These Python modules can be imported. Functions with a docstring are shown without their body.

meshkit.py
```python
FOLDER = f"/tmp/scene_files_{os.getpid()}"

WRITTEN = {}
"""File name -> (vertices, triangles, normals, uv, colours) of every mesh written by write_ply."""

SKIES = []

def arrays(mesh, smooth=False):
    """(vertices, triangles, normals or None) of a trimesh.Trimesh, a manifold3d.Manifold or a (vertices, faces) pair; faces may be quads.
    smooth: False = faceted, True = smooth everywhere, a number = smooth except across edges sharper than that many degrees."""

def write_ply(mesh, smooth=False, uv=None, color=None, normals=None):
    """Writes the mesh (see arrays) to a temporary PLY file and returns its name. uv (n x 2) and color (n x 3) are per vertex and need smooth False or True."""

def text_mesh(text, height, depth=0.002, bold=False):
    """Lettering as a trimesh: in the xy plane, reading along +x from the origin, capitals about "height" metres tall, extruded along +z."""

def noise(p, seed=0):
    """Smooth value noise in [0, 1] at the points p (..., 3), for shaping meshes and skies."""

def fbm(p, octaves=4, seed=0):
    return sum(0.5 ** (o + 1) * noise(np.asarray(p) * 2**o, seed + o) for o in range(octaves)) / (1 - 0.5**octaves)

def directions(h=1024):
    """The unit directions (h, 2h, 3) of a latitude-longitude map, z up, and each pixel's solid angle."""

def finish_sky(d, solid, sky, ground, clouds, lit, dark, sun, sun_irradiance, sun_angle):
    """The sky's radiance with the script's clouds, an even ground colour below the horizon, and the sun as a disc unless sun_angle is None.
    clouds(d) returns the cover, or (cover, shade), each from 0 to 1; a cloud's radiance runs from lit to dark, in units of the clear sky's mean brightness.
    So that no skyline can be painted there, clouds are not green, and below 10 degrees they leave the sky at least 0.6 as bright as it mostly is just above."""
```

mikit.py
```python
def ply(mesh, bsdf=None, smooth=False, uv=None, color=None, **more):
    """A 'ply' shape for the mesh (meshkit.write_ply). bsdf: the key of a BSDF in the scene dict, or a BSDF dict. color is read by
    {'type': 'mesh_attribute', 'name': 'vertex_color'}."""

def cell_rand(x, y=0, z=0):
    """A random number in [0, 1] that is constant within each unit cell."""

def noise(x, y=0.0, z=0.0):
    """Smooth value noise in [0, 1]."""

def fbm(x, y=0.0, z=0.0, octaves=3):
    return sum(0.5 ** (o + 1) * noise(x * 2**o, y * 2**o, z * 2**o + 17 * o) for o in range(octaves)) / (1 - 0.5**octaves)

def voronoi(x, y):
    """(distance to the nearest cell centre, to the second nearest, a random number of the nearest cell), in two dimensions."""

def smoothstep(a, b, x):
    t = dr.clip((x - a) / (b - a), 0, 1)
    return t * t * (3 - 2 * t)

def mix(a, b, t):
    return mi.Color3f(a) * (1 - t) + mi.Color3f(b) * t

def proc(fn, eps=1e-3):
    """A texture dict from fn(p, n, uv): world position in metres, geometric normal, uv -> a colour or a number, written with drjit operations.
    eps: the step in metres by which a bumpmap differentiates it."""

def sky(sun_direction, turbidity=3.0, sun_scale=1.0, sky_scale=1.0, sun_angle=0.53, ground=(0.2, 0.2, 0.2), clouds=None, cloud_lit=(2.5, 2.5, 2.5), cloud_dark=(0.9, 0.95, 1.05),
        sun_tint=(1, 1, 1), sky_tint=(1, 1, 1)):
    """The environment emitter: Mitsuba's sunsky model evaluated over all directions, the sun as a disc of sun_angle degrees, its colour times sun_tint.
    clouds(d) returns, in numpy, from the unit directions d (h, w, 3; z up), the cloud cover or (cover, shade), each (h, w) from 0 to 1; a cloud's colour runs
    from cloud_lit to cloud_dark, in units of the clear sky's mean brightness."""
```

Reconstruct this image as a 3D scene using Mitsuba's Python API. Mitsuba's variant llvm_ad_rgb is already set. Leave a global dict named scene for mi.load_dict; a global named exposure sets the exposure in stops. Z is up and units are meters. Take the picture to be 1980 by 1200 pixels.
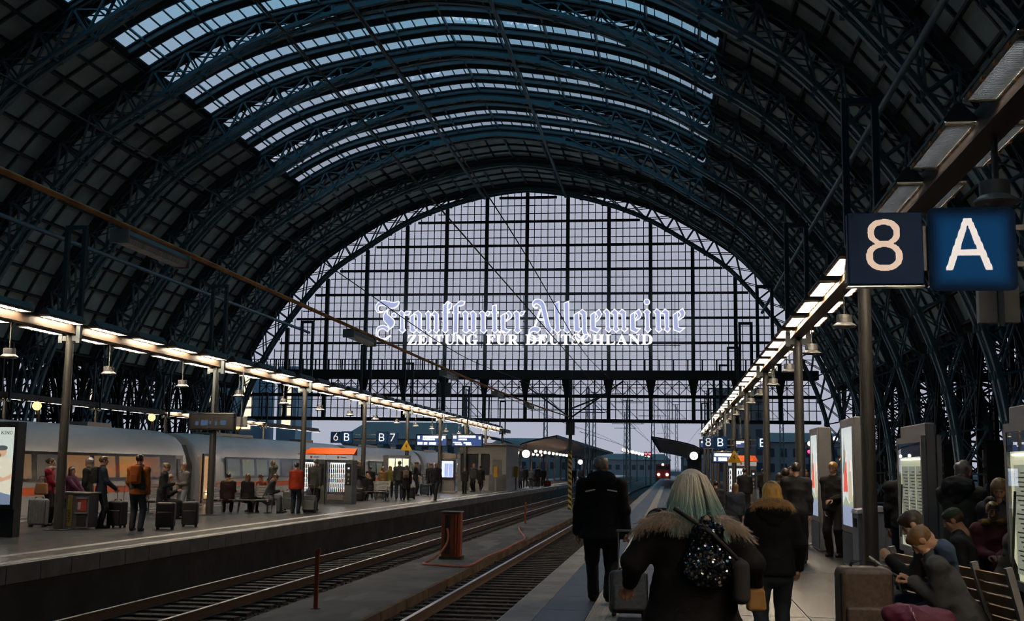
import math, numpy as np, trimesh, mitsuba as mi, mikit
import drjit as dr
from mikit import proc, noise, fbm, smoothstep, mix
def dr_lt(v): return dr.select(v - dr.floor(v) < 0.5, mi.Float(1), mi.Float(0))
from meshkit import noise as mnoise, fbm as mfbm, text_mesh
from shapely.geometry import Polygon, LineString, Point, box as sbox
from shapely.ops import unary_union
from shapely import affinity
T = mi.ScalarTransform4f
def ply(mesh, bsdf=None, smooth=False, **k): return mikit.ply(mesh, 'mat_' + bsdf if isinstance(bsdf, str) else bsdf, smooth, **k)
scene, labels = {}, {}
rng = np.random.default_rng(7)

# ---------------------------------------------------------------- camera, sky, exposure
exposure = 0.4
EYE = np.array([0, 0, 1.65])
scene['camera'] = {'type': 'perspective', 'fov': 47.5, 'fov_axis': 'x', 'near_clip': 0.1, 'far_clip': 3000.0,
    'to_world': T().look_at(origin=EYE.tolist(), target=(EYE + [-0.13418833, 0.981887, 0.1337588]).tolist(), up=[0.00424014, -0.13440942, 0.99091681])}
scene['camera']['fov'] = 2 * math.degrees(math.atan(990 / 2250.0))
def dusk(d):
    el = np.degrees(np.arcsin(np.clip(d[..., 2], -1, 1)))
    n = mfbm(d * [2.5, 2.5, 7.0], 4, seed=3)
    up = np.clip((el - 11.0) / 18.0, 0, 1)
    return np.ones(el.shape), np.clip(up * up * (3 - 2 * up) * 0.9 + (n - 0.5) * 0.22, 0, 1)
scene['sky'] = mikit.sky([0.0, -1.0, 0.06], turbidity=4, sun_scale=0.0, sky_scale=13.0, clouds=dusk, ground=(0.1, 0.1, 0.11),
                         cloud_lit=(0.86, 0.905, 1.10), cloud_dark=(0.17, 0.82, 1.24))

scene['sky']['sampling_weight'] = 30.0

# ---------------------------------------------------------------- helpers
_used, _count = set(), {}
def numbered(name):
    if name not in _used: _used.add(name); return name
    i = _count.get(name, 0) + 1
    while f'{name}_{i:03d}' in _used: i += 1
    _count[name] = i; _used.add(f'{name}_{i:03d}')
    return f'{name}_{i:03d}'
def thing(name, label=None, cat=None, group=None, kind=None):
    k = numbered(name); d = {}
    if label: d['label'] = label
    if cat: d['category'] = cat
    if group: d['group'] = group
    if kind: d['kind'] = kind
    labels[k] = d
    return k
def part(parent, name, shape, label=None, kind=None):
    k = numbered(parent + '__' + name); scene[k] = shape
    d = {}
    if label: d['label'] = label
    if kind: d['kind'] = kind
    if d: labels[k] = d
    return k
def solo(name, shape, label=None, cat=None, group=None, kind=None):
    k = thing(name, label, cat, group, kind); scene[k] = shape; return k
def moved(shape, m):
    s = dict(shape); s['to_world'] = m @ shape['to_world'] if 'to_world' in shape else m; return s

BOXF = np.array([[0,2,3],[0,3,1],[4,5,7],[4,7,6],[0,1,5],[0,5,4],[2,6,7],[2,7,3],[0,4,6],[0,6,2],[1,3,7],[1,7,5]])[:, ::-1]
CORN = np.array([[x, y, z] for x in (-1, 1) for y in (-1, 1) for z in (-1, 1)], float) / 2
class MB:
    """collects boxes, bars and tubes into one mesh"""
    def __init__(s): s.v, s.f, s.n = [], [], 0
    def add(s, v, f):
        v = np.asarray(v, float).reshape(-1, 3); s.v.append(v); s.f.append(np.asarray(f) + s.n); s.n += len(v); return s
    def mesh(s, m): return s.add(m.vertices, m.faces)
    def box(s, x0, x1, y0, y1, z0, z1):
        c = np.array([(x0+x1)/2, (y0+y1)/2, (z0+z1)/2]); return s.add(CORN * [x1-x0, y1-y0, z1-z0] + c, BOXF)
    def bars(s, P, Q, w, h=None, up=(0, 0, 1)):
        P, Q = np.atleast_2d(np.asarray(P, float)), np.atleast_2d(np.asarray(Q, float)); h = w if h is None else h
        d = Q - P; L = np.linalg.norm(d, axis=1, keepdims=True); d = d / np.maximum(L, 1e-9)
        up = np.broadcast_to(np.asarray(up, float), d.shape)
        a = np.cross(d, up); n = np.linalg.norm(a, axis=1, keepdims=True)
        a = np.where(n > 1e-3, a / np.maximum(n, 1e-9), np.cross(d, [1.0, 0.02, 0])); a /= np.linalg.norm(a, axis=1, keepdims=True)
        b = np.cross(a, d)
        V = ((P + Q) / 2)[:, None] + CORN[None, :, 0:1] * (a * w)[:, None] + CORN[None, :, 1:2] * (d * L)[:, None] + CORN[None, :, 2:3] * (b * h)[:, None]
        F = BOXF[None] + 8 * np.arange(len(P))[:, None, None]
        return s.add(V, F.reshape(-1, 3))
    def tube(s, pts, r, sides=8, cap=True):
        p = np.asarray(pts, float); r = np.broadcast_to(np.asarray(r, float), (len(p),))
        t = np.gradient(p, axis=0); t /= np.linalg.norm(t, axis=1, keepdims=True) + 1e-12
        ref = np.array([0, 0, 1.0]) if abs(t[0][2]) < 0.9 else np.array([1.0, 0, 0])
        a = np.cross(t, ref); a /= np.linalg.norm(a, axis=1, keepdims=True) + 1e-12; b = np.cross(t, a)
        g = np.arange(sides) * 2 * np.pi / sides
        V = p[:, None] + r[:, None, None] * (np.cos(g)[None, :, None] * a[:, None] + np.sin(g)[None, :, None] * b[:, None])
        i, j = np.meshgrid(np.arange(len(p) - 1), np.arange(sides), indexing='ij')
        q = np.stack([i*sides+j, i*sides+(j+1) % sides, (i+1)*sides+(j+1) % sides, (i+1)*sides+j], -1).reshape(-1, 4)
        F = [np.vstack([q[:, [0, 1, 2]], q[:, [0, 2, 3]]])]
        V = V.reshape(-1, 3)
        if cap:
            n = len(V); V = np.vstack([V, p[:1], p[-1:]]); k = np.arange(sides); l = (len(p)-1)*sides
            F += [np.stack([k*0+n, (k+1) % sides, k], 1), np.stack([k*0+n+1, l+k, l+(k+1) % sides], 1)]
        return s.add(V, np.vstack(F))
    def lathe(s, prof, c=(0, 0, 0), n=20):
        prof = np.asarray(prof, float); g = np.arange(n) * 2 * np.pi / n
        V = np.stack([prof[:, 0:1]*np.cos(g), prof[:, 0:1]*np.sin(g), np.repeat(prof[:, 1:2], n, 1)], -1).reshape(-1, 3) + np.asarray(c, float)
        i, j = np.meshgrid(np.arange(len(prof)-1), np.arange(n), indexing='ij')
        q = np.stack([i*n+j, i*n+(j+1) % n, (i+1)*n+(j+1) % n, (i+1)*n+j], -1).reshape(-1, 4)
        return s.add(V, np.vstack([q[:, [0, 1, 2]], q[:, [0, 2, 3]]]))
    def prism(s, poly, h, m=None):
        """extrudes a shapely polygon by h along +z, then maps with the 4x4 m"""
        for g in getattr(poly, 'geoms', [poly]):
            if g.is_empty or g.area < 1e-9: continue
            e = trimesh.creation.extrude_polygon(g, h, engine='earcut')
            if m is not None: e.apply_transform(m)
            s.mesh(e)
        return s
    def arr(s): return (np.vstack(s.v), np.vstack(s.f))
    def ply(s, bsdf, smooth=False, **k): return ply(s.arr(), bsdf, smooth, **k)
def mat4(o, x, y, z):
    m = np.eye(4); m[:3, 0], m[:3, 1], m[:3, 2], m[:3, 3] = x, y, z, o; return m
def rbox(sx, sy, sz, r=0.02, n=3):
    """rounded box centred on the origin"""
    import manifold3d
    s = manifold3d.Manifold.sphere(r, 4 * n)
    m = manifold3d.Manifold.batch_hull([s.translate([x*(sx/2-r), y*(sy/2-r), z*(sz/2-r)]) for x in (-1, 1) for y in (-1, 1) for z in (-1, 1)])
    a = m.to_mesh(); return trimesh.Trimesh(np.asarray(a.vert_properties)[:, :3], np.asarray(a.tri_verts), process=False)
def sweep_y(poly, y0, y1):
    """a polygon of (x, z) swept from y0 to y1"""
    e = trimesh.creation.extrude_polygon(poly, y1 - y0, engine='earcut')
    e.apply_transform(np.array([[1, 0, 0, 0], [0, 0, -1, y1], [0, 1, 0, 0], [0, 0, 0, 1.0]])); return e

# ---------------------------------------------------------------- materials
def rgb(c): return {'type': 'rgb', 'value': list(map(float, c))}
def mat(key, color, rough=0.6, metal=0.0, spec=0.5, **k):
    b = {'type': 'principled', 'base_color': color if isinstance(color, dict) else rgb(color), 'roughness': rough, 'metallic': metal, 'specular': spec, **k}
    scene['mat_' + key] = {'type': 'twosided', 'bsdf': b}; return key
def lamp(shape, color, weight=0.02):  # adds light to a shape dict; weight: how often the renderer samples it
    shape['emitter'] = {'type': 'area', 'radiance': rgb(color), 'sampling_weight': weight}; return shape
def speckle(c0, c1, s, oct=3):
    return proc(lambda p, n, uv: mix(c0, c1, smoothstep(0.3, 0.7, fbm(p.x*s, p.y*s, p.z*s, oct))))
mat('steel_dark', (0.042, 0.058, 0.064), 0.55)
mat('steel_blue_skylit', (0.12, 0.21, 0.25), 0.5)  # teal of the skylight is put into this base colour
mat('steel_post', (0.0297, 0.0297, 0.02835), 0.45)
mat('steel_light', (0.18, 0.18, 0.174), 0.45)
mat('pier_iron', (0.015, 0.0186, 0.0204), 0.55)
mat('iron_black', (0.02, 0.023, 0.025), 0.5)
mat('roof_panel', speckle((0.3494, 0.4693, 0.4637), (0.4493, 0.579, 0.5646), 0.9), 0.85)
mat('roof_panel_worn', speckle((0.2662, 0.3594, 0.3629), (0.391, 0.4991, 0.489), 0.7), 0.85)
mat('roof_skin', (0.03, 0.035, 0.04), 0.8)
mat('white_metal', (0.36, 0.36, 0.348), 0.4)
mat('grey_metal', (0.132, 0.135, 0.138), 0.42)
mat('chrome', (0.6, 0.6, 0.6), 0.2, 1.0)
mat('black_plastic', (0.012, 0.012, 0.013), 0.45)
mat('rubber', (0.01, 0.01, 0.01), 0.8)
mat('rust_orange', speckle((0.63, 0.252, 0.084), (0.945, 0.42, 0.147), 3.0), 0.7)
mat('sign_blue', (0.006, 0.035, 0.115), 0.5, spec=0.15)
mat('letter_white', (0.75, 0.72, 0.68), 0.5)
mat('black_matt', (0.008, 0.008, 0.009), 0.9)
scene['mat_glass'] = {'type': 'thindielectric', 'int_ior': 1.5}
scene['mat_glow_dark'] = {'type': 'diffuse', 'reflectance': rgb((0.01, 0.02, 0.04))}
scene['mat_glow'] = {'type': 'diffuse', 'reflectance': rgb((0.5, 0.5, 0.5))}
BOXQ = np.array([[0,1,2],[0,2,3],[4,6,5],[4,7,6],[0,5,1],[0,4,5],[1,6,2],[1,5,6],[2,7,3],[2,6,7],[3,4,0],[3,7,4]])
def up_xz(y): return np.array([[1, 0, 0, 0], [0, 0, -1, y], [0, 1, 0, 0], [0, 0, 0, 1.0]])
# ---------------------------------------------------------------- the hall: arch curve
XC, MOD, YF = -13.9, 9.45, 112.4
TR = [110.6 - MOD * k for k in range(14)]          # trusses, from the end wall towards the camera
_r = np.array([0, 4, 8.1, 12.2, 16.25, 19.2, 21.5, 24.1, 26.05, 27.9, 28.45, 28.7, 28.8])
_z = np.array([28.55, 28.05, 26.95, 25.25, 22.75, 20.75, 18.35, 14.95, 11.65, 7.1, 4.5, 2.0, -1.0])
from scipy.interpolate import CubicSpline
_t = np.r_[0, np.cumsum(np.hypot(np.diff(_r), np.diff(_z)))]
_cx, _cz = CubicSpline(_t, _r, bc_type=((1, 1.0), 'not-a-knot')), CubicSpline(_t, _z, bc_type=((1, -0.04), 'not-a-knot'))
SMAX = _t[-1]
def depth(s): a = np.clip((np.abs(s) - 2.0) / 15.0, 0, 1); return 0.5 + 1.15 * a * a * (3 - 2 * a)
def arch(s, off=0.0):
    """(x, z) at the signed arc length s from the crown, off metres outwards"""
    s = np.asarray(s, float); a = np.abs(s); sg = np.where(s < 0, -1, 1)
    x, z = _cx(a), _cz(a); dx, dz = _cx(a, 1), _cz(a, 1); l = np.hypot(dx, dz)
    return np.stack([XC + sg * (x + off * -dz / l), z + off * dx / l], -1)
def at(xz, y): xz = np.asarray(xz); return np.concatenate([xz[..., :1], np.full(xz[..., :1].shape, float(y)), xz[..., 1:]], -1)
def ribbon(mb, s, off, y, w, h):
    """an arc beam of width w (along y) and radial height h, centred off metres outside the arch"""
    s = np.asarray(s, float); off = np.broadcast_to(off, s.shape)
    A, B = arch(s, off - h/2), arch(s, off + h/2)
    V = np.stack([at(A, y - w/2), at(A, y + w/2), at(B, y + w/2), at(B, y - w/2)], 1).reshape(-1, 3)
    i = np.arange(len(s) - 1)[:, None, None] * 4
    q = np.array([[0, 1, 5, 4], [1, 2, 6, 5], [2, 3, 7, 6], [3, 0, 4, 7]])[None] + i
    q = q.reshape(-1, 4); e = 4 * (len(s) - 1)
    mb.add(V, np.vstack([q[:, [0, 2, 1]], q[:, [0, 3, 2]], [[0, 2, 1], [0, 3, 2], [e, e+1, e+2], [e, e+2, e+3]]])); return mb

# trusses: built once at y = 0
S = np.linspace(-SMAX, SMAX, 81)
lo, hi = MB(), MB()
for dy in (-0.42, 0.42):
    ribbon(lo, S, 0.0, dy, 0.30, 0.10); ribbon(lo, S, 0.12, dy, 0.05, 0.22)
    ribbon(hi, S, depth(S), dy, 0.32, 0.10); ribbon(hi, S, depth(S) - 0.12, dy, 0.05, 0.22)
web, gus, batt = MB(), MB(), MB()
NP = 42
ss = np.linspace(-SMAX + 0.4, SMAX - 0.4, NP)
keep = np.abs(ss) > 5.0
L0, U0 = arch(ss, 0.05), arch(ss, depth(ss) - 0.05)
for dy in (-0.42, 0.42):
    web.bars(at(L0[keep], dy), at(U0[keep], dy), 0.10, 0.10)
    for i in range(NP - 1):
        if abs(ss[i] + ss[i+1]) / 2 < 5.0: continue
        a, b = (i, i+1) if ss[i] < 0 else (i+1, i)
        for e in (-0.06, 0.06):
            t = np.array([0.0, e, 0.0])
            web.bars(at(L0[a], dy + e) , at(U0[b], dy + e), 0.06, 0.08)
        web.bars(at(U0[a], dy), at(L0[b], dy), 0.05, 0.07)
# cross bracing between the two planes, under the lower and the upper chords
for off in (0.0, 1):
    Q = L0 if off == 0 else U0
    for i in range(NP - 1):
        batt.bars(at(Q[i], -0.42), at(Q[i+1], 0.42), 0.06, 0.05); batt.bars(at(Q[i], 0.42), at(Q[i+1], -0.42), 0.06, 0.05)
    batt.bars(at(Q, -0.42), at(Q, 0.42), 0.08, 0.08)
crown = MB()
sc = np.linspace(-5.6, 5.6, 17)
for dy in (-0.42, 0.42): ribbon(crown, sc, depth(sc)/2, dy, 0.03, 0.34)
for i in range(NP):
    if keep[i]:
        for dy in (-0.42, 0.42):
            for c in (L0[i], U0[i]): gus.box(c[0]-0.2, c[0]+0.2, dy-0.03, dy+0.03, c[1]-0.17, c[1]+0.17)
ONES = ['', 'first', 'second', 'third', 'fourth', 'fifth', 'sixth', 'seventh', 'eighth', 'ninth']
def nth(k):
    return ORD[k] if k < 20 else ('twenty-', 'thirty-', 'forty-')[(k+1)//10 - 2] + ONES[(k+1) % 10] if (k+1) % 10 else ('twentieth', 'thirtieth', 'fortieth')[(k+1)//10 - 2]
ORD = ['first', 'second', 'third', 'fourth', 'fifth', 'sixth', 'seventh', 'eighth', 'ninth', 'tenth', 'eleventh', 'twelfth', 'thirteenth', 'fourteenth', 'fifteenth', 'sixteenth', 'seventeenth', 'eighteenth', 'nineteenth', 'twentieth']
tp = dict(lower_chord=lo.ply('steel_blue_skylit'), upper_chord=hi.ply('steel_dark'), web_bars=web.ply('steel_blue_skylit'), chord_bracing=batt.ply('steel_blue_skylit'), gusset_plates=gus.ply('steel_blue_skylit'), crown_plate=crown.ply('steel_blue_skylit'))
for k, y in enumerate(TR[:11]):
    t = thing('arch_truss', f'{ORD[k]} riveted steel arch truss counted from the glazed end wall' if k else 'riveted steel arch truss standing right before the glazed end wall', 'roof truss', 'arch trusses of the hall roof')
    for n, p in tp.items(): part(t, n, moved(p, T().translate([0, y, 0])), kind='stuff' if n in ('web_bars', 'chord_bracing', 'gusset_plates') else None)

# roof
DECK = lambda s: depth(s) + 0.32
SKY_S = 16.6                                                      # the skylight reaches this far from the crown
def shell(mb, s0, s1, n, y0, y1, extra=0.1, th=0.08):
    s = np.linspace(s0, s1, n + 1)
    A, B = arch(s, DECK(s) + extra), arch(s, DECK(s) + extra + th)
    V = np.stack([at(A, y0), at(A, y1), at(B, y1), at(B, y0)], 1).reshape(-1, 3)
    i = np.arange(n)[:, None, None] * 4
    q = (np.array([[0, 1, 5, 4], [1, 2, 6, 5], [2, 3, 7, 6], [3, 0, 4, 7]])[None] + i).reshape(-1, 4); e = 4 * n
    mb.add(V, np.vstack([q[:, [0, 2, 1]], q[:, [0, 3, 2]], [[0, 2, 1], [0, 3, 2], [e, e+1, e+2], [e, e+2, e+3]]]))
labels['ceiling'] = {'kind': 'structure', 'label': 'barrel vaulted steel and glass roof of the train shed'}
_used.add('ceiling')
skin = MB()
Y1, Y0 = 112.2, -24.0
shell(skin, SKY_S, SMAX - 9.5, 26, Y0, Y1); shell(skin, -SMAX + 9.5, -SKY_S, 26, Y0, Y1)
ybays = [(TR[k+1], TR[k]) for k in range(13)]
shell(skin, -SKY_S, SKY_S, 26, ybays[1][0], Y1)                       # no skylight in the last two bays
shell(skin, -SKY_S, SKY_S, 26, Y0, ybays[-1][0])
# opaque sheets between the glazed strips: fractions of the bay that are glass
GL = [(0.12, 0.29), (0.44, 0.63), (0.76, 0.95)]
for (a, b) in ybays[2:]:
    e = [0.0] + [v for g in GL for v in g] + [1.0]
    for j in range(0, len(e), 2): shell(skin, -SKY_S, SKY_S, 26, a + e[j]*(b-a), a + e[j+1]*(b-a), 0.0, 0.1)
part('ceiling', 'roof_skin', skin.ply('roof_skin'))
# girders along both sides of every glazed strip and rafters under the boarded parts
gird, rib_ = MB(), MB()
for kb, (a, b) in enumerate(ybays[:11]):
    s = np.linspace(-SKY_S, SKY_S, 41); s2 = np.linspace(SKY_S, SMAX - 9.5, 25)
    if kb >= 2:
        for g in GL:
            for q, w in ((g[0] - 0.02, 0.12), (g[1] + 0.02, 0.12)):
                ribbon(gird, s, DECK(s) - 0.12, a + q*(b-a), w, 0.3)
    for q in ((0.31, 0.53, 0.75) if kb > 1 else (0.1, 0.32, 0.54, 0.76)):
        for sg in (-1, 1): ribbon(rib_, sg * s2[::sg], DECK(s2) - 0.02, a + q*(b-a), 0.14, 0.2)
        if kb < 2: ribbon(rib_, s, DECK(s) - 0.02, a + q*(b-a), 0.14, 0.2)
part('ceiling', 'girders', gird.ply('steel_blue_skylit'), kind='stuff'); part('ceiling', 'rafters', rib_.ply('steel_dark'), kind='stuff')
# purlins along the hall: each its own part
PP = 1.55
sp = np.arange(-int((SMAX - 9.5) / PP), int((SMAX - 9.5) / PP) + 1) * PP
for s in sp:
    sky_z = abs(s) < SKY_S - 0.3
    if sky_z and round(s / PP) % 2: continue
    for (ya, yb) in [(Y0, ybays[1][0]), (ybays[1][0], Y1)] if sky_z else [(Y0, Y1)]:
        m = MB(); p = arch(s, DECK(s) - 0.10); q = arch(s, DECK(s) + 0.1) - p; q /= np.linalg.norm(q)
        m.bars([[p[0], ya, p[1]]], [[p[0], yb, p[1]]], 0.10, 0.22, up=(q[0], 0, q[1])); part('ceiling', 'purlin', m.ply('steel_blue_skylit' if sky_z else 'steel_dark'))  # purlins under the skylight take the sky-tinted copy of the steel
# boards of the closed parts, one by one
def slab(w, l, th=0.05): m = MB(); m.box(-w/2, w/2, -l/2, l/2, -th/2, th/2); return m
cells = []
for kb, (a, b) in enumerate(ybays[:9]):
    rows = [(0.10, 0.31), (0.31, 0.53), (0.53, 0.75), (0.75, 0.95)] if kb > 1 else [(0.10, 0.32), (0.32, 0.54), (0.54, 0.76), (0.76, 0.96)]
    for s in sp[:-1] + PP/2:
        if abs(s) < SKY_S and kb >= 2: continue
        for (u, v) in rows: cells.append((a + (u+v)/2*(b-a), (v-u)*(b-a) - 0.16, s))
cells = [c for c in cells if c[0] > 36]
cells.sort(key=lambda c: (c[0] > 95 and abs(c[2]) > 14, abs(c[0] - 66)))
pw = {}
rest = MB()
for i, (y, l, s) in enumerate(cells):
    p = arch(s, DECK(s) + 0.05); q = arch(s, DECK(s) + 1.05) - p; x = np.array([q[1], 0, -q[0]]); z = np.array([q[0], 0, q[1]])
    m = mat4([p[0], y, p[1]], x, [0, 1, 0], z)
    if i < 300:
        key = (round(l, 3), i % 3 == 0)
        if key not in pw: pw[key] = slab(PP - 0.12, l).ply('roof_panel_worn' if key[1] else 'roof_panel')
        sh = dict(pw[key]); sh['to_world'] = T(m.tolist()); part('ceiling', 'roof_panel', sh)
    else:
        v, f = slab(PP - 0.12, l).arr(); rest.add(v @ m[:3, :3].T + m[:3, 3], f)
part('ceiling', 'roof_panels', rest.ply('roof_panel'), kind='stuff')
# skylight panes, one by one, with bars between
PW = PP / 2
panes, bars = [], MB()
for kb, (a, b) in enumerate(ybays[2:], 2):
    for g in GL:
        y, l = a + (g[0]+g[1])/2*(b-a), (g[1]-g[0])*(b-a)
        for s in np.arange(-SKY_S + PW/2, SKY_S, PW): panes.append((y, l, s, kb))
        sb = np.arange(-SKY_S, SKY_S + 0.1, PW); p = arch(sb, DECK(sb) + 0.0)
        bars.bars(at(p, y - l/2), at(p, y + l/2), 0.055, 0.09)
part('ceiling', 'glazing_bars', bars.ply('steel_dark'), kind='stuff')
panes.sort(key=lambda c: (not (45 < c[0] < 96), abs(c[0] - 66)))
GB = {'type': 'ref', 'id': 'glass'}
prest = MB(); pp_ = {}
for i, (y, l, s, kb) in enumerate(panes):
    p = arch(s, DECK(s) + 0.03); q = arch(s, DECK(s) + 1.03) - p; x = np.array([q[1], 0, -q[0]]); z = np.array([q[0], 0, q[1]])
    m = mat4([p[0], y, p[1]], x, [0, 1, 0], z)
    quad = np.array([[-PW/2, -l/2, 0], [PW/2, -l/2, 0], [PW/2, l/2, 0], [-PW/2, l/2, 0]])
    if i < 300:
        key = round(l, 3)
        if key not in pp_: pp_[key] = ply((quad, np.array([[0, 1, 2], [0, 2, 3]])), 'glass')
        sh = dict(pp_[key]); sh['to_world'] = T(m.tolist()); part('ceiling', 'pane', sh)
    else: prest.add(quad @ m[:3, :3].T + m[:3, 3], [[0, 1, 2], [0, 2, 3]])
part('ceiling', 'panes', prest.ply('glass'), kind='stuff')

# two long tubes under the crown and two lower down the vault
for s, lb in ((-4.15, 'left one of the two long tubes under the crown of the roof'), (4.0, 'right one of the two long tubes under the crown of the roof')):
    p = arch(s, -0.22); solo('service_tube', MB().bars([[p[0], -5, p[1]]], [[p[0], 110.5, p[1]]], 0.2, 0.2).ply('steel_blue_skylit'), lb, 'tube')
for x, z, lb in ((-35.3, 14.6, 'long tube running along the lower left side of the vault'), (8.6, 16.4, 'long tube running along the lower right side of the vault')):
    solo('service_tube', MB().tube(np.array([[x, -5, z], [x, 50, z], [x, 110.5, z]]), 0.14).ply('steel_blue_skylit', True), lb, 'tube')

# ---------------------------------------------------------------- end wall with its glazing
labels['wall_far'] = {'kind': 'structure', 'label': 'glazed steel end wall of the train shed'}; _used.add('wall_far')
BW, RH, Z0 = 4.03, 2.42, 25.85                                    # bay width, row height, a main transom
def zin(x, off=0.25):
    s = np.linspace(0, SMAX, 800); c = arch(s, off); return np.interp(abs(x - XC), c[:, 0] - XC, c[:, 1])
ztr = [Z0 + RH] + [Z0 - RH * k for k in range(0, 6)]
for k in range(-6, 7):
    x = XC + k * BW; top = zin(x) if abs(k) < 7 else 8
    m = MB(); m.box(x-0.11, x+0.11, YF-0.35, YF+0.2, 6.2, top); m.box(x-0.18, x+0.18, YF-0.42, YF-0.35, 6.2, top)
    # flared bracket below the gallery
    m.add(np.array([[x-0.2, YF-0.6, 8.6], [x+0.2, YF-0.6, 8.6], [x+0.5, YF-0.6, 10.2], [x-0.5, YF-0.6, 10.2], [x-0.2, YF-0.3, 8.6], [x+0.2, YF-0.3, 8.6], [x+0.5, YF-0.3, 10.2], [x-0.5, YF-0.3, 10.2]]), [[0,1,2],[0,2,3],[4,6,5],[4,7,6],[0,3,7],[0,7,4],[1,5,6],[1,6,2]])
    part('wall_far', 'mullion', m.ply('steel_dark'))
def half(z): 
    s = np.linspace(0, SMAX, 800); c = arch(s, 0.0); return np.interp(-z, -c[:, 1], c[:, 0] - XC)
for z in ztr:
    h = half(z) + 0.1
    if h > 0.5: part('wall_far', 'transom', MB().box(XC-h, XC+h, YF-0.16, YF+0.1, z-0.11, z+0.11).ply('steel_dark'))
part('wall_far', 'transom', MB().box(XC-27.9, XC+27.9, YF-0.2, YF+0.1, 8.42, 8.62).ply('steel_dark'))
part('wall_far', 'bottom_beam', MB().box(XC-27.9, XC+27.9, YF-0.4, YF+0.2, 6.05, 6.38).ply('steel_dark'))
gm = MB(); gm.box(XC-27.6, XC+27.6, YF-1.7, YF+0.2, 10.15, 10.5); gm.box(XC-27.6, XC+27.6, YF-1.8, YF-1.6, 10.1, 10.95)
part('wall_far', 'gallery', gm.ply('steel_dark'))
rl = MB(); rl.bars([[XC-27.4, YF-1.7, 11.95]], [[XC+27.4, YF-1.7, 11.95]], 0.06); rl.bars([[XC-27.4, YF-1.7, 11.45]], [[XC+27.4, YF-1.7, 11.45]], 0.05)
xs = np.arange(XC-27.4, XC+27.5, BW/3); rl.bars(np.stack([xs, xs*0+YF-1.7, xs*0+10.9], 1), np.stack([xs, xs*0+YF-1.7, xs*0+12.0], 1), 0.13)
xs = np.arange(XC-27.4, XC-6, 0.42); rl.bars(np.stack([xs, xs*0+YF-1.7, xs*0+10.9], 1), np.stack([xs, xs*0+YF-1.7, xs*0+11.95], 1), 0.07)
part('wall_far', 'gallery_railing', rl.ply('steel_dark'))
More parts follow.
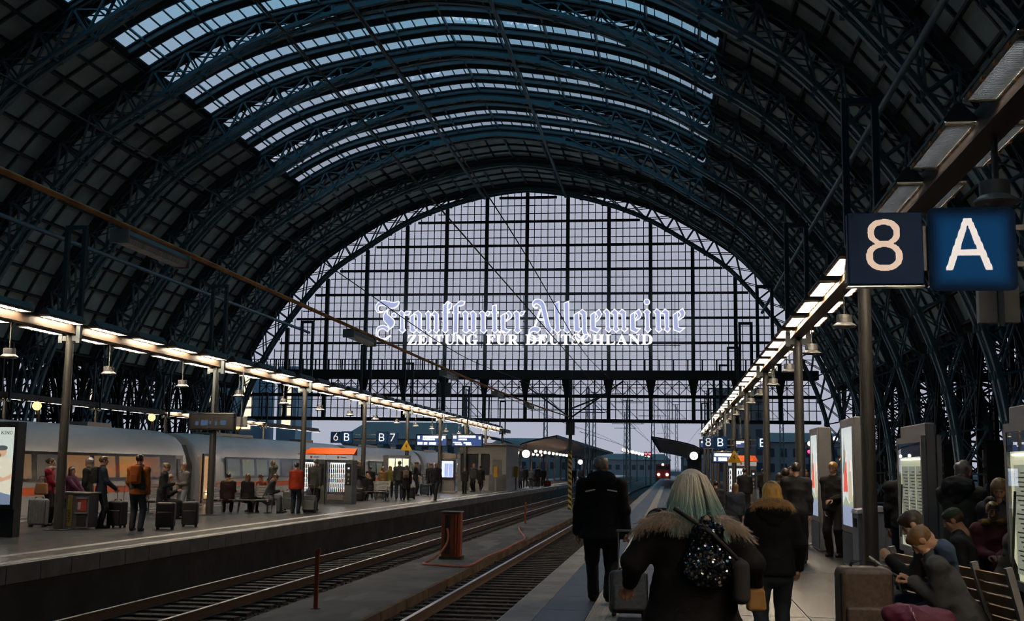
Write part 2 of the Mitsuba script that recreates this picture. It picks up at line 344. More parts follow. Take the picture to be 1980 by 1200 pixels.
lg = MB(); lg.box(XC-27.6, XC+27.6, YF-0.3, YF, 8.6, 8.72)
xs = XC + np.arange(-20, 20) * BW/3
for x in xs:
    a, b = x, x + BW/3; y = YF - 0.15
    lg.bars([[a, y, 8.7], [a, y, 10.1], [a, y, 9.4], [(a+b)/2, y, 8.7]], [[b, y, 10.1], [b, y, 8.7], [b, y, 9.4], [(a+b)/2, y, 10.1]], 0.06); lg.bars([[a, y, 8.7]], [[a, y, 10.1]], 0.1)
part('wall_far', 'lattice_girder', lg.ply('steel_dark'))
gb = MB(); PX, PZ = BW/6, RH/3
for k in range(-42, 43):
    if k % 6 == 0: continue
    x = XC + k*PX; t = zin(x); 
    if t > 8.7: gb.box(x-0.036, x+0.036, YF-0.06, YF+0.02, 6.3, min(t, 99))
for k in range(-30, 40):
    if k % 3 == 0: continue
    z = Z0 + RH - k*PZ
    if not 6.5 < z < 28.4: continue
    h = half(z) + 0.1; gb.box(XC-h, XC+h, YF-0.06, YF+0.02, z-0.034, z+0.034)
part('wall_far', 'glazing_bars', gb.ply('steel_dark'), kind='stuff')
fp = []
for i in range(-42, 42):
    for j in range(0, 27):
        x, z = XC + (i+0.5)*PX, Z0 + RH - (j+0.5)*PZ
        if z < 6.4 or max(abs(x-XC)+PX/2, 0) > half(z + PZ/2): continue
        fp.append((x, z))
fp.sort(key=lambda c: abs(c[0]-XC) + 1.5*abs(c[1]-19))
q = np.array([[-PX/2, 0, -PZ/2], [PX/2, 0, -PZ/2], [PX/2, 0, PZ/2], [-PX/2, 0, PZ/2]]); qp = ply((q, np.array([[0, 1, 2], [0, 2, 3]])), 'glass')
rest = MB()
for i, (x, z) in enumerate(fp):
    if i < 300: part('wall_far', 'pane', moved(qp, T().translate([x, YF-0.02, z])))
    else: rest.add(q + [x, YF-0.02, z], [[0, 1, 2], [0, 2, 3]])
part('wall_far', 'panes', rest.ply('glass'), kind='stuff')

# ---------------------------------------------------------------- the sides: column lattice between the halls, neighbour halls
COL = {-1: XC - 28.9, 1: XC + 28.9}
def side_frame(sd):
    """lattice pier at y = 0 on side sd: own legs come from the truss; this adds the neighbour's legs, struts and capital"""
    m = MB(); xo = COL[sd]; s = np.linspace(SMAX - 19, SMAX, 18)
    for off, w in ((0.0, 0.22), (1.5, 0.24)):
        for dy in (-0.42, 0.42):
            p = arch(s, off); p[:, 0] = 2*(xo + sd*1.75) - (XC + sd*(p[:, 0] - XC)) if sd > 0 else 2*(xo - 1.75) - (2*XC - p[:, 0])
            m.bars(at(p[:-1], dy), at(p[1:], dy), 0.24, w)
    A, B = arch(s, 0.05), arch(s, 1.45)
    for P in (A, B): P[:, 0] = 2*(xo + sd*1.75) - (XC + sd*(P[:, 0] - XC))
    for dy in (-0.42, 0.42):
        m.bars(at(A, dy), at(B, dy), 0.1); m.bars(at(A[:-1], dy), at(B[1:], dy), 0.1); m.bars(at(B[:-1], dy), at(A[1:], dy), 0.07)
    c = xo + sd*1.75
    m.bars([[c-0.9, 0, 0], [c+0.9, 0, 0], [c, 0, 0]], [[c-0.9, 0, 13], [c+0.9, 0, 13], [c, 0, 15]], 0.22)
    for z in np.arange(0.5, 13, 1.3):
        m.bars([[c-0.9, 0, z], [c+0.9, 0, z], [c-0.9, 0, z]], [[c+0.9, 0, z+1.3], [c-0.9, 0, z+1.3], [c+0.9, 0, z]], 0.08)
    m.box(c-0.7, c+0.7, -0.6, 0.6, -0.9, 3.4)
    # fan of struts along the row, from the pier to the girder between the piers
    for g in (-1, 1):
        for e in (-1.0, 1.0):
            for r, z0, z1 in ((1.5, 5, 9.5), (3.0, 4.2, 10.5), (4.6, 7, 11.8)):
                m.bars([[c+e, g*0.4, z0]], [[c+e, g*r, z1]], 0.13)
    return m
def girder(sd):
    m = MB(); c = COL[sd] + sd*1.75
    for e in (-1.0, 1.0):
        t = np.linspace(0, 1, 9); y = t*MOD; z = 8.2 + 3.0*np.sin(np.pi*t)**0.7
        P = np.stack([y*0 + c + e, y, z], 1); Q = np.stack([y*0 + c + e, y, y*0 + 12.4], 1)
        m.bars(P[:-1], P[1:], 0.16); m.bars(Q[:1], Q[-1:], 0.2); m.bars(P, Q, 0.09); m.bars(P[:-1], Q[1:], 0.08); m.bars(Q[:-1], P[1:], 0.07)
        R = Q + [0, 0, 1.6]; m.bars(R[:1], R[-1:], 0.16); m.bars(Q[:-1], R[1:], 0.07); m.bars(R[:-1], Q[1:], 0.07)
        for yy in (2.4, 4.7, 7.0):   # round rosettes
            g = np.linspace(0, 2*np.pi, 15); m.tube(np.stack([g*0 + c + e, yy + 0.55*np.cos(g), 13.2 + 0.55*np.sin(g)], 1), 0.045, 4, cap=False)
    return m
for sd, nm in ((-1, 'left'), (1, 'right')):
    fr, gi = side_frame(sd).ply('pier_iron'), girder(sd).ply('pier_iron')
    for k, y in enumerate(TR[:10]):
        t = thing('lattice_pier', f'{ORD[k]} dark lattice pier from the end wall in the {nm} row between the halls', 'pier', f'lattice piers of the {nm} row')
        part(t, 'pier_frame', moved(fr, T().translate([0, y, 0])))
        if k: part(t, 'arcade_girder', moved(gi, T().translate([0, y, 0])))
    # neighbour hall: vault, end wall
    w = 'wall_' + nm; labels[w] = {'kind': 'structure', 'label': f'neighbouring shed seen through the {nm} row of piers'}; _used.add(w)
    xc2 = XC + sd*61.3; v = MB()
    s = np.linspace(-SMAX + 9.5, SMAX - 9.5, 31); A = arch(s, 2.0); A[:, 0] += xc2 - XC; B = arch(s, 2.15); B[:, 0] += xc2 - XC
    V = np.stack([at(A, Y0), at(A, Y1), at(B, Y1), at(B, Y0)], 1).reshape(-1, 3); i = np.arange(30)[:, None, None]*4
    qd = (np.array([[0, 1, 5, 4], [1, 2, 6, 5], [2, 3, 7, 6], [3, 0, 4, 7]])[None] + i).reshape(-1, 4)
    v.add(V, np.vstack([qd[:, [0, 2, 1]], qd[:, [0, 3, 2]]]))
    v.box(min(COL[sd], COL[sd]+sd*3.5), max(COL[sd], COL[sd]+sd*3.5), Y0, Y1, 15.2, 15.5)
    xo = xc2 + sd*29; v.box(xo-0.3, xo+0.3, Y0, Y1, -1, 15)
    part(w, 'neighbour_vault', v.ply('roof_skin'))
    e = MB(); x0, x1 = xc2 - 29, xc2 + 29
    for x in np.arange(x0, x1, 1.35): e.box(x-0.05, x+0.05, YF-0.1, YF+0.1, 6.2, 27)
    for x in np.arange(x0, x1, 4.05): e.box(x-0.2, x+0.2, YF-0.3, YF+0.2, 0, 28)
    for z in np.arange(6.2, 28, 0.81): e.box(x0, x1, YF-0.05, YF+0.05, z-0.03, z+0.03)
    e.box(x0, x1, YF-1, YF+0.2, 10.1, 10.9); e.box(x0, x1, YF-0.4, YF+0.2, 6.0, 6.4)
    part(w, 'neighbour_end_wall', e.ply('steel_dark'))
    part(w, 'neighbour_glazing', ply((np.array([[x0, YF, 6.2], [x1, YF, 6.2], [x1, YF, 29], [x0, YF, 29]]), np.array([[0, 1, 2], [0, 2, 3]])), 'glass'))
labels['wall_back'] = {'kind': 'structure', 'label': 'concourse wall behind the camera'}; _used.add('wall_back')
scene['wall_back'] = MB().box(-110, 85, Y0-0.5, Y0, -1, 32).ply('roof_skin')
# ---------------------------------------------------------------- ground, tracks, platforms
EL, ER, LL = -10.45, -1.87, -19.1                     # platform edges
mat('ballast', speckle((0.011, 0.0099, 0.00935), (0.0275, 0.02475, 0.0231), 9.0, 4), 0.95)
mat('ballast_stone', (0.0275, 0.0242, 0.022), 0.95)
mat('sleeper_wood', speckle((0.01375, 0.011, 0.00935), (0.033, 0.02475, 0.02035), 6.0), 0.85)
mat('concrete', speckle((0.0605, 0.06325, 0.066), (0.0935, 0.09625, 0.099), 1.6, 4), 0.8)
mat('concrete_dark', speckle((0.01248, 0.01302, 0.01386), (0.02356, 0.02411, 0.02495), 1.3, 4), 0.85)
mat('coping', speckle((0.05544, 0.05742, 0.0594), (0.0792, 0.0792, 0.08122), 2.2), 0.55)
mat('coping_light', speckle((0.132, 0.1348, 0.1375), (0.187, 0.1843, 0.1815), 2.2), 0.6)
def wetgrey(c0, c1):
    return proc(lambda p, n, uv: mix(c0, c1, smoothstep(0.25, 0.75, fbm(p.x*0.9, p.y*0.35, 3.0, 4))))
mat('paving', wetgrey((0.01851, 0.02257, 0.02745), (0.03049, 0.03564, 0.04182)), 0.25, spec=0.5)
mat('paving_blue', wetgrey((0.0275, 0.04675, 0.07425), (0.04125, 0.06325, 0.0935)), 0.45, spec=0.2)
mat('paving_dark', wetgrey((0.009078, 0.01148, 0.01415), (0.01543, 0.01881, 0.02287)), 0.35, spec=0.22)
mat('joint_light', (0.143, 0.143, 0.143), 0.5)
mat('line_white', speckle((0.2475, 0.2475, 0.242), (0.341, 0.3355, 0.3245), 2.0), 0.4)
mat('tactile', (0.275, 0.253, 0.22), 0.5)
mat('rail_top', (0.45, 0.47, 0.5), 0.28, 1.0)
mat('rail_rust', (0.055, 0.03025, 0.01925), 0.8)
mat('strip_edge', speckle((0.0495, 0.0275, 0.0165), (0.0825, 0.05225, 0.033), 2.0), 0.85)
labels['floor'] = {'kind': 'structure', 'label': 'dark ballast bed of the tracks'}; _used.add('floor')
scene['floor'] = MB().box(-400, 400, -30, 1500, -2.0, -1.02).ply('ballast')
def platform(name, label, x0, x1, y0, y1):
    labels[name] = {'kind': 'structure', 'label': label}; _used.add(name)
    part(name, 'body', MB().box(x0+0.04, x1-0.04, y0, y1, -1.1, -0.16).ply('concrete_dark'))
    part(name, 'deck', MB().box(x0+0.02, x1-0.02, y0, y1, -0.16, -0.03).ply('concrete_dark'))
platform('floor_left_platform', 'long left platform with white edge lines', LL, EL, 4, 330)
platform('floor_right_platform', 'platform in the foreground with a ribbed guide strip', ER, 8.0, -10, 330)
platform('floor_far_platform', 'further platform beyond the white train', -37.0, -28.5, 4, 240)
def slabs(par, name, x0, x1, y0, y1, ln, bsdf, n=1, gap=0.012, z=0.0):
    w = (x1-x0)/n; sh = MB().box(-w/2+gap/2, w/2-gap/2, -ln/2+gap/2, ln/2-gap/2, -0.05, 0).ply(bsdf)
    for i in range(n):
        for k in range(int(round((y1-y0)/ln))): part(par, name, moved(sh, T().translate([x0+(i+0.5)*w, y0+(k+0.5)*ln, z])))
P = 'floor_left_platform'
# left platform: coping stones with a painted line, a second line one metre in
cs = MB().box(-0.45, 0.0, -0.505, 0.505, -0.30, 0.0).ply('coping')
for k in range(93): part(P, 'coping_stone', moved(cs, T().translate([EL + 0.01, 14 + 1.03*k, 0])))
part(P, 'coping', MB().box(EL-0.44, EL+0.01, 110, 330, -0.3, 0).box(EL-0.44, EL+0.01, 4, 13.4, -0.3, 0).ply('coping'))
slabs(P, 'paving_slab', EL-0.95, EL-0.45, 4, 118, 3.0, 'paving')
part(P, 'white_line', MB().box(EL-0.30, EL-0.14, 4, 330, 0.0, 0.004).ply('line_white'))
part(P, 'white_line', MB().box(EL-1.18, EL-0.95, 4, 330, -0.05, 0.002).ply('line_white'))
slabs(P, 'paving_slab', LL+1.45, EL-1.18, 4, 118, 3.0, 'paving', 4)
part(P, 'far_line', MB().box(LL+1.2, LL+1.45, 4, 330, -0.05, 0.002).ply('line_white'))
part(P, 'far_strip', MB().box(LL+0.4, LL+1.2, 4, 330, -0.05, 0.0).ply('paving'))
part(P, 'far_coping', MB().box(LL, LL+0.4, 4, 330, -0.3, 0.0).ply('coping_light'))
part(P, 'outer_paving', MB().box(LL+1.45, EL-1.18, 118, 330, -0.05, 0.0).ply('paving'))
P = 'floor_right_platform'
cs = MB().box(0, 0.36, -0.745, 0.745, -0.28, 0.0).ply('coping_light')
for k in range(64): part(P, 'coping_stone', moved(cs, T().translate([ER, 4 + 1.5*k, 0])))
part(P, 'coping', MB().box(ER, ER+0.36, 99.3, 330, -0.28, 0).ply('coping_light'))
slabs(P, 'edge_slab', ER+0.36, -0.94, 2, 104, 1.5, 'paving_blue')
part(P, 'edge_paving', MB().box(ER+0.36, -0.94, 104, 330, -0.05, 0).ply('paving_blue'))
tb = MB().box(-0.94, -0.60, 2, 120, -0.05, -0.006)
for k in range(9): tb.box(-0.93+0.037*k, -0.91+0.037*k, 2, 60, -0.006, 0.002)
part(P, 'guide_strip', tb.ply('tactile'), 'cream ribbed guide strip')
slabs(P, 'paving_slab', -0.60, 8.0, -10, 110, 6.0, 'paving_dark', 4, 0.03)
part(P, 'joint_bed', MB().box(-0.6, 8.0, -10, 110, -0.04, -0.012).ply('joint_light'))
part(P, 'outer_paving', MB().box(-0.94, 8.0, 120, 330, -0.05, 0).box(-0.6, 8, 110, 120, -0.05, 0).ply('paving_dark'))
# the low luggage strip between the tracks
labels['floor_strip'] = {'kind': 'structure', 'label': 'low paved strip between the two tracks with a brown kerb'}; _used.add('floor_strip')
def bumpy(x0, x1, y0, y1, z, step, amp):
    X, Y = np.meshgrid(np.arange(x0, x1+1e-6, (x1-x0)/max(1, round((x1-x0)/step))), np.arange(y0, y1, step), indexing='ij')
    Z = z + amp*(mfbm(np.stack([X*1.5, Y*1.5, X*0], -1), 3)-0.5); n, m = X.shape
    i, j = np.meshgrid(np.arange(n-1), np.arange(m-1), indexing='ij'); a = (i*m+j).ravel()
    return np.stack([X, Y, Z], -1).reshape(-1, 3), np.vstack([np.stack([a, a+m, a+m+1], 1), np.stack([a, a+m+1, a+1], 1)])
mat('strip_paving', proc(lambda p, n, uv: mix(mix((0.0385, 0.04125, 0.044), (0.066, 0.06875, 0.0715), smoothstep(0.3, 0.7, fbm(p.x*1.2, p.y*0.8, 0, 4))), (0.11, 0.11, 0.11), 0.6*smoothstep(0.62, 0.75, fbm(p.x*2.1+9, p.y*0.5, 4, 4)))), 0.75)
part('floor_strip', 'paving', MB().add(*bumpy(-6.8, -5.02, 6, 112, -0.84, 0.35, 0.02)).box(-6.8, -5.02, 6, 112, -1.1, -0.86).ply('strip_paving', 40))
ks = MB().box(-0.09, 0, -0.98, 0.98, -0.3, 0.03).ply('strip_edge')
for k in range(52): part('floor_strip', 'kerb_stone', moved(ks, T().translate([-4.93, 7 + 2*k, -0.86])))
# tracks
RH_ = 0.16
def rail_poly():
    return Polygon([(-.07, 0), (.07, 0), (.07, .012), (.012, .03), (.012, .12), (.036, .13), (.036, .16), (-.036, .16), (-.036, .13), (-.012, .12), (-.012, .03), (-.07, .012)])
def bend(y, k): return k * np.clip(y - 125, 0, None)**2
def track(label, xc, k=0.0, y1=330):
    t = thing('railway_track', label, 'railway track')
    for sx in (-0.755, 0.755):
        ys = np.r_[2, 60, 125, np.arange(135, y1, 8)]; pp = np.array(rail_poly().exterior.coords)[:-1]; n = len(pp)
        V = np.concatenate([np.stack([pp[:, 0]+xc+sx+bend(y, k), pp[:, 0]*0+y, pp[:, 1]-0.96], 1) for y in ys])
        F = []
        for i in range(len(ys)-1):
            for j in range(n): a, b = i*n+j, i*n+(j+1) % n; F += [[a, b, b+n], [a, b+n, a+n]]
        r = part(t, 'rail', ply((V, np.array(F)), 'rail_rust'))
        part(r, 'running_surface', MB().box(xc+sx-0.035, xc+sx+0.035, 2, 125, -0.801, -0.797).ply('rail_top')) 
    sh = MB().box(-1.28, 1.28, -0.13, 0.13, -0.2, 0).ply('sleeper_wood')
    for i in range(178): part(t, 'sleeper', moved(sh, T().translate([xc + rng.uniform(-.03, .03), 6 + 0.6*i, -0.965]).rotate([0, 0, 1], rng.uniform(-1, 1))))
    return t
track('railway track right beside the foreground platform, shiny far rail', -3.5, 0.00028)
track('railway track along the left platform wall', -8.68)
# loose ballast
n = 15000; yy = 10 + 36*rng.random(n)**1.6; xx = rng.uniform(-10.3, -2.0, n); kp = ~((xx > -6.85) & (xx < -4.9)); xx, yy = xx[kp], yy[kp]; n = len(xx)
oct_v = np.array([[1, 0, 0], [-1, 0, 0], [0, 1, 0], [0, -1, 0], [0, 0, 1], [0, 0, -1.0]]); oct_f = np.array([[0, 2, 4], [2, 1, 4], [1, 3, 4], [3, 0, 4], [2, 0, 5], [1, 2, 5], [3, 1, 5], [0, 3, 5]])
V = oct_v[None] * rng.uniform(0.018, 0.042, (n, 1, 3)) + rng.normal(0, 0.005, (n, 6, 3)); V[..., 0] += xx[:, None]; V[..., 1] += yy[:, None]; V[..., 2] += rng.uniform(-1.03, -0.985, (n, 1))
solo('ballast', ply((V.reshape(-1, 3), (oct_f[None] + 6*np.arange(n)[:, None, None]).reshape(-1, 3)), 'ballast_stone'), 'loose ballast stones lying between the sleepers', 'ballast', kind='stuff')
# ---------------------------------------------------------------- platform lighting
BXR, BXL, BZ = 2.98, -14.7, 4.93
mat('diffuser_off', proc(lambda p, n, uv: mix((0.30, 0.34, 0.37), (0.62, 0.66, 0.68), noise(p.x*6, p.y*45, p.z*2))), 0.25)
mat('louvre', (0.0306, 0.03648, 0.0396), 0.5)
mat('beam_paint', (0.062, 0.0391, 0.02465), 0.5)
mat('housing', (0.07, 0.065, 0.06), 0.5)
mat('tray_cream', (0.275, 0.225, 0.17), 0.5)
def lum_parts(sd):
    """one trough luminaire, 1.62 m long, centred at the origin; the diffuser faces down, the trough rises to a ridge"""
    w = 0.13
    ot = [(-w-0.03, -0.005), (-w-0.03, 0.02), (sd*0.02-0.03, 0.17), (sd*0.02+0.03, 0.17), (w+0.03, 0.02), (w+0.03, -0.005)]; sh_ = Polygon(ot + [(w+0.015, -0.005), (w+0.01, 0.015), (sd*0.02+0.02, 0.15), (sd*0.02-0.02, 0.15), (-w-0.01, 0.015), (-w-0.015, -0.005)])
    hs = trimesh.util.concatenate([sweep_y(sh_, -0.84, 0.84), sweep_y(Polygon(ot), -0.85, -0.835), sweep_y(Polygon(ot), 0.835, 0.85)])
    df = MB().box(-w+0.01, w-0.01, -0.79, 0.79, -0.03, -0.005)
    rim = MB()
    for x in (-w, w): rim.box(x-0.012, x+0.012, -0.81, 0.81, -0.04, 0)
    for y in (-0.8, 0.8): rim.box(-w, w, y-0.012, y+0.012, -0.04, 0)
    ribs = MB()
    for y in np.linspace(-0.77, 0.77, 32): ribs.box(-w+0.01, w-0.01, y-0.003, y+0.003, -0.035, 0.022)
    cl = MB()
    for x in (-w-0.01, w+0.01):
        for y in (-0.6, -0.2, 0.2, 0.6): cl.box(x-0.014, x+0.014, y-0.03, y+0.03, -0.05, -0.02)
    br = MB().box(min(-sd*0.30, 0), max(-sd*0.30, 0), 0.86, 1.02, 0.02, 0.10)
    return dict(housing=ply(hs, 'housing'), diffuser=df, rim=rim.ply('tray_cream'), clips=cl.ply('rust_orange'), bracket=br.ply('beam_paint')), ribs.ply('louvre')
LP = {sd: lum_parts(sd) for sd in (-1, 1)}
DIFF_ON = {sd: lamp(LP[sd][0]['diffuser'].ply('glow'), (38.0, 30.0, 21.5)) for sd in (-1, 1)}
TUBE_ON = lamp(MB().box(-0.016, 0.016, -0.76, 0.76, 0.075, 0.105).ply('glow'), (100.0, 100.0, 98.0))
def luminaire(x, y, z, sd, on, lb, gr, detail=True):
    t = thing('luminaire', lb, 'lamp', gr); m = T().translate([x, y, z])
    for n, s in LP[sd][0].items():
        if n == 'diffuser': s = moved(DIFF_ON[sd] if on else TUBE_ON, m); s['emitter'] = {**s['emitter'], 'sampling_weight': 0.1 if x < -30 else 1.0 if y < 42 else 0.35}; part(t, 'diffuser' if on else 'tube', s)
        elif detail or n in ('housing', 'rim'): part(t, n, moved(s, m), kind='stuff' if n == 'clips' else None)
    if not on: part(t, 'louvre_blades', moved(LP[sd][1], m), kind='stuff')
def beam(x, y0, y1, label): 
    m = MB().box(x-0.10, x+0.10, y0, y1, BZ-0.13, BZ+0.13).box(x-0.13, x+0.13, y0, y1, BZ-0.15, BZ-0.11)
    solo('light_beam', m.ply('beam_paint'), label, 'beam')
beam(BXR, -20, 107, 'grey steel beam carrying the lamps over the foreground platform')
beam(BXL, 8, 107, 'brown lit steel beam carrying the lamps over the left platform')
PR = [8.9 + 9.44*k for k in range(-2, 11)]; PL = [26.9 + 9.44*k for k in range(9)]
for k, y0 in enumerate(PR):
    for j in range(4):
        y = y0 - 4.0 + 2.36*j
        if y < -14 or y > 104: continue  # unseen lamps behind the camera, added to light the people from behind
        for sd in (-1, 1):
            on = not (7 < y < 15.5)
            far = y > 16
            luminaire(BXR + sd*0.24, y, BZ + 0.03, sd, on, (f'{nth(int((y - 8.5)/2.36))} ' + ('lit' if on else 'ribbed') + ' trough lamp from the near end, ' if y > 8.5 else f'trough lamp behind the viewer, {nth(int((y + 15)/2.36))} from the back end, ') + ('left' if sd < 0 else 'right') + ' row over the foreground platform', 'lamps on the foreground platform beam, ' + ('left' if sd < 0 else 'right') + ' row', y < 45)
for k, y0 in enumerate(PL):
    for j in range(4):
        y = y0 - 0.9 + 2.36*(j-4)
        if y < 22.5 or y > 104: continue
        for sd in (-1, 1):
            luminaire(BXL + sd*0.26, y, BZ + (0.10 if sd > 0 else -0.14), sd, True, f'{nth(max(0, int((y - 23)/2.36)))} lit trough lamp from the left, ' + ('upper' if sd > 0 else 'lower') + ' row over the left platform', 'lamps on the left platform beam, ' + ('near' if sd > 0 else 'far') + ' row', y < 50)
pole = MB().lathe([(0.0, 0.03), (0.2, 0.03), (0.2, 0.0), (0.115, 0.0), (0.115, 0.3), (0.105, 3), (0.095, 4.8), (0, 4.8)]).ply('steel_post', 30)
frame = MB()
for x in (-0.23, 0.23): frame.box(x-0.05, x+0.05, -0.06, 0.06, 4.55, 7.45)
frame.box(-0.28, 0.28, -0.06, 0.06, 7.4, 7.5); frame.box(-0.23, 0.23, -0.05, 0.05, 4.6, 4.72); frame = frame.ply('steel_dark')
foot = MB().box(-0.25, 0.25, -0.25, 0.25, 0, 0.025).ply('steel_dark')
for x, ps, nm in ((BXR, PR, 'foreground'), (BXL, PL, 'left')):
    for k, y in enumerate(ps):
        t = thing('lamp_post', (f'{ORD[k - 2]} ' if k >= 2 and nm == 'foreground' else f'{ORD[k]} ' if nm == 'left' else f'{("farther", "nearer")[k]} unseen ') + f'grey steel lamp post along the {nm} platform with a portal frame on top', 'lamp post', f'lamp posts of the {nm} platform')
        m = T().translate([x, y, 0])
        part(t, 'pole', moved(pole, m)); part(t, 'portal_frame', moved(frame, m)); part(t, 'foot_plate', moved(foot, m))
ps = dict(drum=MB().lathe([(0, 0.20), (0.13, 0.20), (0.135, 0.19), (0.135, 0.06), (0.12, 0.05)], n=24).ply('grey_metal', 40), rim=MB().lathe([(0.13, 0.07), (0.195, 0.02), (0.2, 0.0), (0.17, -0.015), (0.09, 0.0), (0.06, -0.02), (0, -0.02)], n=24).ply('grey_metal', 40), rod=MB().tube([[0, 0, 0.2], [0, 0, 0.45], [0, 0, 0.86]], 0.012).ply('steel_light'))
for x, y0, z, nm in ((BXR, 11.0, 4.13, 'foreground'), (BXL, 24.28, 3.95, 'left')):
    for k in range(18 if nm == 'foreground' else 16):
        t = thing('pendant_loudspeaker', f'{ORD[k]} round grey pendant speaker hanging under the {nm} platform lamp beam', 'loudspeaker', f'pendant speakers over the {nm} platform')
        for n, s in ps.items(): part(t, n, moved(s, T().translate([x, y0 + 4.72*k, z])))
# third beam, on the platform beyond the train
beam(-33.0, 40, 107, 'dim lamp beam over the further platform beyond the train')
for k in range(27):
    y = 46 + 2.36*k
    for sd in ((-1, 1) if k in (12, 13, 18, 19) else (-1,)): luminaire(-33 + sd*0.26, y, BZ + (0.1 if sd > 0 else -0.14), sd, True, f'{nth(k)} small lamp from the left, ' + ('near' if sd > 0 else 'far') + ' side of the beam beyond the train', 'lamps on the further platform beam', False)
for k in range(6):
    t = thing('lamp_post', f'{ORD[k]} thin post on the further platform beyond the train', 'lamp post', 'lamp posts of the further platform')
    part(t, 'pole', moved(pole, T().translate([-33, 45 + 9.44*k, 0]))); part(t, 'portal_frame', moved(frame, T().translate([-33, 45 + 9.44*k, 0])))
# lamp wire over the luggage strip
WX = -6.1
ws = np.linspace(-4, 72, 60); wz = 4.30 + 0.48*np.clip((ws-24)/47, 0, 1)**2 + 0.0*ws
solo('lamp_wire', MB().tube(np.stack([ws*0+WX, ws, wz], 1), 0.032, 6).ply('rust_orange', True), 'rusty orange carrier pipe with strip lamps running over the luggage strip', 'pipe')
for k in range(5):
    y = 12.95 + 9.45*k; z = np.interp(y, ws, wz); t = thing('strip_lamp', f'{ORD[k]} unlit fluorescent strip lamp hanging under the orange pipe', 'lamp', 'strip lamps under the orange pipe')
    m = T().translate([WX, y, z])
    part(t, 'housing', moved(ply(sweep_y(Polygon([(-0.10, -0.12), (-0.05, -0.05), (0.05, -0.05), (0.10, -0.12), (0.10, -0.15), (-0.10, -0.15)]), -0.84, 0.84), 'steel_light'), m))
    part(t, 'cover', moved(ply(sweep_y(Polygon([(-0.09, -0.15), (0.09, -0.15), (0.07, -0.21), (-0.07, -0.21)]), -0.80, 0.80), 'diffuser_off'), m))
    part(t, 'end_cap', moved(MB().box(-0.11, 0.11, -0.87, -0.83, -0.22, -0.06).ply('white_metal'), m)); part(t, 'end_cap', moved(MB().box(-0.11, 0.11, 0.83, 0.87, -0.22, -0.06).ply('white_metal'), m))
    part(t, 'hanger', moved(MB().box(-0.015, 0.015, -0.6, -0.56, -0.06, 0.03).box(-0.015, 0.015, 0.56, 0.6, -0.06, 0.03).ply('rust_orange'), m))
# overhead line: mast on the strip, arms, wires
t = thing('catenary_mast', 'dark catenary mast with V shaped arms and a yellow and black striped foot', 'mast')
mz = MB(); mz.box(WX-0.10, WX+0.10, 71.9, 72.1, 0.3, 7.6); part(t, 'mast', mz.ply('steel_dark'))
mat('warn_stripe', proc(lambda p, n, uv: mi.Color3f(0.02, 0.02, 0.02) + mi.Color3f(0.45, 0.30, 0.02) * mi.Float(dr_lt((p.x*0.7 + p.y*0.7 + p.z) * 3.2))), 0.5)
part(t, 'striped_foot', MB().box(WX-0.11, WX+0.11, 71.88, 72.12, -0.85, 0.3).box(WX-0.108, WX+0.108, 71.882, 72.118, 0.3, 2.7).ply('warn_stripe'))
am = MB(); am.bars([[WX, 72, 4.75], [WX, 72, 4.75], [WX, 72, 5.3]], [[WX+3.2, 72, 7.0], [WX-3.2, 72, 7.0], [WX+2.2, 72, 6.2]], 0.09); am.bars([[WX+0.9, 72, 6.2]], [[WX+3.4, 72, 6.25]], 0.05); am.bars([[WX-0.9, 72, 6.2]], [[WX-3.4, 72, 6.25]], 0.05); part(t, 'arms', am.ply('steel_dark'))
part(t, 'box', MB().box(WX-0.25, WX+0.25, 71.7, 72.3, 3.7, 4.5).ply('steel_dark'))
for x, z0, lb in ((-3.55, 5.65, 'thin contact wire over the near track'), (-3.5, 6.65, 'thin carrier wire over the near track'), (-8.7, 5.4, 'thin contact wire over the track at the left platform'), (-8.6, 6.5, 'thin carrier wire over the track at the left platform')):
    y = np.linspace(2, 112, 50); z = z0 + (0 if 'contact' in lb else 0.25)*np.cos((y-72)/50*np.pi*2)
    solo('overhead_wire', MB().tube(np.stack([y*0+x, y, z], 1), 0.014, 5).ply('iron_black'), lb, 'wire')
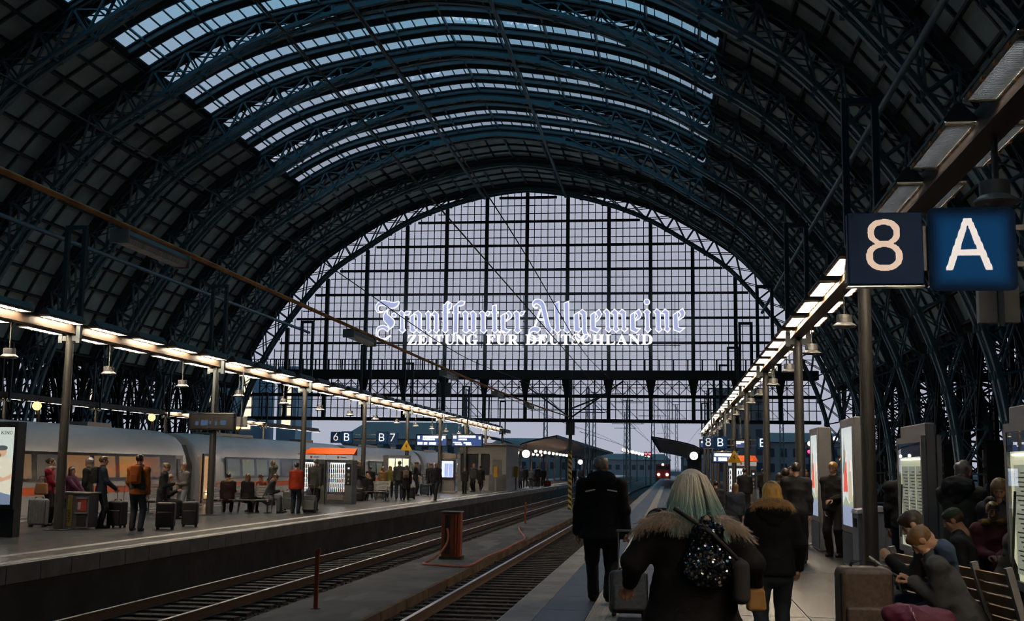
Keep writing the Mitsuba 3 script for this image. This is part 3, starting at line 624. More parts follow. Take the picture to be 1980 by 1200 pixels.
# ---------------------------------------------------------------- lettering on the end wall
SERIF = {'Z':[[[(5,0),(5,4),(65,101),(64,102),(43,102),(33,100),(22,92),(15,75),(11,75),(13,107),(97,108),(95,101),(37,8),(38,7),(64,7),(74,9),(82,13),(90,21),(97,39),(101,39),(97,0)]]], 'E':[[[(3,0),(3,4),(14,6),(18,14),(18,93),(16,100),(12,103),(4,104),(4,108),(95,108),(95,76),(91,76),(87,91),(77,99),(64,102),(49,102),(44,99),(44,59),(52,59),(60,62),(66,70),(68,81),(72,82),(72,28),(68,28),(66,42),(60,50),(44,53),(44,11),(50,7),(63,7),(77,10),(90,19),(98,34),(102,34),(96,0)]]], 'I':[[[(3,0),(3,4),(13,6),(18,14),(18,97),(14,103),(3,104),(3,108),(58,108),(58,104),(48,103),(44,98),(44,12),(47,7),(59,4),(59,0)]]], 'T':[[[(3,75),(3,108),(98,108),(97,75),(94,75),(92,86),(85,97),(75,102),(63,103),(63,13),(66,6),(78,4),(78,0),(22,0),(22,4),(33,6),(37,14),(37,103),(25,102),(17,98),(9,87),(7,76)]]], 'U':[[[(4,106),(4,110),(57,110),(57,106),(46,104),(43,98),(43,29),(47,15),(52,10),(60,7),(71,7),(81,10),(87,15),(93,30),(93,99),(88,105),(78,106),(78,110),(113,110),(113,106),(106,105),(101,99),(100,30),(95,15),(87,6),(73,0),(50,-1),(37,2),(24,12),(19,23),(17,37),(17,99),(14,104)]]], 'N':[[[(4,0),(4,4),(15,6),(18,13),(18,92),(9,103),(4,104),(4,108),(38,108),(92,42),(93,97),(90,102),(79,104),(79,108),(114,108),(114,104),(105,103),(102,100),(100,90),(100,-2),(94,-1),(26,81),(26,10),(30,5),(40,4),(40,0)]]], 'G':[[[(7,44),(7,67),(11,81),(20,95),(28,102),(41,109),(53,112),(75,111),(91,105),(96,106),(100,112),(104,112),(104,75),(99,76),(95,87),(85,99),(73,106),(55,106),(43,97),(36,77),(35,42),(39,24),(45,13),(54,6),(71,4),(77,6),(81,11),(82,32),(78,42),(66,44),(66,48),(119,48),(119,44),(110,43),(106,36),(106,7),(74,-1),(55,-1),(39,3),(28,9),(19,17),(11,30)]]], 'F':[[[(3,104),(3,108),(94,108),(94,76),(90,76),(84,93),(74,100),(48,102),(43,97),(43,59),(51,59),(59,62),(66,72),(67,81),(72,82),(72,28),(68,28),(65,42),(59,50),(51,53),(43,52),(44,10),(49,5),(61,4),(61,0),(4,0),(4,4),(15,7),(18,15),(18,92),(13,102)]]], 'R':[[[(4,0),(4,4),(13,5),(16,8),(18,15),(18,94),(15,101),(4,103),(4,108),(63,108),(76,106),(90,100),(98,90),(99,72),(96,65),(89,58),(76,51),(105,8),(110,4),(114,4),(114,0),(80,0),(47,50),(43,49),(44,10),(48,5),(58,4),(58,0)],[(43,56),(54,55),(62,57),(71,67),(72,88),(69,95),(62,101),(49,102),(44,99)]]], 'D':[[[(4,104),(4,108),(63,108),(81,104),(94,97),(104,86),(111,67),(111,41),(108,29),(102,18),(91,8),(72,1),(5,0),(5,5),(14,6),(18,16),(18,91),(17,98),(13,103)],[(43,15),(45,8),(48,6),(59,6),(69,10),(76,17),(83,38),(83,70),(79,86),(69,99),(59,103),(46,102),(43,95)]]], 'S':[[[(10,39),(15,39),(21,20),(31,9),(41,5),(51,5),(63,11),(66,18),(66,27),(64,32),(57,38),(33,49),(17,62),(12,74),(12,87),(18,101),(28,109),(38,112),(51,112),(73,107),(76,112),(81,112),(81,77),(76,78),(71,92),(62,102),(51,107),(41,107),(34,104),(29,97),(29,92),(30,84),(37,77),(71,61),(82,50),(85,42),(86,30),(80,13),(71,5),(59,0),(38,-1),(24,4),(18,4),(15,-1),(10,-1)]]], 'C':[[[(8,38),(6,62),(10,79),(19,94),(29,103),(41,109),(54,112),(74,111),(90,105),(95,105),(100,112),(104,112),(104,75),(99,76),(95,87),(84,100),(73,106),(59,107),(47,102),(42,96),(35,73),(35,39),(37,29),(43,17),(53,9),(71,7),(88,13),(103,26),(106,21),(90,6),(69,-1),(47,0),(32,6),(25,11),(14,24)]]], 'H':[[[(4,0),(4,4),(13,5),(16,8),(18,15),(18,94),(16,100),(13,103),(4,104),(4,108),(58,108),(57,104),(48,103),(44,99),(44,59),(81,59),(81,98),(77,103),(67,104),(67,108),(121,108),(121,104),(112,103),(107,95),(107,14),(112,5),(121,4),(121,0),(67,0),(67,4),(78,6),(81,11),(80,52),(43,52),(44,10),(48,5),(58,4),(58,0)]]], 'L':[[[(4,0),(4,5),(15,7),(18,16),(18,94),(16,100),(13,103),(4,104),(4,108),(60,108),(60,104),(47,102),(43,93),(44,11),(50,7),(63,7),(79,11),(90,21),(97,37),(102,37),(96,0)]]], 'A':[[[(1,0),(1,4),(7,5),(11,9),(16,19),(51,109),(56,111),(94,20),(100,8),(103,5),(109,4),(109,0),(58,0),(58,4),(64,4),(70,8),(70,15),(62,31),(27,31),(21,16),(21,8),(24,5),(33,4),(33,0)],[(31,39),(60,38),(46,74),(43,72)]]]}
def glyph_poly(gs):
    out = []
    for g in gs: out.append(Polygon(g[0], g[1:]).buffer(0))
    return unary_union(out)
mat('neon_off', (0.5, 0.5, 0.6), 0.5)
SGY = 109.9
def sign_xy(c, px, py):      # drawing units of the two tracing sheets -> metres on the sign's plane
    u = px/6.6 + (0 if c == 6 else 300); v = py/6.6
    return np.array([-28.89 + u*0.05088 + v*0.0014, 18.74 - v*0.0508 - u*0.00026])
def smooth(p, n=2):
    p = np.asarray(p, float)
    for _ in range(n): q = np.roll(p, -1, 0); p = np.stack([0.75*p + 0.25*q, 0.25*p + 0.75*q], 1).reshape(-1, 2)
    return p
def circ(x, y, r): a = np.linspace(0, 2*np.pi, 20)[:-1]; return [(x + r*np.cos(t), y + r*np.sin(t)) for t in a]
FR = [
 ('F', 6, 1, [[(60,290),(48,240),(60,190),(100,150),(150,138),(210,150),(260,165),(310,165),(340,150),(357,152),(350,190),(320,225),(270,245),(220,235),(170,210),(120,200),(90,215),(80,245),(95,280),(130,285),(165,272),(150,290),(105,300)],
   [(205,250),(165,300),(145,350),(155,400),(200,450),(230,490),(222,512),(245,500),(280,470),(298,430),(290,390),(250,350),(205,320),(195,290),(215,262)],
   [(60,545),(65,490),(110,462),(160,455),(205,475),(230,505),(200,545),(180,520),(150,500),(110,505),(85,530),(75,575),(100,615),(140,630),(190,618),(240,580),(245,592),(200,635),(140,655),(85,640),(52,595)], circ(288,327,28)]),
 ('r', 6, 0, [[(345,305),(382,268),(418,295),(418,500),(438,515),(400,555),(355,518),(372,500),(372,330)], [(425,330),(425,300),(445,278),(500,280),(480,325),(440,330)]]),
 ('a', 6, 0, [[(495,345),(550,310),(552,500),(580,515),(540,555),(495,530)], [(540,305),(602,272),(642,310),(637,500),(655,520),(615,555),(580,520),(588,500),(588,335)]]),
 ('n', 6, 0, [[(692,310),(730,272),(760,305),(752,330),(752,500),(768,520),(730,555),(695,520),(708,500),(708,330)], [(768,325),(810,272),(858,310),(855,500),(870,515),(830,555),(795,525),(808,500),(808,335)]]),
 ('k', 6, 0, [[(905,292),(920,280),(920,195),(945,190),(975,150),(992,150),(975,205),(975,500),(978,520),(945,558),(908,520),(918,500),(918,302)], [(982,205),(1008,165),(1035,180),(1025,230),(990,265),(980,240)], [(975,285),(1000,283),(1000,297),(975,300)]]),
 ('f', 6, 0, [[(1040,288),(1052,280),(1052,215),(1080,200),(1130,150),(1155,145),(1200,155),(1185,195),(1140,212),(1110,212),(1110,280),(1135,285),(1135,298),(1110,302),(1105,550),(1060,555),(1053,655),(1042,655),(1045,560),(1055,302),(1040,302)]]),
 ('u', 6, 0, [[(1165,305),(1205,270),(1242,305),(1232,330),(1232,500),(1262,515),(1205,555),(1165,520),(1178,500),(1178,330)], [(1265,300),(1302,270),(1338,308),(1330,500),(1345,515),(1300,555),(1262,520),(1278,500),(1278,330)]]),
 ('r', 6, 0, [[(1380,300),(1420,270),(1455,300),(1455,500),(1475,515),(1435,558),(1388,520),(1400,500),(1400,330)], [(1462,325),(1462,300),(1485,275),(1512,282),(1505,320),(1480,340)]]),
 ('t', 6, 0, [[(1530,285),(1545,278),(1545,210),(1598,195),(1598,280),(1622,285),(1622,297),(1598,302),(1598,500),(1615,515),(1575,555),(1535,520),(1548,500),(1548,302),(1530,298)]]),
 ('e', 6, 0, [[(1652,335),(1700,305),(1705,320),(1705,490),(1728,502),(1775,505),(1720,555),(1655,520)], [(1712,300),(1755,270),(1795,320),(1780,360),(1722,402),(1722,385),(1750,340),(1745,325)]]),
 ('r', 6, 0, [[(1810,300),(1850,268),(1885,300),(1885,495),(1905,515),(1860,555),(1815,520),(1828,500),(1828,330)], [(1890,325),(1890,300),(1915,275),(1955,275),(1935,320),(1905,332)]]),
 ('A', 7, 1, [[(70,205),(72,165),(100,130),(150,120),(195,140),(225,180),(240,240),(262,340),(285,470),(318,490),(295,550),(250,545),(232,500),(215,400),(195,320),(180,240),(160,200),(120,180),(95,195),(90,220),(110,230),(138,222),(125,242),(90,238)], [(160,250),(180,250),(107,462),(88,462)], [(126,370),(212,370),(212,390),(120,390)],
   [(20,555),(30,500),(70,470),(130,470),(175,488),(130,550),(100,530),(60,530),(32,560),(35,590),(70,615),(120,618),(160,605),(205,572),(212,588),(165,632),(90,652),(35,632),(10,595)]]),
 ('l', 7, 0, [[(342,180),(405,152),(405,490),(420,510),(375,552),(332,510),(350,490)]]),
 ('l', 7, 0, [[(465,175),(525,148),(525,490),(545,508),(498,552),(452,510),(470,490)]]),
 ('g', 7, 0, [[(585,320),(645,285),(650,480),(685,490),(640,540),(585,520)], [(640,290),(690,252),(740,290),(738,520),(765,570),(740,612),(690,640),(640,635),(600,605),(598,575),(630,558),(655,575),(650,602),(690,612),(712,590),(685,530),(685,320)]]),
 ('e', 7, 0, [[(790,320),(845,285),(850,300),(850,470),(870,485),(915,487),(865,545),(790,510)], [(852,288),(900,252),(932,310),(900,370),(852,412),(852,385),(880,340)]]),
 ('m', 7, 0, [[(950,285),(990,245),(1030,285),(1025,480),(1045,500),(1012,542),(968,500),(978,480),(978,310)], [(1040,300),(1088,248),(1128,285),(1122,480),(1142,500),(1100,540),(1062,500),(1075,480),(1075,320)], [(1132,300),(1180,248),(1225,285),(1220,480),(1248,490),(1205,535),(1162,500),(1175,480),(1175,315)]]),
 ('e', 7, 0, [[(1280,320),(1335,285),(1338,480),(1360,488),(1400,490),(1345,545),(1278,508)], [(1342,284),(1390,248),(1418,300),(1405,355),(1342,394),(1342,370),(1370,330)]]),
 ('i', 7, 0, [[(1442,285),(1485,245),(1528,285),(1512,310),(1512,480),(1530,500),(1490,540),(1448,500),(1462,480),(1462,310)], circ(1487,160,35)]),
 ('n', 7, 0, [[(1565,285),(1605,242),(1650,280),(1645,480),(1662,500),(1620,538),(1580,500),(1590,480),(1590,310)], [(1655,300),(1705,245),(1752,285),(1745,475),(1765,492),(1728,535),(1685,500),(1697,480),(1697,310)]]),
 ('e', 7, 0, [[(1800,320),(1860,278),(1862,470),(1885,480),(1938,480),(1875,533),(1800,505)], [(1868,276),(1920,238),(1948,295),(1930,345),(1866,387),(1866,360),(1895,320)]])]
signl = thing('illuminated_lettering', 'large illuminated blackletter newspaper lettering hung before the glazed end wall', 'sign')
FACE = (0.27, 0.31, 0.50); TUBE = (0.80, 0.78, 0.84); TEXTW = (0.85, 0.82, 0.79)
up_xz = lambda y: np.array([[1, 0, 0, 0], [0, 0, -1, y], [0, 1, 0, 0], [0, 0, 0, 1.0]])
for ch, sheet, sm, polys in FR:
    f, o = MB(), MB()
    for p in polys:
        q = smooth(p, 2) if sm or len(p) == 19 else np.asarray(p, float)
        w = np.array([sign_xy(sheet, a, b) for a, b in q]); P = Polygon(w).buffer(0)
        f.prism(P, 0.12, up_xz(SGY)); o.prism(P.buffer(0.035, join_style=2).difference(P.buffer(-0.045)), 0.20, up_xz(SGY + 0.04))
    l = part(signl, 'letter', lamp(f.ply('glow'), FACE)); part(l, 'tube_outline', lamp(o.ply('glow'), TUBE))
def word(txt, x0, x1, zt, zb):
    gl = []; x = 0
    for c in txt:
        if c == ' ': x += 60; continue
        p = glyph_poly(SERIF['U' if c == 'Ü' else c])
        if c == 'Ü': p = unary_union([p, Point(42, 138).buffer(13), Point(80, 138).buffer(13)])
        b = p.bounds; gl.append(affinity.translate(p, x - b[0], 0)); x += b[2] - b[0] + 14
    s = (x1 - x0)/(x - 14); h = (zt - zb)/108.0
    return [affinity.translate(affinity.scale(g, s, h, origin=(0, 0)), x0, zb) for g in gl]
sign2 = thing('illuminated_lettering', 'small white illuminated serif lettering below the blackletter sign', 'sign')
def sx(c, px): return sign_xy(c, px, 790)[0]
for txt, a, b in (('ZEITUNG', sx(6, 460), sx(6, 1350)), ('FÜR', sx(6, 1460), sx(6, 1862)), ('DEUTSCHLAND', sx(6, 1955), sx(7, 1535))):
    for g in word(txt, a, b, 14.27 if txt != 'FÜR' else 14.27, 13.32): part(sign2, 'letter', lamp(MB().prism(g.buffer(0.02), 0.15, up_xz(SGY)).ply('glow'), TEXTW))
hang = MB()
for x in (-27, -22.0, -17.9, -13.9, -9.9, -5.9, -2, 0.5): hang.bars([[x, SGY+0.02, 13.0]], [[x, SGY+0.02, 18.2]], 0.05); hang.bars([[x, SGY, 15.6], [x, SGY, 13.5]], [[x, YF, 15.6], [x, YF, 13.5]], 0.05)
for z in (13.25, 14.9, 17.4): hang.bars([[-28.6, SGY+0.03, z]], [[1.0, SGY+0.03, z]], 0.04)
solo('sign_scaffold', hang.ply('steel_dark'), 'thin steel frame carrying the illuminated lettering', 'frame')

# ---------------------------------------------------------------- platform signs
mat('panel_dim', (0.45, 0.45, 0.44), 0.6)
def flat_text(txt, h, o, bold=False, depth=0.006):
    """lettering that faces -y with its lower left corner at o"""
    m = text_mesh(txt, h, depth, bold); b = m.bounds; m.apply_translation([-b[0][0], -b[0][1], 0]); m.apply_transform(np.array([[1, 0, 0, o[0]], [0, 0, -1, o[1]], [0, 1, 0, o[2]], [0, 0, 0, 1.0]])); return (m.vertices, m.faces), b[1][0] - b[0][0]
def centred(txt, h, cx, y, z0, bold=False):
    v, w = flat_text(txt, h, (0, y, z0), bold); return (v[0] + [cx - w/2, 0, 0], v[1])
def number_sign(label, plates, y, z0, size, post, lit=()):
    """plates: (x0, text, height of the text, colour of its light)"""
    t = thing('platform_sign', label, 'sign')
    for x0, ch, col, glow in plates:
        p = part(t, 'panel', ply(rbox(size, 0.10, size, 0.012).apply_translation([x0+size/2, y+0.05, z0+size/2]), 'sign_blue', 30))
        part(p, 'edge_strip', MB().box(x0-0.004, x0+size+0.004, y+0.012, y+0.10, z0-0.014, z0-0.004).ply('chrome'))
        if glow:
            for k, e in enumerate(np.linspace(0.03, 0.40, 7)):
                w = size*(0.5 - e*0.62); a = unary_union([sbox(x0+size*0.55-w, z0+size*0.48-w, x0+size*0.55+w, z0+size*0.48+w)]).buffer(0.05)
                if k < 6: w2 = size*(0.5 - np.linspace(0.03, 0.40, 7)[k+1]*0.62); a = a.difference(sbox(x0+size*0.55-w2, z0+size*0.48-w2, x0+size*0.55+w2, z0+size*0.48+w2).buffer(0.05))
                part(p, 'backlit_area', lamp(MB().prism(a, 0.001, up_xz(y)).ply('glow_dark'), np.array((0.001, 0.023, 0.066))*glow*(0.06, 0.16, 0.36, 0.6, 0.8, 0.95, 1)[k]))
        part(p, 'character', lamp(ply(centred(ch, size*0.70, x0+size*0.5 - (0.02*size if ch == '8' else -0.0), y-0.002, z0+size*0.19), 'letter_white'), col))
    x0, x1 = min(p[0] for p in plates), max(p[0] for p in plates) + size
    r = MB(); a, b = (x1, post) if post > x1 else (post, x0)
    for z in (z0+size*0.28, z0+size*0.78): r.box(a, b, y+0.03, y+0.07, z-0.02, z+0.02)
    r.box(x0+size-0.005, x0+size+0.055, y+0.035, y+0.065, z0+0.2*size, z0+0.82*size)
    part(t, 'bracket', r.ply('steel_light'))
WARM, COOL = (0.44, 0.31, 0.23), (0.50, 0.455, 0.42)
number_sign('dark blue platform sign reading 8 A hanging right above the foreground', [(1.32, '8', WARM, 0), (1.91, 'A', COOL, 1.0)], 8.8, 3.03, 0.545, 3.0)
number_sign('distant blue platform sign with 8 and B on the left of its post', [(1.52, '8', COOL, 0), (2.07, 'B', TEXTW, 0.7)], 55.9, 2.68, 0.54, 3.0)
number_sign('distant blue platform sign with a lone B right of its post', [(4.03, 'B', TEXTW, 0.7)], 55.9, 2.68, 0.54, 3.1)
number_sign('blue sign with 6 and a white B, left of the lamp post before the train', [(-16.36, '6', COOL, 0), (-15.82, 'B', TEXTW, 0.7)], 55.2, 2.73, 0.53, -14.75)
number_sign('blue sign with B and a white 7, right of its lamp post', [(-14.08, 'B', TEXTW, 0.7), (-13.54, '7', COOL, 0)], 55.2, 2.73, 0.53, -14.65)
# backs of two sign boxes
t = thing('sign_box', 'grey back of a hanging sign box just below the blue 8 A sign', 'sign'); m = MB().box(2.84, 3.20, 11.15, 11.25, 3.04, 3.41)
part(t, 'box', m.ply('steel_light')); part(t, 'hanger', MB().box(3.0, 3.05, 11.1, 11.15, 3.0, 4.85).ply('steel_dark'))
t = thing('sign_box', 'grey square panel on top of a tall post over the left platform', 'sign'); part(t, 'box', MB().box(-15.15, -14.2, 74.75, 74.85, 6.2, 7.1).ply('steel_light')); part(t, 'pole', MB().box(-14.78, -14.62, 74.55, 74.72, 0, 8.0).ply('steel_dark'))
t = thing('sign_box', 'small pale square panel hanging beside the dark departure board at the left', 'sign'); part(t, 'box', MB().box(-14.77, -14.39, 38.5, 38.56, 2.91, 3.26).ply('white_metal')); part(t, 'hanger', MB().box(-14.6, -14.56, 38.45, 38.5, 2.9, 4.9).ply('steel_dark'))
# departure monitors
mat('screen_case', (0.004, 0.0044, 0.0052), 0.4)
def monitor(label, x0, x1, y, z0, z1, rows, on=True, hang=4.85):
    t = thing('departure_monitor', label, 'display')
    part(t, 'case', ply(rbox(x1-x0, 0.22, z1-z0, 0.03).apply_translation([(x0+x1)/2, y+0.11, (z0+z1)/2]), 'screen_case', 30))
    b = 0.07
    if on: part(t, 'screen', lamp(MB().box(x0+b, x1-b, y-0.006, y-0.001, z0+b, z1-b).ply('glow_dark'), (0.035, 0.06, 0.17)))
    else: part(t, 'screen', MB().box(x0+b, x1-b, y-0.006, y-0.001, z0+b, z1-b).ply('black_plastic'))
    tx = MB(); W, H = x1-x0-2*b, z1-z0-2*b
    for (u0, u1, v0, v1) in rows: tx.box(x0+b+u0*W, x0+b+u1*W, y-0.012, y-0.006, z0+b+v0*H, z0+b+v1*H)
    part(t, 'text_lines', lamp(tx.ply('glow' if on else 'glow_dark'), (0.75, 0.78, 0.85) if on else (0.03, 0.05, 0.09)), kind='stuff')
    xm = (x0+x1)/2; xb = BXR if xm > 0 else BXL
    part(t, 'hanger', MB().box(xm-0.04, xm+0.04, y+0.08, y+0.16, z1, hang).box(min(xm, xb), max(xm, xb), y+0.08, y+0.16, hang-.1, hang).ply('steel_dark'))
R1 = [(0.02, .10, .62, .94), (.2, .8, .72, .95), (.2, .62, .52, .68), (.86, .98, .66, .95), (.78, .88, .50, .66), (.02, .2, .06, .34), (.24, .36, .06, .34), (.42, .66, .06, .34)]
R2 = [(0.02, .14, .66, .94), (.2, .8, .74, .96), (.2, .5, .52, .68), (.90, .97, .6, .9), (.02, .3, .26, .36), (.08, .34, .06, .22), (.38, .64, .2, .36), (.46, .66, .06, .2)]
monitor('lit blue departure monitor left of the post beside the far info column', -16.32, -14.26, 74.3, 2.93, 3.72, R1)
monitor('lit blue departure monitor right of the post above the kiosk booth', -13.98, -11.94, 74.3, 2.93, 3.76, R2)
monitor('dark switched-off departure board hanging before the white train', -15.42, -13.88, 36.0, 2.71, 3.27, [(0.12, .2, .2, .5), (.26, .42, .2, .6), (.46, .5, .3, .55), (.6, .64, .2, .5), (.72, .86, .25, .6)], False)
monitor('small blue monitor hanging between the distant 8 B signs, left one', 1.6, 2.95, 65.5, 2.85, 3.35, R1[:5]); monitor('small blue monitor hanging between the distant 8 B signs, right one', 3.3, 4.4, 65.5, 2.85, 3.35, R2[:5])
monitor('lit departure monitor below the distant blue 8 B sign, above the vending machine', 2.1, 3.5, 60.6, 2.02, 2.62, [(.05, .95, .6, .95), (.02, .12, .1, .5), (.2, .55, .1, .5), (.62, .95, .15, .5)])
# warning triangles
mat('warn_yellow', (0.6, 0.33, 0.01), 0.5)
for x, y, z, lb in ((-14.7, 64.5, 2.55, 'yellow warning triangle on a post of the left platform'), (2.98, 55.93, 2.05, 'yellow warning triangle right under the distant 8 B sign')):
    t = thing('warning_sign', lb, 'sign'); tri = Polygon([(x-0.30, z), (x+0.30, z), (x, z+0.52)]).buffer(0.03)
    part(t, 'plate', MB().prism(tri, 0.03, up_xz(y)).ply('warn_yellow')); part(t, 'symbol', MB().prism(Polygon([(x-0.03, z+0.08), (x+0.06, z+0.22), (x, z+0.22), (x+0.04, z+0.38), (x-0.06, z+0.2), (x, z+0.2)]), 0.01, up_xz(y-0.03)).ply('black_matt'))

# ---------------------------------------------------------------- the white train
mat('train_white', speckle((0.4624, 0.4556, 0.4624), (0.5304, 0.5236, 0.5304), 0.4), 0.3, clearcoat=0.5)
mat('train_red', (0.70, 0.12, 0.02), 0.35)
mat('train_dark', (0.015, 0.017, 0.02), 0.3)
mat('window_band', (0.012, 0.014, 0.018), 0.12, spec=0.6)
mat('seat_cloth', (0.08, 0.05, 0.035), 0.8)
scene['mat_pane_dark'] = {'type': 'thindielectric', 'int_ior': 1.5}
XT = -20.85
def prof(w=1.0):
    r = [(1.46, -0.75), (1.50, -0.2), (1.52, 0.4), (1.52, 1.0), (1.47, 1.5), (1.36, 2.0), (1.16, 2.45), (0.85, 2.75), (0.45, 2.9), (0, 2.94)]
    p = [(x*w, z) for x, z in r]; p += [(-x, z) for x, z in p[-2::-1]]; return p
def car(idx, y0, y1, warm):
    t = thing('train_car', f'{idx} car of the white high speed train with a red stripe, counted from the left', 'train car', 'cars of the white train')
    pp = np.array(prof()); n = len(pp); ys = [y0+0.35, y0+0.42, y0+1.2, y1-1.2, y1-0.42, y1-0.35]; sc = [0.84, 0.93, 1, 1, 0.93, 0.84]
    V = np.concatenate([np.stack([pp[:, 0]*s + XT, pp[:, 0]*0 + y, (pp[:, 1]-0.9)*(0.5+0.5*s)+0.9], 1) for y, s in zip(ys, sc)]); F = []
    for i in range(5):
        for j in range(n): a, b = i*n+j, i*n+(j+1) % n; F += [[a, b+n, b], [a, a+n, b+n]]
    for base, rev in ((0, False), (5*n, True)):
        for j in range(1, n-1): F.append([base, base+j, base+j+1] if not rev else [base, base+j+1, base+j])
    part(t, 'body', ply((V, np.array(F)), 'train_white', 35))
    X = XT + 1.52
    b = part(t, 'window_band', MB().bars([[X-0.005, y0+3.0, 1.49]], [[X-0.005, y1-1.9, 1.49]], 0.05, 0.92, up=(-0.09, 0, 1)).ply('window_band'))
    part(t, 'red_stripe', MB().box(X-0.03, X+0.012, y0+1.3, y1-1.3, 0.60, 0.84).ply('train_red'))
    part(t, 'skirt_line', MB().box(X-0.05, X+0.01, y0+0.5, y1-0.5, -0.12, -0.06).ply('train_dark'))
    part(t, 'roof_fairing', MB().box(XT-0.5, XT+0.5, y0+4, y0+9, 2.9, 3.04).box(XT-0.4, XT+0.4, y1-7, y1-5.2, 2.9, 3.06).ply('grey_metal'))
    yy = np.arange(y0+3.15, y1-3.2, 1.82)
    for k, y in enumerate(yy):
        c = warm[k % len(warm)]  # first car: lit interior; other cars: reflections painted as glow
        pn = MB().bars([[X+0.022, y, 1.49]], [[X+0.022, y+1.5, 1.49]], 0.01, 0.74, up=(-0.09, 0, 1))
        w = part(b, 'window', lamp(pn.ply('window_band'), c) if sum(c) > 0 else pn.ply('window_band'))
    for k, y in enumerate(yy):
        if sum(warm[k % len(warm)]) > 0.1 and k % 2 == 0:
            part(b, 'seat_back', MB().bars([[X+0.032, y+0.35, 1.32]], [[X+0.032, y+0.75, 1.32]], 0.008, 0.4, up=(-0.09, 0, 1)).ply('seat_cloth'))
    for y in (y0+1.45, y1-1.6):
        d = part(t, 'door', MB().bars([[X-0.01, y-0.45, 0.95]], [[X-0.01, y+0.45, 0.95]], 0.06, 2.0, up=(-0.06, 0, 1)).ply('grey_metal'))
        part(d, 'door_window', MB().bars([[X+0.025, y-0.16, 1.4]], [[X+0.025, y+0.16, 1.4]], 0.02, 0.8, up=(-0.08, 0, 1)).ply('window_band'))
    part(t, 'gangway', MB().prism(Polygon([(XT-1.2, -0.4), (XT+1.22, -0.4), (XT+1.22, 1.6), (XT+0.9, 2.4), (XT-0.9, 2.4), (XT-1.2, 1.6)]), 0.8, up_xz(y1+0.42)).ply('rubber'))
    for y in (y0+3.5, y1-3.5): part(t, 'bogie', MB().box(XT-1.2, XT+1.2, y-1.5, y+1.5, -0.8, -0.45).ply('train_dark'))
W1 = [(0.12, 0.055, 0.02), (0.11, 0.055, 0.022), (0.15, 0.075, 0.015), (0.07, 0.03, 0.015), (0.085, 0.045, 0.02), (0.025, 0.02, 0.018)]
W2 = [(0.03, 0.034, 0.03), (0.055, 0.06, 0.038), (0.035, 0.04, 0.022), (0.05, 0.052, 0.03), (0.012, 0.013, 0.014)]  # platform reflections painted into the panes as a faint glow
car('first', 21.6, 46.0, W1); car('second', 46.4, 70.7, W2); car('third', 71.1, 91.5, W2); car('fourth', 91.9, 112, W2)
t = thing('train_doorway', 'open lit train doorway with warm light at the joint of the first two cars', 'door'); part(t, 'opening', lamp(MB().box(XT+1.505, XT+1.545, 46.9, 47.7, 0.1, 1.95).ply('glow'), (0.26, 0.12, 0.035))); part(t, 'frame', MB().box(XT+1.50, XT+1.56, 46.78, 46.9, 0, 2.05).box(XT+1.50, XT+1.56, 47.7, 47.82, 0, 2.05).box(XT+1.50, XT+1.56, 46.78, 47.82, 1.95, 2.05).ply('train_dark'))
part(t, 'step_light', lamp(MB().box(XT+1.55, XT+1.6, 47.2, 47.5, 0.35, 0.5).ply('glow'), (3, 1.8, 0.8)))
# the far track's lamps above the train roof
for x, y, z in ((-27, 47, 4.0), (-26.4, 57, 3.95), (-26, 68, 3.9)):
    t = thing('signal_lamp', ('left', 'middle', 'right')[(47, 57, 68).index(y)] + ' one of three small orange lamps glowing above the train roof', 'lamp', 'orange lamps above the train'); part(t, 'bulb', lamp(ply(trimesh.creation.icosphere(2, 0.19).apply_translation([x, y, z]), 'glow'), (4, 1.5, 0.35))); part(t, 'pole', MB().box(x-.05, x+.05, y+.1, y+.2, -1, z+.3).box(x-.05, x+.05, y, y+.2, z+.15, z+.25).ply('steel_dark'))
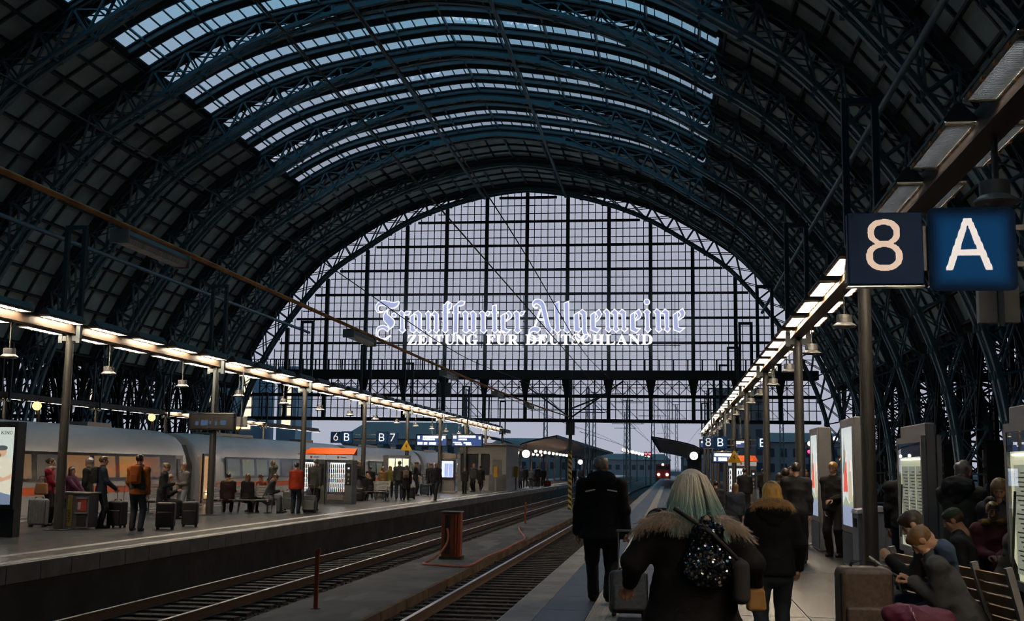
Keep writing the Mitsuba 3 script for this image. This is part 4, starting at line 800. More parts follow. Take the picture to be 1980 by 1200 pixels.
# ---------------------------------------------------------------- vending machines
mat('vend_orange', (0.72, 0.09, 0.004), 0.7, spec=0.1)
mat('vend_grey', (0.06, 0.063, 0.066), 0.45)
mat('vend_white', (0.42, 0.42, 0.42), 0.4)
BOT = [mat(f'bottle_{i}', c, 0.25) for i, c in enumerate([(0.7, 0.7, 0.72), (0.06, 0.12, 0.35), (0.05, 0.25, 0.07), (0.5, 0.12, 0.03), (0.6, 0.5, 0.2), (0.75, 0.75, 0.78)])]
bprof = [(0, 0), (0.028, 0), (0.03, 0.02), (0.03, 0.12), (0.012, 0.17), (0.012, 0.19), (0, 0.19)]
BOTP = [MB().lathe(bprof, n=7).ply(b, 40) for b in BOT]
def vending(nm, x0, y, units, rows, per, fac=1.0):
    """units machines side by side under one slanted orange roof; fronts face -y"""
    t = thing('vending_machine', nm, 'vending machine'); W = 1.2*fac; H = 1.92
    x1 = x0 + W*units
    part(t, 'canopy', MB().add(np.array([[x0-.05, y-.08, H+.2], [x1+.05, y-.08, H+.2], [x1-.02, y+.75, H+.48], [x0+.28, y+.75, H+.48], [x0-.05, y-.08, H+.17], [x1+.05, y-.08, H+.17], [x1-.02, y+.75, H+.17], [x0+.28, y+.75, H+.17]]), [[0,1,2],[0,2,3],[4,6,5],[4,7,6],[0,4,5],[0,5,1],[1,5,6],[1,6,2],[2,6,7],[2,7,3],[3,7,4],[3,4,0]]).ply('vend_orange'), 'bright orange slanted roof')
    for i in range(units):
        a, b = x0 + W*i, x0 + W*(i+1)
        m = MB(); m.box(a+.02, b-.02, y+.02, y+.8, 0, .1); m.box(a+.02, a+.07, y, y+.8, .1, H-.05); m.box(b-.32, b-.02, y, y+.8, .1, H-.05); m.box(a+.02, b-.02, y+.5, y+.8, .1, H-.05); m.box(a+.07, b-.32, y, y+.5, .1, .45); m.box(a+.07, b-.32, y, y+.5, H-.12, H-.05)
        part(t, 'cabinet', m.ply('vend_grey')); part(t, 'fascia', lamp(MB().box(a+.02, b-.02, y-.04, y+.02, H-.03, H+.17).ply('vend_white'), (0.16, 0.16, 0.16)))
        part(t, 'emblem', MB().prism(Point((a+b)/2-.05, H+.07).buffer(.05), .012, up_xz(y-.04)).ply('train_red'))
        part(t, 'emblem_text', MB().box((a+b)/2+.06, (a+b)/2+.3, y-.046, y-.04, H+.05, H+.09).ply('grey_metal'))
        part(t, 'light_panel', lamp(MB().box(a+.08, b-.33, y+.44, y+.49, .5, H-.16).ply('glow'), (0.85, 0.95, 1.0)))
        part(t, 'flap', MB().box(a+.12, b-.38, y-.012, y, .18, .40).ply('chrome'))
        pd = part(t, 'keypad_panel', MB().box(b-.29, b-.06, y-.015, y, .8, 1.7).ply('screen_case'))
        part(pd, 'display', lamp(MB().box(b-.22, b-.13, y-.02, y-.015, 1.48, 1.56).ply('glow'), (0.5, 0.6, 0.9)))
        part(pd, 'keys', MB().box(b-.22, b-.13, y-.02, y-.015, 1.2, 1.32).box(b-.2, b-.15, y-.02, y-.015, 1.02, 1.1).box(b-.22, b-.14, y-.02, y-.015, .86, .94).ply('white_metal'))
        part(t, 'pane', ply((np.array([[a+.07, y+.01, .45], [b-.32, y+.01, .45], [b-.32, y+.01, H-.12], [a+.07, y+.01, H-.12]]), np.array([[0, 1, 2], [0, 2, 3]])), 'glass'))
        for r in range(rows):
            z = .52 + r*(H-.7)/rows; part(t, 'shelf', MB().box(a+.08, b-.33, y+.08, y+.44, z-.02, z-.005).ply('vend_white'))
            for c in range(per):
                x = a + .13 + c*(W-.5)/max(1, per-1); k = (r*3 + (c*2)//5 + i) % 6
                solo('drink_bottle', moved(BOTP[k], T().translate([x, y+.16, z-.005])), f'{ORD[c]} bottle from the left, {ORD[rows-1-r]} shelf, ' + (('left half' if i == 0 else 'right half') + ' of the double vending machine' if units == 2 else 'distant vending machine'), 'bottle', 'bottles in the ' + ('left platform' if units == 2 else 'distant') + ' vending machine')
vending('double vending machine with orange roof on the left platform before the train', -15.95, 49.2, 2, 6, 9)
vending('lit vending machine with orange roof further down the foreground platform', 2.75, 57.5, 1, 5, 8, 1.15)

# ---------------------------------------------------------------- timetable boards, poster cases, info column
mat('case_grey', (0.12, 0.123, 0.129), 0.4)
mat('paper_yellow', (0.62, 0.60, 0.38), 0.8)
mat('paper_white', (0.42, 0.42, 0.396), 0.8)
mat('ink_grey', (0.25, 0.25, 0.24), 0.8)
def poster(par, plane, w, h, items, bg):
    """flat print: items (u0, u1, v0, v1, colour) or (polygon, colour) in units of w and h on the plane matrix"""
    k = part(par, 'poster', lamp(MB().prism(sbox(0, 0, w, h), 0.004, plane).ply('glow'), bg))
    for n, (poly, c) in enumerate(items):
        m2 = plane @ mat4([0, 0, 0.004 + 0.0015*(n+1)], [1, 0, 0], [0, 1, 0], [0, 0, 1])
        part(k, 'print', lamp(MB().prism(affinity.scale(poly, w, h, origin=(0, 0)), 0.001, m2).ply('glow'), c))
def wplane(x, y, z):   # faces -x, u runs towards -y (reads left to right from the track side)
    return mat4([x, y, z], [0, -1, 0], [0, 0, 1], [-1, 0, 0])
def nplane(x, y, z):   # faces -y
    return mat4([x, y, z], [1, 0, 0], [0, 0, 1], [0, -1, 0])
def ell(x, y, a, b): return affinity.scale(Point(x, y).buffer(1, 8), a, b)
def figure(cx, s, top, shirt, skin, dark):
    """a generic standing figure as flat print"""
    return [(Polygon([(cx-.22*s, 0.15), (cx-.26*s, .55*top), (cx-.16*s, .74*top), (cx+.16*s, .74*top), (cx+.26*s, .55*top), (cx+.22*s, 0.15)]), shirt), (ell(cx, .83*top, .085*s, .075*top), skin), (ell(cx, .89*top, .095*s, .04*top), dark), (Polygon([(cx-.25*s, .52*top), (cx+.05*s, .42*top), (cx+.24*s, .5*top), (cx+.22*s, .42*top), (cx, .35*top), (cx-.22*s, .44*top)]), skin)]
def advert(label, y0, y1, red):
    t = thing('poster_case', label, 'poster case'); x = 3.1
    part(t, 'frame', ply(rbox(0.27, y1-y0, 2.6, 0.02).apply_translation([x+0.145, (y0+y1)/2, 1.3]), 'case_grey', 30))
    part(t, 'bezel', MB().box(x-0.012, x+0.012, y0+0.02, y1-0.02, 2.44, 2.58).box(x-0.012, x+0.012, y0+0.02, y0+0.08, 0.7, 2.58).box(x-0.012, x+0.012, y1-0.08, y1-0.02, 0.7, 2.58).box(x-0.012, x+0.012, y0+0.02, y1-0.02, 0.62, 0.72).ply('case_grey'))
    part(t, 'base_panel', MB().box(x-0.01, x+0.012, y0+0.04, y1-0.04, 0.05, 0.6).ply('paving_blue'))
    w, h = y1-y0-0.16, 1.72
    poster(t, wplane(x+0.009, y1-0.08, 0.72), w, h, [(sbox(0, .0, 1, .22), (0.16, 0.2, 0.3)), (Polygon([(0, .2), (.3, .3), (.6, .22), (1, .34), (1, .2)]), (0.22, 0.25, 0.16)), (Polygon([(.12, .34), (.2, .62), (.42, .66), (.5, .34)]), red), (ell(.33, .72, .09, .06), (0.45, 0.28, 0.18)), (Polygon([(.55, .25), (.6, .55), (.85, .55), (.9, .25)]), (0.35, 0.3, 0.2)), (ell(.72, .61, .08, .055), (0.5, 0.33, 0.22)), (Polygon([(.1, .5), (.3, .95), (.36, .6)]), (0.10, 0.13, 0.10))], (0.42, 0.46, 0.46))
advert('tall grey poster case with a lit poster, farther one on the foreground platform', 25.45, 26.85, (0.5, 0.05, 0.02))
advert('tall grey poster case with a lit poster, nearer one beside the lamp post', 20.6, 22.1, (0.5, 0.04, 0.02))
def board(label, y0, y1, x=3.1):
    t = thing('timetable_board', label, 'timetable board')
    part(t, 'core', ply(rbox(0.12, y1-y0, 2.28, 0.015).apply_translation([x+0.12, (y0+y1)/2+0.02, 1.14]), 'case_grey', 30))
    for sx in (0, 0.19):
        f = MB(); a, b = x+sx, x+sx+0.055
        f.box(a, b, y0, y0+0.07, 0.62, 2.12); f.box(a, b, y1-0.07, y1, 0.62, 2.12); f.box(a, b, y0+.07, y1-.07, 2.04, 2.12); f.box(a, b, y0+.07, y1-.07, 0.62, 0.70)
        part(t, 'frame', f.ply('case_grey'))
    part(t, 'header', MB().box(x+0.01, x+0.03, y0+0.07, y1-0.07, 1.86, 2.04).ply('sign_blue'))
    part(t, 'backing', lamp(MB().box(x+0.035, x+0.045, y0+0.07, y1-0.07, 0.70, 1.86).ply('glow'), (0.52, 0.52, 0.33)))
    part(t, 'lamp_tube', lamp(MB().tube([[x+0.02, y0+0.2, 1.83], [x+0.02, (y0+y1)/2, 1.83], [x+0.02, y1-0.2, 1.83]], 0.012).ply('glow'), (2.2, 2.2, 1.7)))
    n = 3; w = (y1-y0-0.26)/n
    for i in range(n):
        s = part(t, 'sheet', lamp(MB().box(x+0.028, x+0.033, y0+0.11+i*w, y0+0.07+(i+1)*w, 0.76, 1.74).ply('paper_white'), (0.22, 0.23, 0.17)))
        ln = MB()
        for k in range(22): ln.box(x+0.026, x+0.028, y0+0.14+i*w, y0+0.02+(i+1)*w - 0.05*((k*7) % 4), 0.80+0.041*k, 0.812+0.041*k)
        part(s, 'print_lines', ln.ply('ink_grey'), kind='stuff')
    part(t, 'pane', ply((np.array([[x+0.005, y0+.07, .7], [x+0.005, y1-.07, .7], [x+0.005, y1-.07, 2.04], [x+0.005, y0+.07, 2.04]]), np.array([[0, 1, 2], [0, 2, 3]])), 'glass'))
    part(t, 'closer', MB().bars([[x+0.0, y1-0.3, 1.5]], [[x+0.0, y1-0.12, 0.8]], 0.02).ply('black_plastic'))
board('lit yellowish timetable board behind the two men on the bench', 15.15, 16.75)
board('big lit yellowish timetable board at the right edge of the picture', 9.85, 11.5)
# poster case at the left edge
mat('frame_black', (0.02, 0.024, 0.025), 0.4)
t = thing('poster_case', 'lit movie poster case in a black frame at the left edge of the picture', 'poster case'); AX, AY = -15.72, 24.0
f = MB(); f.box(AX, AX+1.55, AY+0.02, AY+0.3, 0.0, 2.5); part(t, 'frame', f.ply('frame_black')); f = MB()
f.box(AX, AX+1.55, AY-.03, AY+.03, 2.38, 2.5); f.box(AX, AX+.07, AY-.03, AY+.03, .6, 2.4); f.box(AX+1.47, AX+1.55, AY-.03, AY+.03, .6, 2.4); f.box(AX, AX+1.55, AY-.03, AY+.03, .6, .7); part(t, 'bezel', f.ply('frame_black'))
SK, CO, DK = (0.42, 0.25, 0.15), (0.40, 0.38, 0.30), (0.04, 0.05, 0.05)
poster(t, nplane(AX+.07, AY+.015, .7), 1.4, 1.68, figure(.72, 1.1, .86, CO, SK, DK)[:1] + figure(.80, .95, .82, (0.46, 0.43, 0.33), SK, DK) + [(Polygon([(0, 0), (0, .16), (.3, .12), (.6, .2), (1, .12), (1, 0)]), (0.10, 0.13, 0.20)), (ell(.42, .68, .07, .06), SK), (ell(.76, .63, .03, .025), (0.12, 0.07, 0.05))], (0.40, 0.45, 0.40))
v = centred('JETZT IM KINO', 0.075, AX+1.02, AY-.002, 2.22); part(t, 'poster_text', ply(v, 'ink_grey'))
# info column and glass timetable stand further down the left platform
t = thing('info_column', 'info column with a lit blue screen and a cream top on the left platform', 'information column')
part(t, 'body', MB().box(-14.70, -13.78, 74.6, 75.0, 0, 2.1).ply('case_grey')); part(t, 'top', MB().box(-14.78, -13.70, 74.5, 75.05, 2.15, 2.5).ply('tray_cream'))
part(t, 'case', MB().box(-14.72, -13.76, 74.5, 74.6, .85, 2.12).ply('screen_case')); part(t, 'screen', lamp(MB().box(-14.62, -13.86, 74.485, 74.495, .98, 2.02).ply('glow'), (0.55, 0.62, 0.8)))
part(t, 'table', lamp(MB().box(-14.42, -14.18, 74.48, 74.485, 1.0, 1.85).box(-14.14, -13.9, 74.48, 74.485, 1.0, 1.85).ply('glow'), (0.2, 0.28, 0.55))); part(t, 'foot', MB().box(-14.8, -13.68, 74.45, 75.1, 0, .12).ply('tray_cream'))
t = thing('timetable_board', 'wide timetable stand with three lit sheets on the left platform', 'timetable board')
part(t, 'frame', MB().box(-15.25, -13.8, 61.5, 61.6, 2.1, 2.22).box(-15.25, -15.0, 61.45, 61.65, 0, 2.22).box(-13.86, -13.8, 61.45, 61.65, 0, 2.22).box(-15.0, -13.8, 61.5, 61.6, .62, .72).ply('case_grey'))
for i in range(3): s = part(t, 'sheet', lamp(MB().box(-14.97+.39*i, -14.63+.39*i, 61.48, 61.5, .75, 2.05).ply('glow'), (0.62, 0.62, 0.42)))
# booth on the left platform
t = thing('kiosk_booth', 'grey staff booth with dark windows at the far end of the left platform', 'booth')
BX0, BX1, BY = -15.3, -11.75, 84.0
part(t, 'walls', MB().box(BX0, BX1, BY, BY+7, 0, 1.05).box(BX0, BX1, BY, BY+7, 2.6, 3.25).box(BX0, BX0+.2, BY, BY+7, 1, 2.7).box(BX1-1.2, BX1, BY, BY+7, 1, 2.7).box(BX0+1.5, BX0+1.7, BY, BY+.2, 1, 2.7).box(BX0, BX1, BY+1.2, BY+1.3, 1, 2.7).ply('steel_light')); part(t, 'roof', MB().box(BX0-.3, BX1+.2, BY-.4, BY+7.4, 3.25, 3.4).ply('grey_metal'))
for a, b in ((BX0+.25, BX0+1.45), (BX0+1.75, BX1-1.25)): part(t, 'window', MB().box(a, b, BY+.08, BY+.1, 1.1, 2.55).ply('window_band'))
part(t, 'door', MB().box(BX1-1.0, BX1-.3, BY-.03, BY, 0.05, 2.2).ply('vend_grey')); part(t, 'plinth', MB().box(BX1-1.25, BX1+.02, BY-.05, BY, 0, 1.15).ply('concrete'))
mat('ticket_yellow', (0.39, 0.198, 0.012), 0.5)
for x, y, lb in ((-15.05, 80.6, 'yellow ticket validator left before the staff booth'), (-12.35, 83.0, 'yellow ticket validator at the wall of the staff booth'), (-11.55, 88.0, 'yellow ticket validator behind the corner of the staff booth')):
    t = thing('ticket_validator', lb, 'ticket machine'); part(t, 'box', ply(rbox(.32, .2, .8, .03).apply_translation([x, y, 1.35]), 'ticket_yellow', 30)); part(t, 'stand', MB().box(x-.06, x+.06, y-.05, y+.05, 0, .95).ply('grey_metal'))

# ---------------------------------------------------------------- bins
mat('bin_blue', (0.102, 0.126, 0.162), 0.45)
t = thing('waste_bin', 'blue grey waste bin beside the nearer poster case', 'bin'); bx, by = 2.95, 19.3
part(t, 'body', MB().box(bx, bx+.42, by, by+.6, 0.03, 1.0).ply('bin_blue')); part(t, 'lid', MB().add(np.array([[bx-.02, by-.02, 1.0], [bx+.44, by-.02, 1.05], [bx+.44, by+.62, 1.05], [bx-.02, by+.62, 1.0], [bx, by, 1.06], [bx+.42, by, 1.12], [bx+.42, by+.6, 1.12], [bx, by+.6, 1.06]]), BOXQ).ply('bin_blue'))
part(t, 'slot', MB().box(bx-.006, bx, by+.12, by+.48, .78, .92).ply('black_matt'))
t = thing('ash_stand', 'slim pale metal ash stand with a white top beside the blue grey bin', 'ash stand'); part(t, 'column', MB().box(3.33, 3.53, 17.6, 17.8, 0, .98).ply('steel_light')); part(t, 'top', ply(rbox(.36, .36, .07, .02).apply_translation([3.45, 17.7, 1.02]), 'tray_cream', 30))
t = thing('waste_bin', 'row of waste sorting bins with a yellow panel beside the left lamp post', 'bin')
mat('bin_yellow', (0.3, 0.222, 0.06), 0.5); mat('bin_red', (0.21, 0.024, 0.018), 0.5)
part(t, 'body', MB().box(-15.0, -14.72, 27.4, 27.9, .04, .86).box(-14.72, -14.2, 27.4, 27.9, .04, .86).ply('vend_grey')); part(t, 'top', ply(rbox(.9, .58, .05, .02).apply_translation([-14.6, 27.65, .88]), 'grey_metal', 30))
p = part(t, 'yellow_panel', MB().box(-14.74, -14.62, 27.37, 27.4, .06, .84).ply('bin_yellow'), 'narrow yellow panel with upright lettering')
mt = text_mesh('Abfall', 0.085, 0.004); mt.apply_transform(np.array([[0, -1, 0, -14.65], [0, 0, -1, 27.37], [1, 0, 0, .16], [0, 0, 0, 1.0]])); part(p, 'lettering', ply((mt.vertices, mt.faces), 'black_matt'))
part(t, 'slot', MB().box(-14.96, -14.80, 27.39, 27.4, .50, .74).ply('black_matt')); part(t, 'red_panel', MB().box(-14.5, -14.25, 27.385, 27.4, .44, .72).ply('bin_red')); part(t, 'label_sheet', MB().box(-14.48, -14.40, 27.38, 27.385, .48, .66).ply('paper_white')); part(t, 'dark_door', MB().box(-14.5, -14.25, 27.385, 27.4, .08, .36).ply('black_matt')); part(t, 'rim', MB().box(-14.54, -14.22, 27.36, 27.4, .38, .42).box(-14.52, -14.24, 27.37, 27.4, .74, .78).ply('bin_blue'))

# ---------------------------------------------------------------- red box, posts and hose on the strip
mat('red_box', speckle((0.078, 0.015, 0.009), (0.132, 0.03, 0.015), 3), 0.5)
mat('red_post', (0.21, 0.036, 0.012), 0.6)
t = thing('hydrant_box', 'tall dark red metal box standing on the strip between the tracks', 'box'); hx, hy = -5.93, 31.9
part(t, 'body', ply(rbox(.36, .44, 1.2, .02).apply_translation([hx-.08, hy, -.2]), 'red_box', 30)); part(t, 'side_channel', MB().box(hx+.11, hx+.17, hy-.2, hy+.2, -.78, .40).box(hx+.19, hx+.27, hy-.22, hy+.1, -.78, .40).ply('red_post')); part(t, 'lid', ply(rbox(.56, .5, .05, .02).apply_translation([hx, hy, .42]), 'vend_grey', 30)); part(t, 'recess', MB().box(hx-.16, hx-.02, hy-.235, hy-.22, -.70, .35).ply('black_matt')); part(t, 'foot', MB().box(hx-.3, hx+.3, hy-.28, hy+.28, -.85, -.76).ply('concrete_dark'))
def postm(x, y, z0, z1, lb): t = thing('marker_post', lb, 'post'); part(t, 'post', MB().box(x-.035, x+.035, y-.02, y+.02, z0, z1).box(x-.02, x+.05, y-.012, y+.012, z1-.06, z1+.02).ply('red_post')); part(t, 'foot', MB().box(x-.07, x+.07, y-.06, y+.06, z0-.02, z0+.02).ply('rail_rust'))
postm(-6.15, 20.2, -.85, .18, 'thin rusty red post on the near part of the strip')
postm(-6.5, 53.0, -.85, .1, 'thin faded red post on the strip beyond the red box')
hs = np.array([[-6.0, 31.5, .0], [-6.02, 31.3, -.5], [-6.25, 30.6, -.78], [-6.2, 29.6, -.8], [-5.6, 29.2, -.8], [-5.1, 29.1, -.8], [-4.98, 30.2, -.79], [-5.02, 32.5, -.79], [-4.95, 35, -.79], [-5.0, 38, -.79], [-5.05, 41, -.79], [-5.6, 44.5, -.78], [-6.3, 49.5, -.78]])
from scipy.interpolate import CubicSpline as _CS
mat('hose', (0.252, 0.06, 0.03), 0.6)
u = np.linspace(0, 12, 120); solo('hose', MB().tube(_CS(np.arange(13), hs)(u), 0.028, 7).ply('hose', True), 'red hose trailing from the dark red box along the strip', 'hose')

# ---------------------------------------------------------------- benches
mat('bench_wood', speckle((0.1824, 0.0855, 0.0342), (0.2964, 0.1482, 0.0627), 8), 0.5)
def bench(label, o, deg, n, wood=True):
    """n seats along +x, sitters face -y; back to +y"""
    t = thing('bench', label, 'bench'); M = T().translate(o).rotate([0, 0, 1], deg); W = .58*n
    b = 'bench_wood' if wood else 'grey_metal'
    for k in range(5): part(t, 'seat_slat', moved(MB().box(0, W, -.42+.095*k, -.42+.095*k+.08, .43, .455).ply(b), M))
    for k in range(5): y, z = .07+.028*k, .55+.085*k; part(t, 'back_slat', moved(MB().bars([[0, y, z]], [[W, y, z]], .02, .07, up=(0, .3, 1)).ply(b), M))
    for i in range(n+1):
        x = W*i/n; fr = MB(); fr.bars([[x, -.45, .42], [x, .06, .42], [x, .02, .4]], [[x, .06, .42], [x, .20, .98], [x, -.1, .02]], .045, .05); part(t, 'frame', moved(fr.ply('steel_light'), M))
        if i in (0, n) or i % 2 == 0:
            ar = MB(); ar.bars([[x, -.42, .66], [x, -.42, .66]], [[x, .12, .66], [x, -.38, .42]], .04, .025); part(t, 'armrest', moved(ar.ply('steel_light'), M))
    part(t, 'rail', moved(MB().box(0, W, -.06, 0, .36, .42).ply('steel_dark'), M)); part(t, 'foot', moved(MB().box(.1, .2, -.25, .25, 0, .03).box(W-.2, W-.1, -.25, .25, 0, .03).box(.13, .17, -.05, 0, 0, .4).box(W-.17, W-.13, -.05, 0, 0, .4).ply('steel_dark'), M))
bench('bench with wooden slats and pale metal frame in the right foreground', [2.62, 9.05, 0], 100, 4)
bench('second bench standing back to back behind the wooden bench', [3.28, 11.4, 0], -80, 4, False)
bench('dark metal bench with seated travellers on the left platform', [-15.8, 38.8, 0], 0, 4, False)
bench('dark metal bench on the left platform near the train doorway', [-16.9, 36.3, 0], 0, 2, False)
bench('dark metal bench right of the double vending machine', [-14.3, 54.2, 0], 0, 2, False)

# ---------------------------------------------------------------- luggage
LUG = dict(lug_black=(0.012, 0.012, 0.014), lug_brown=(0.13, 0.085, 0.06), lug_silver=(0.17, 0.175, 0.19), lug_grey=(0.11, 0.12, 0.125), lug_blue=(0.03, 0.05, 0.09))
for k, c in LUG.items(): mat(k, speckle(tuple(float(v)*.45 for v in c), tuple(float(v)*.62 for v in c), 30), 0.45 if k == 'lug_silver' else 0.6)
def suitcase(label, o, deg, w, d, h, m, tilt=0.0, handle=0.0, ribs=False, group=None):
    """stands on its wheels at o; the broad side faces -y; tilted back by tilt degrees about its wheels"""
    t = thing('suitcase', label, 'suitcase', group); M = T().translate(o).rotate([0, 0, 1], deg).rotate([1, 0, 0], tilt)
    part(t, 'shell', moved(ply(rbox(w, d, h, min(.06, d*.25), 4).apply_translation([0, 0, h/2+.05]), m, 40), M))
    if ribs:
        for k in range(6): x = -w/2 + w*(k+.7)/6.4; part(t, 'rib', moved(MB().box(x-.014, x+.014, -d/2-.012, -d/2+.01, .12, h-.02).ply(m), M))
    else:
        part(t, 'front_pocket', moved(ply(rbox(w*.82, .06, h*.62, .025).apply_translation([0, -d/2-.01, h*.40]), m, 40), M))
    fr = MB(); 
    for s in (-1, 1): fr.tube([[s*w*.47, -d*.42, .1], [s*w*.47, -d*.42, h*.5], [s*w*.47, -d*.42, h]], .008, 6)
    part(t, 'piping', moved(fr.ply('black_plastic', True), M))
    part(t, 'grip', moved(MB().tube([[-.1, 0, h+.05], [-.09, 0, h+.085], [0, 0, h+.095], [.09, 0, h+.085], [.1, 0, h+.05]], .014, 7).ply('black_plastic', True), M))
    for sx in (-1, 1):
        for sy in (-1, 1): part(t, 'wheel', moved(MB().bars([[sx*w*.38-.015, sy*d*.3, .028]], [[sx*w*.38+.015, sy*d*.3, .028]], .055, .055).tube([[sx*w*.38-.02, sy*d*.3, .03], [sx*w*.38, sy*d*.3, .03], [sx*w*.38+.02, sy*d*.3, .03]], .03, 10).ply('rubber'), M))
    if handle:
        hb = MB()
        for s in (-1, 1): hb.tube([[s*.10, d*.3, h], [s*.10, d*.3, h+handle/2], [s*.10, d*.3, h+handle]], .009, 6)
        hb.tube([[-.12, d*.3, h+handle], [0, d*.3, h+handle], [.12, d*.3, h+handle]], .016, 7); part(t, 'pull_handle', moved(hb.ply('grey_metal', True), M))
suitcase('big brown fabric suitcase standing before the bench in the right foreground', [1.52, 9.75, 0], 4, .42, .28, .86, 'lug_brown')
suitcase('black trolley suitcase with a pale frame pulled by the man in the dark hooded coat', [-.47, 13.55, 0], 6, .44, .26, .46, 'lug_grey', -18, .55)
suitcase('silver ribbed hard shell suitcase beside the left lamp post', [-15.85, 28.0, 0], 8, .45, .28, .66, 'lug_silver', ribs=True)
suitcase('black trolley suitcase of the man in the dark blue jacket', [-13.98, 28.5, 0], -10, .45, .3, .62, 'lug_black', 0, .42)
suitcase('large black suitcase right of the traveller in the orange jacket', [-12.55, 28.2, 0], 15, .46, .32, .62, 'lug_black')
suitcase('black suitcase behind the large one, nearer the woman in the dark coat', [-12.5, 29.6, 0], 15, .42, .3, .60, 'lug_black')
suitcase('tilted grey trolley of the man facing the vending machine', [-12.35, 39.4, 0], 10, .46, .3, .56, 'lug_grey', -20, .5)
suitcase('grey suitcase at the right end of the seated group', [-13.6, 41.0, 0], 5, .42, .28, .66, 'lug_grey')
suitcase('dark suitcase behind the grey one at the seated group', [-13.25, 42.6, 0], 5, .42, .28, .72, 'lug_blue')
suitcase('silver suitcase right of the bench past the vending machine', [-14.35, 57.2, 0], -12, .48, .3, .74, 'lug_silver', ribs=True)
suitcase('small black suitcase before the bench past the vending machine', [-14.5, 53.8, 0], 0, .46, .3, .55, 'lug_black')
suitcase('dark blue suitcase beside the man reading near the train door', [-13.95, 66.2, 0], 5, .52, .3, .62, 'lug_blue', 0, .35)
suitcase('black suitcase at the feet of the pair by the timetable stand', [-13.0, 58.4, 0], 0, .4, .28, .55, 'lug_black')
# ---------------------------------------------------------------- outside, beyond the end wall
mat('canopy_soffit', (0.42, 0.35, 0.31), 0.7)
mat('canopy_top', (0.03, 0.034, 0.04), 0.7)
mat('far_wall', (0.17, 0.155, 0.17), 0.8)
mat('far_pale', (0.34, 0.37, 0.45), 0.8)
mat('far_roof', (0.125, 0.10, 0.10), 0.8)
mat('far_window', (0.03, 0.035, 0.045), 0.2)
def canopy(label, xc, y0, y1, wing, posts):
    t = thing('platform_canopy', label, 'canopy'); u = np.linspace(-1, 1, 17); x = xc + u*wing; z = 3.62 + 1.15*np.abs(u)**0.62
    for nm, dz, m in (('soffit', 0, 'canopy_soffit'), ('roof', .10, 'canopy_top')):
        V = np.concatenate([np.stack([x, x*0+y, z+dz], 1) for y in (y0, y1)] + [np.stack([x, x*0+y, z+dz+.06], 1) for y in (y0, y1)]); n = 17; F = []
        for i in range(n-1):
            F += [[i, i+1, n+i+1], [i, n+i+1, n+i], [2*n+i, 3*n+i+1, 2*n+i+1], [2*n+i, 3*n+i, 3*n+i+1], [i, 2*n+i+1, i+1], [i, 2*n+i, 2*n+i+1]]
        F += [[0, n, 2*n], [n, 3*n, 2*n], [n-1, 3*n-1, 2*n-1], [2*n-1, 3*n-1, 4*n-1]]
        part(t, nm, ply((V, np.array(F)), m, 40))
    part(t, 'edge_beam', MB().box(x[0]-.08, x[0]+.02, y0, y1, z[0]-.12, z[0]+.2).box(x[-1]-.02, x[-1]+.08, y0, y1, z[-1]-.12, z[-1]+.2).box(xc-.15, xc+.15, y0, y1, 3.3, 3.62).ply('canopy_top'))
    for k in range(posts): part(t, 'post', MB().box(xc-.13, xc+.13, y0+3+k*9-.13, y0+3+k*9+.13, 0, 3.4).ply('steel_dark'))
    for k in range(posts*2):
        for s in (-1, 1): part(t, 'globe_lamp', lamp(ply(trimesh.creation.icosphere(1, .16).apply_translation([xc+s*1.7, y0+2+k*4.5, 3.35]), 'glow'), (34.0, 24.0, 17.0), 0.3)) if k < 9 and 'warm' in label else None
canopy('outdoor platform canopy with warm lit soffit continuing the left platform', -15.3, 117, 235, 3.95, 13)
canopy('dark outdoor platform canopy with upturned edge continuing the foreground platform', 3.0, 117, 215, 4.75, 10)
def clock(label, x, y, z, d=.9):
    t = thing('platform_clock', label, 'clock')
    part(t, 'drum', MB().prism(Point(x, z).buffer(d/2, 12), .22, up_xz(y+.11)).ply('steel_dark')); part(t, 'face', lamp(MB().prism(Point(x, z).buffer(d/2-.04, 12), .01, up_xz(y-.112)).ply('glow'), (1.6, 1.45, 1.1)))
    h = MB(); h.bars([[x, y-.126, z], [x, y-.126, z]], [[x-.1, y-.126, z-.15], [x+.06, y-.126, z-.33]], .035, .004, up=(0, 1, 0)); part(t, 'hands', h.ply('black_matt')); part(t, 'hanger', MB().box(x-.03, x+.03, y-.03, y+.03, z+d/2, z+d/2+.62).ply('steel_dark'))
clock('round glowing white platform clock left of the mast, under the left canopy', -14.44, 117.7, 3.06); clock('round glowing white platform clock above the blonde woman, under the dark canopy', 2.33, 117.7, 3.06); clock('small distant glowing platform clock deep under the left canopy', -12.9, 170, 2.6, .8)
# oncoming train
t = thing('locomotive', 'distant red train with three bright headlights coming down the track', 'train'); lx, ly = -1.35, 225
mat('loco_red', (0.1125, 0.009, 0.009), 0.4)
part(t, 'body', ply(rbox(2.8, 18, 3.0, .25).apply_translation([lx, ly+9, 1.35]), 'loco_red', 40)); part(t, 'windscreen', MB().box(lx-1.1, lx+1.1, ly-.03, ly+.05, 1.7, 2.4).ply('window_band')); part(t, 'buffer_beam', MB().box(lx-1.35, lx+1.35, ly-.2, ly+.1, -.6, .0).ply('train_dark'))
for x, z, r in ((lx-.85, .75, .26), (lx+.75, .75, .26), (lx-.05, 2.62, .22)): part(t, 'headlight', lamp(ply(trimesh.creation.icosphere(2, r).apply_translation([x, ly-.1, z]), 'glow'), (9, 6.2, 3.6)))
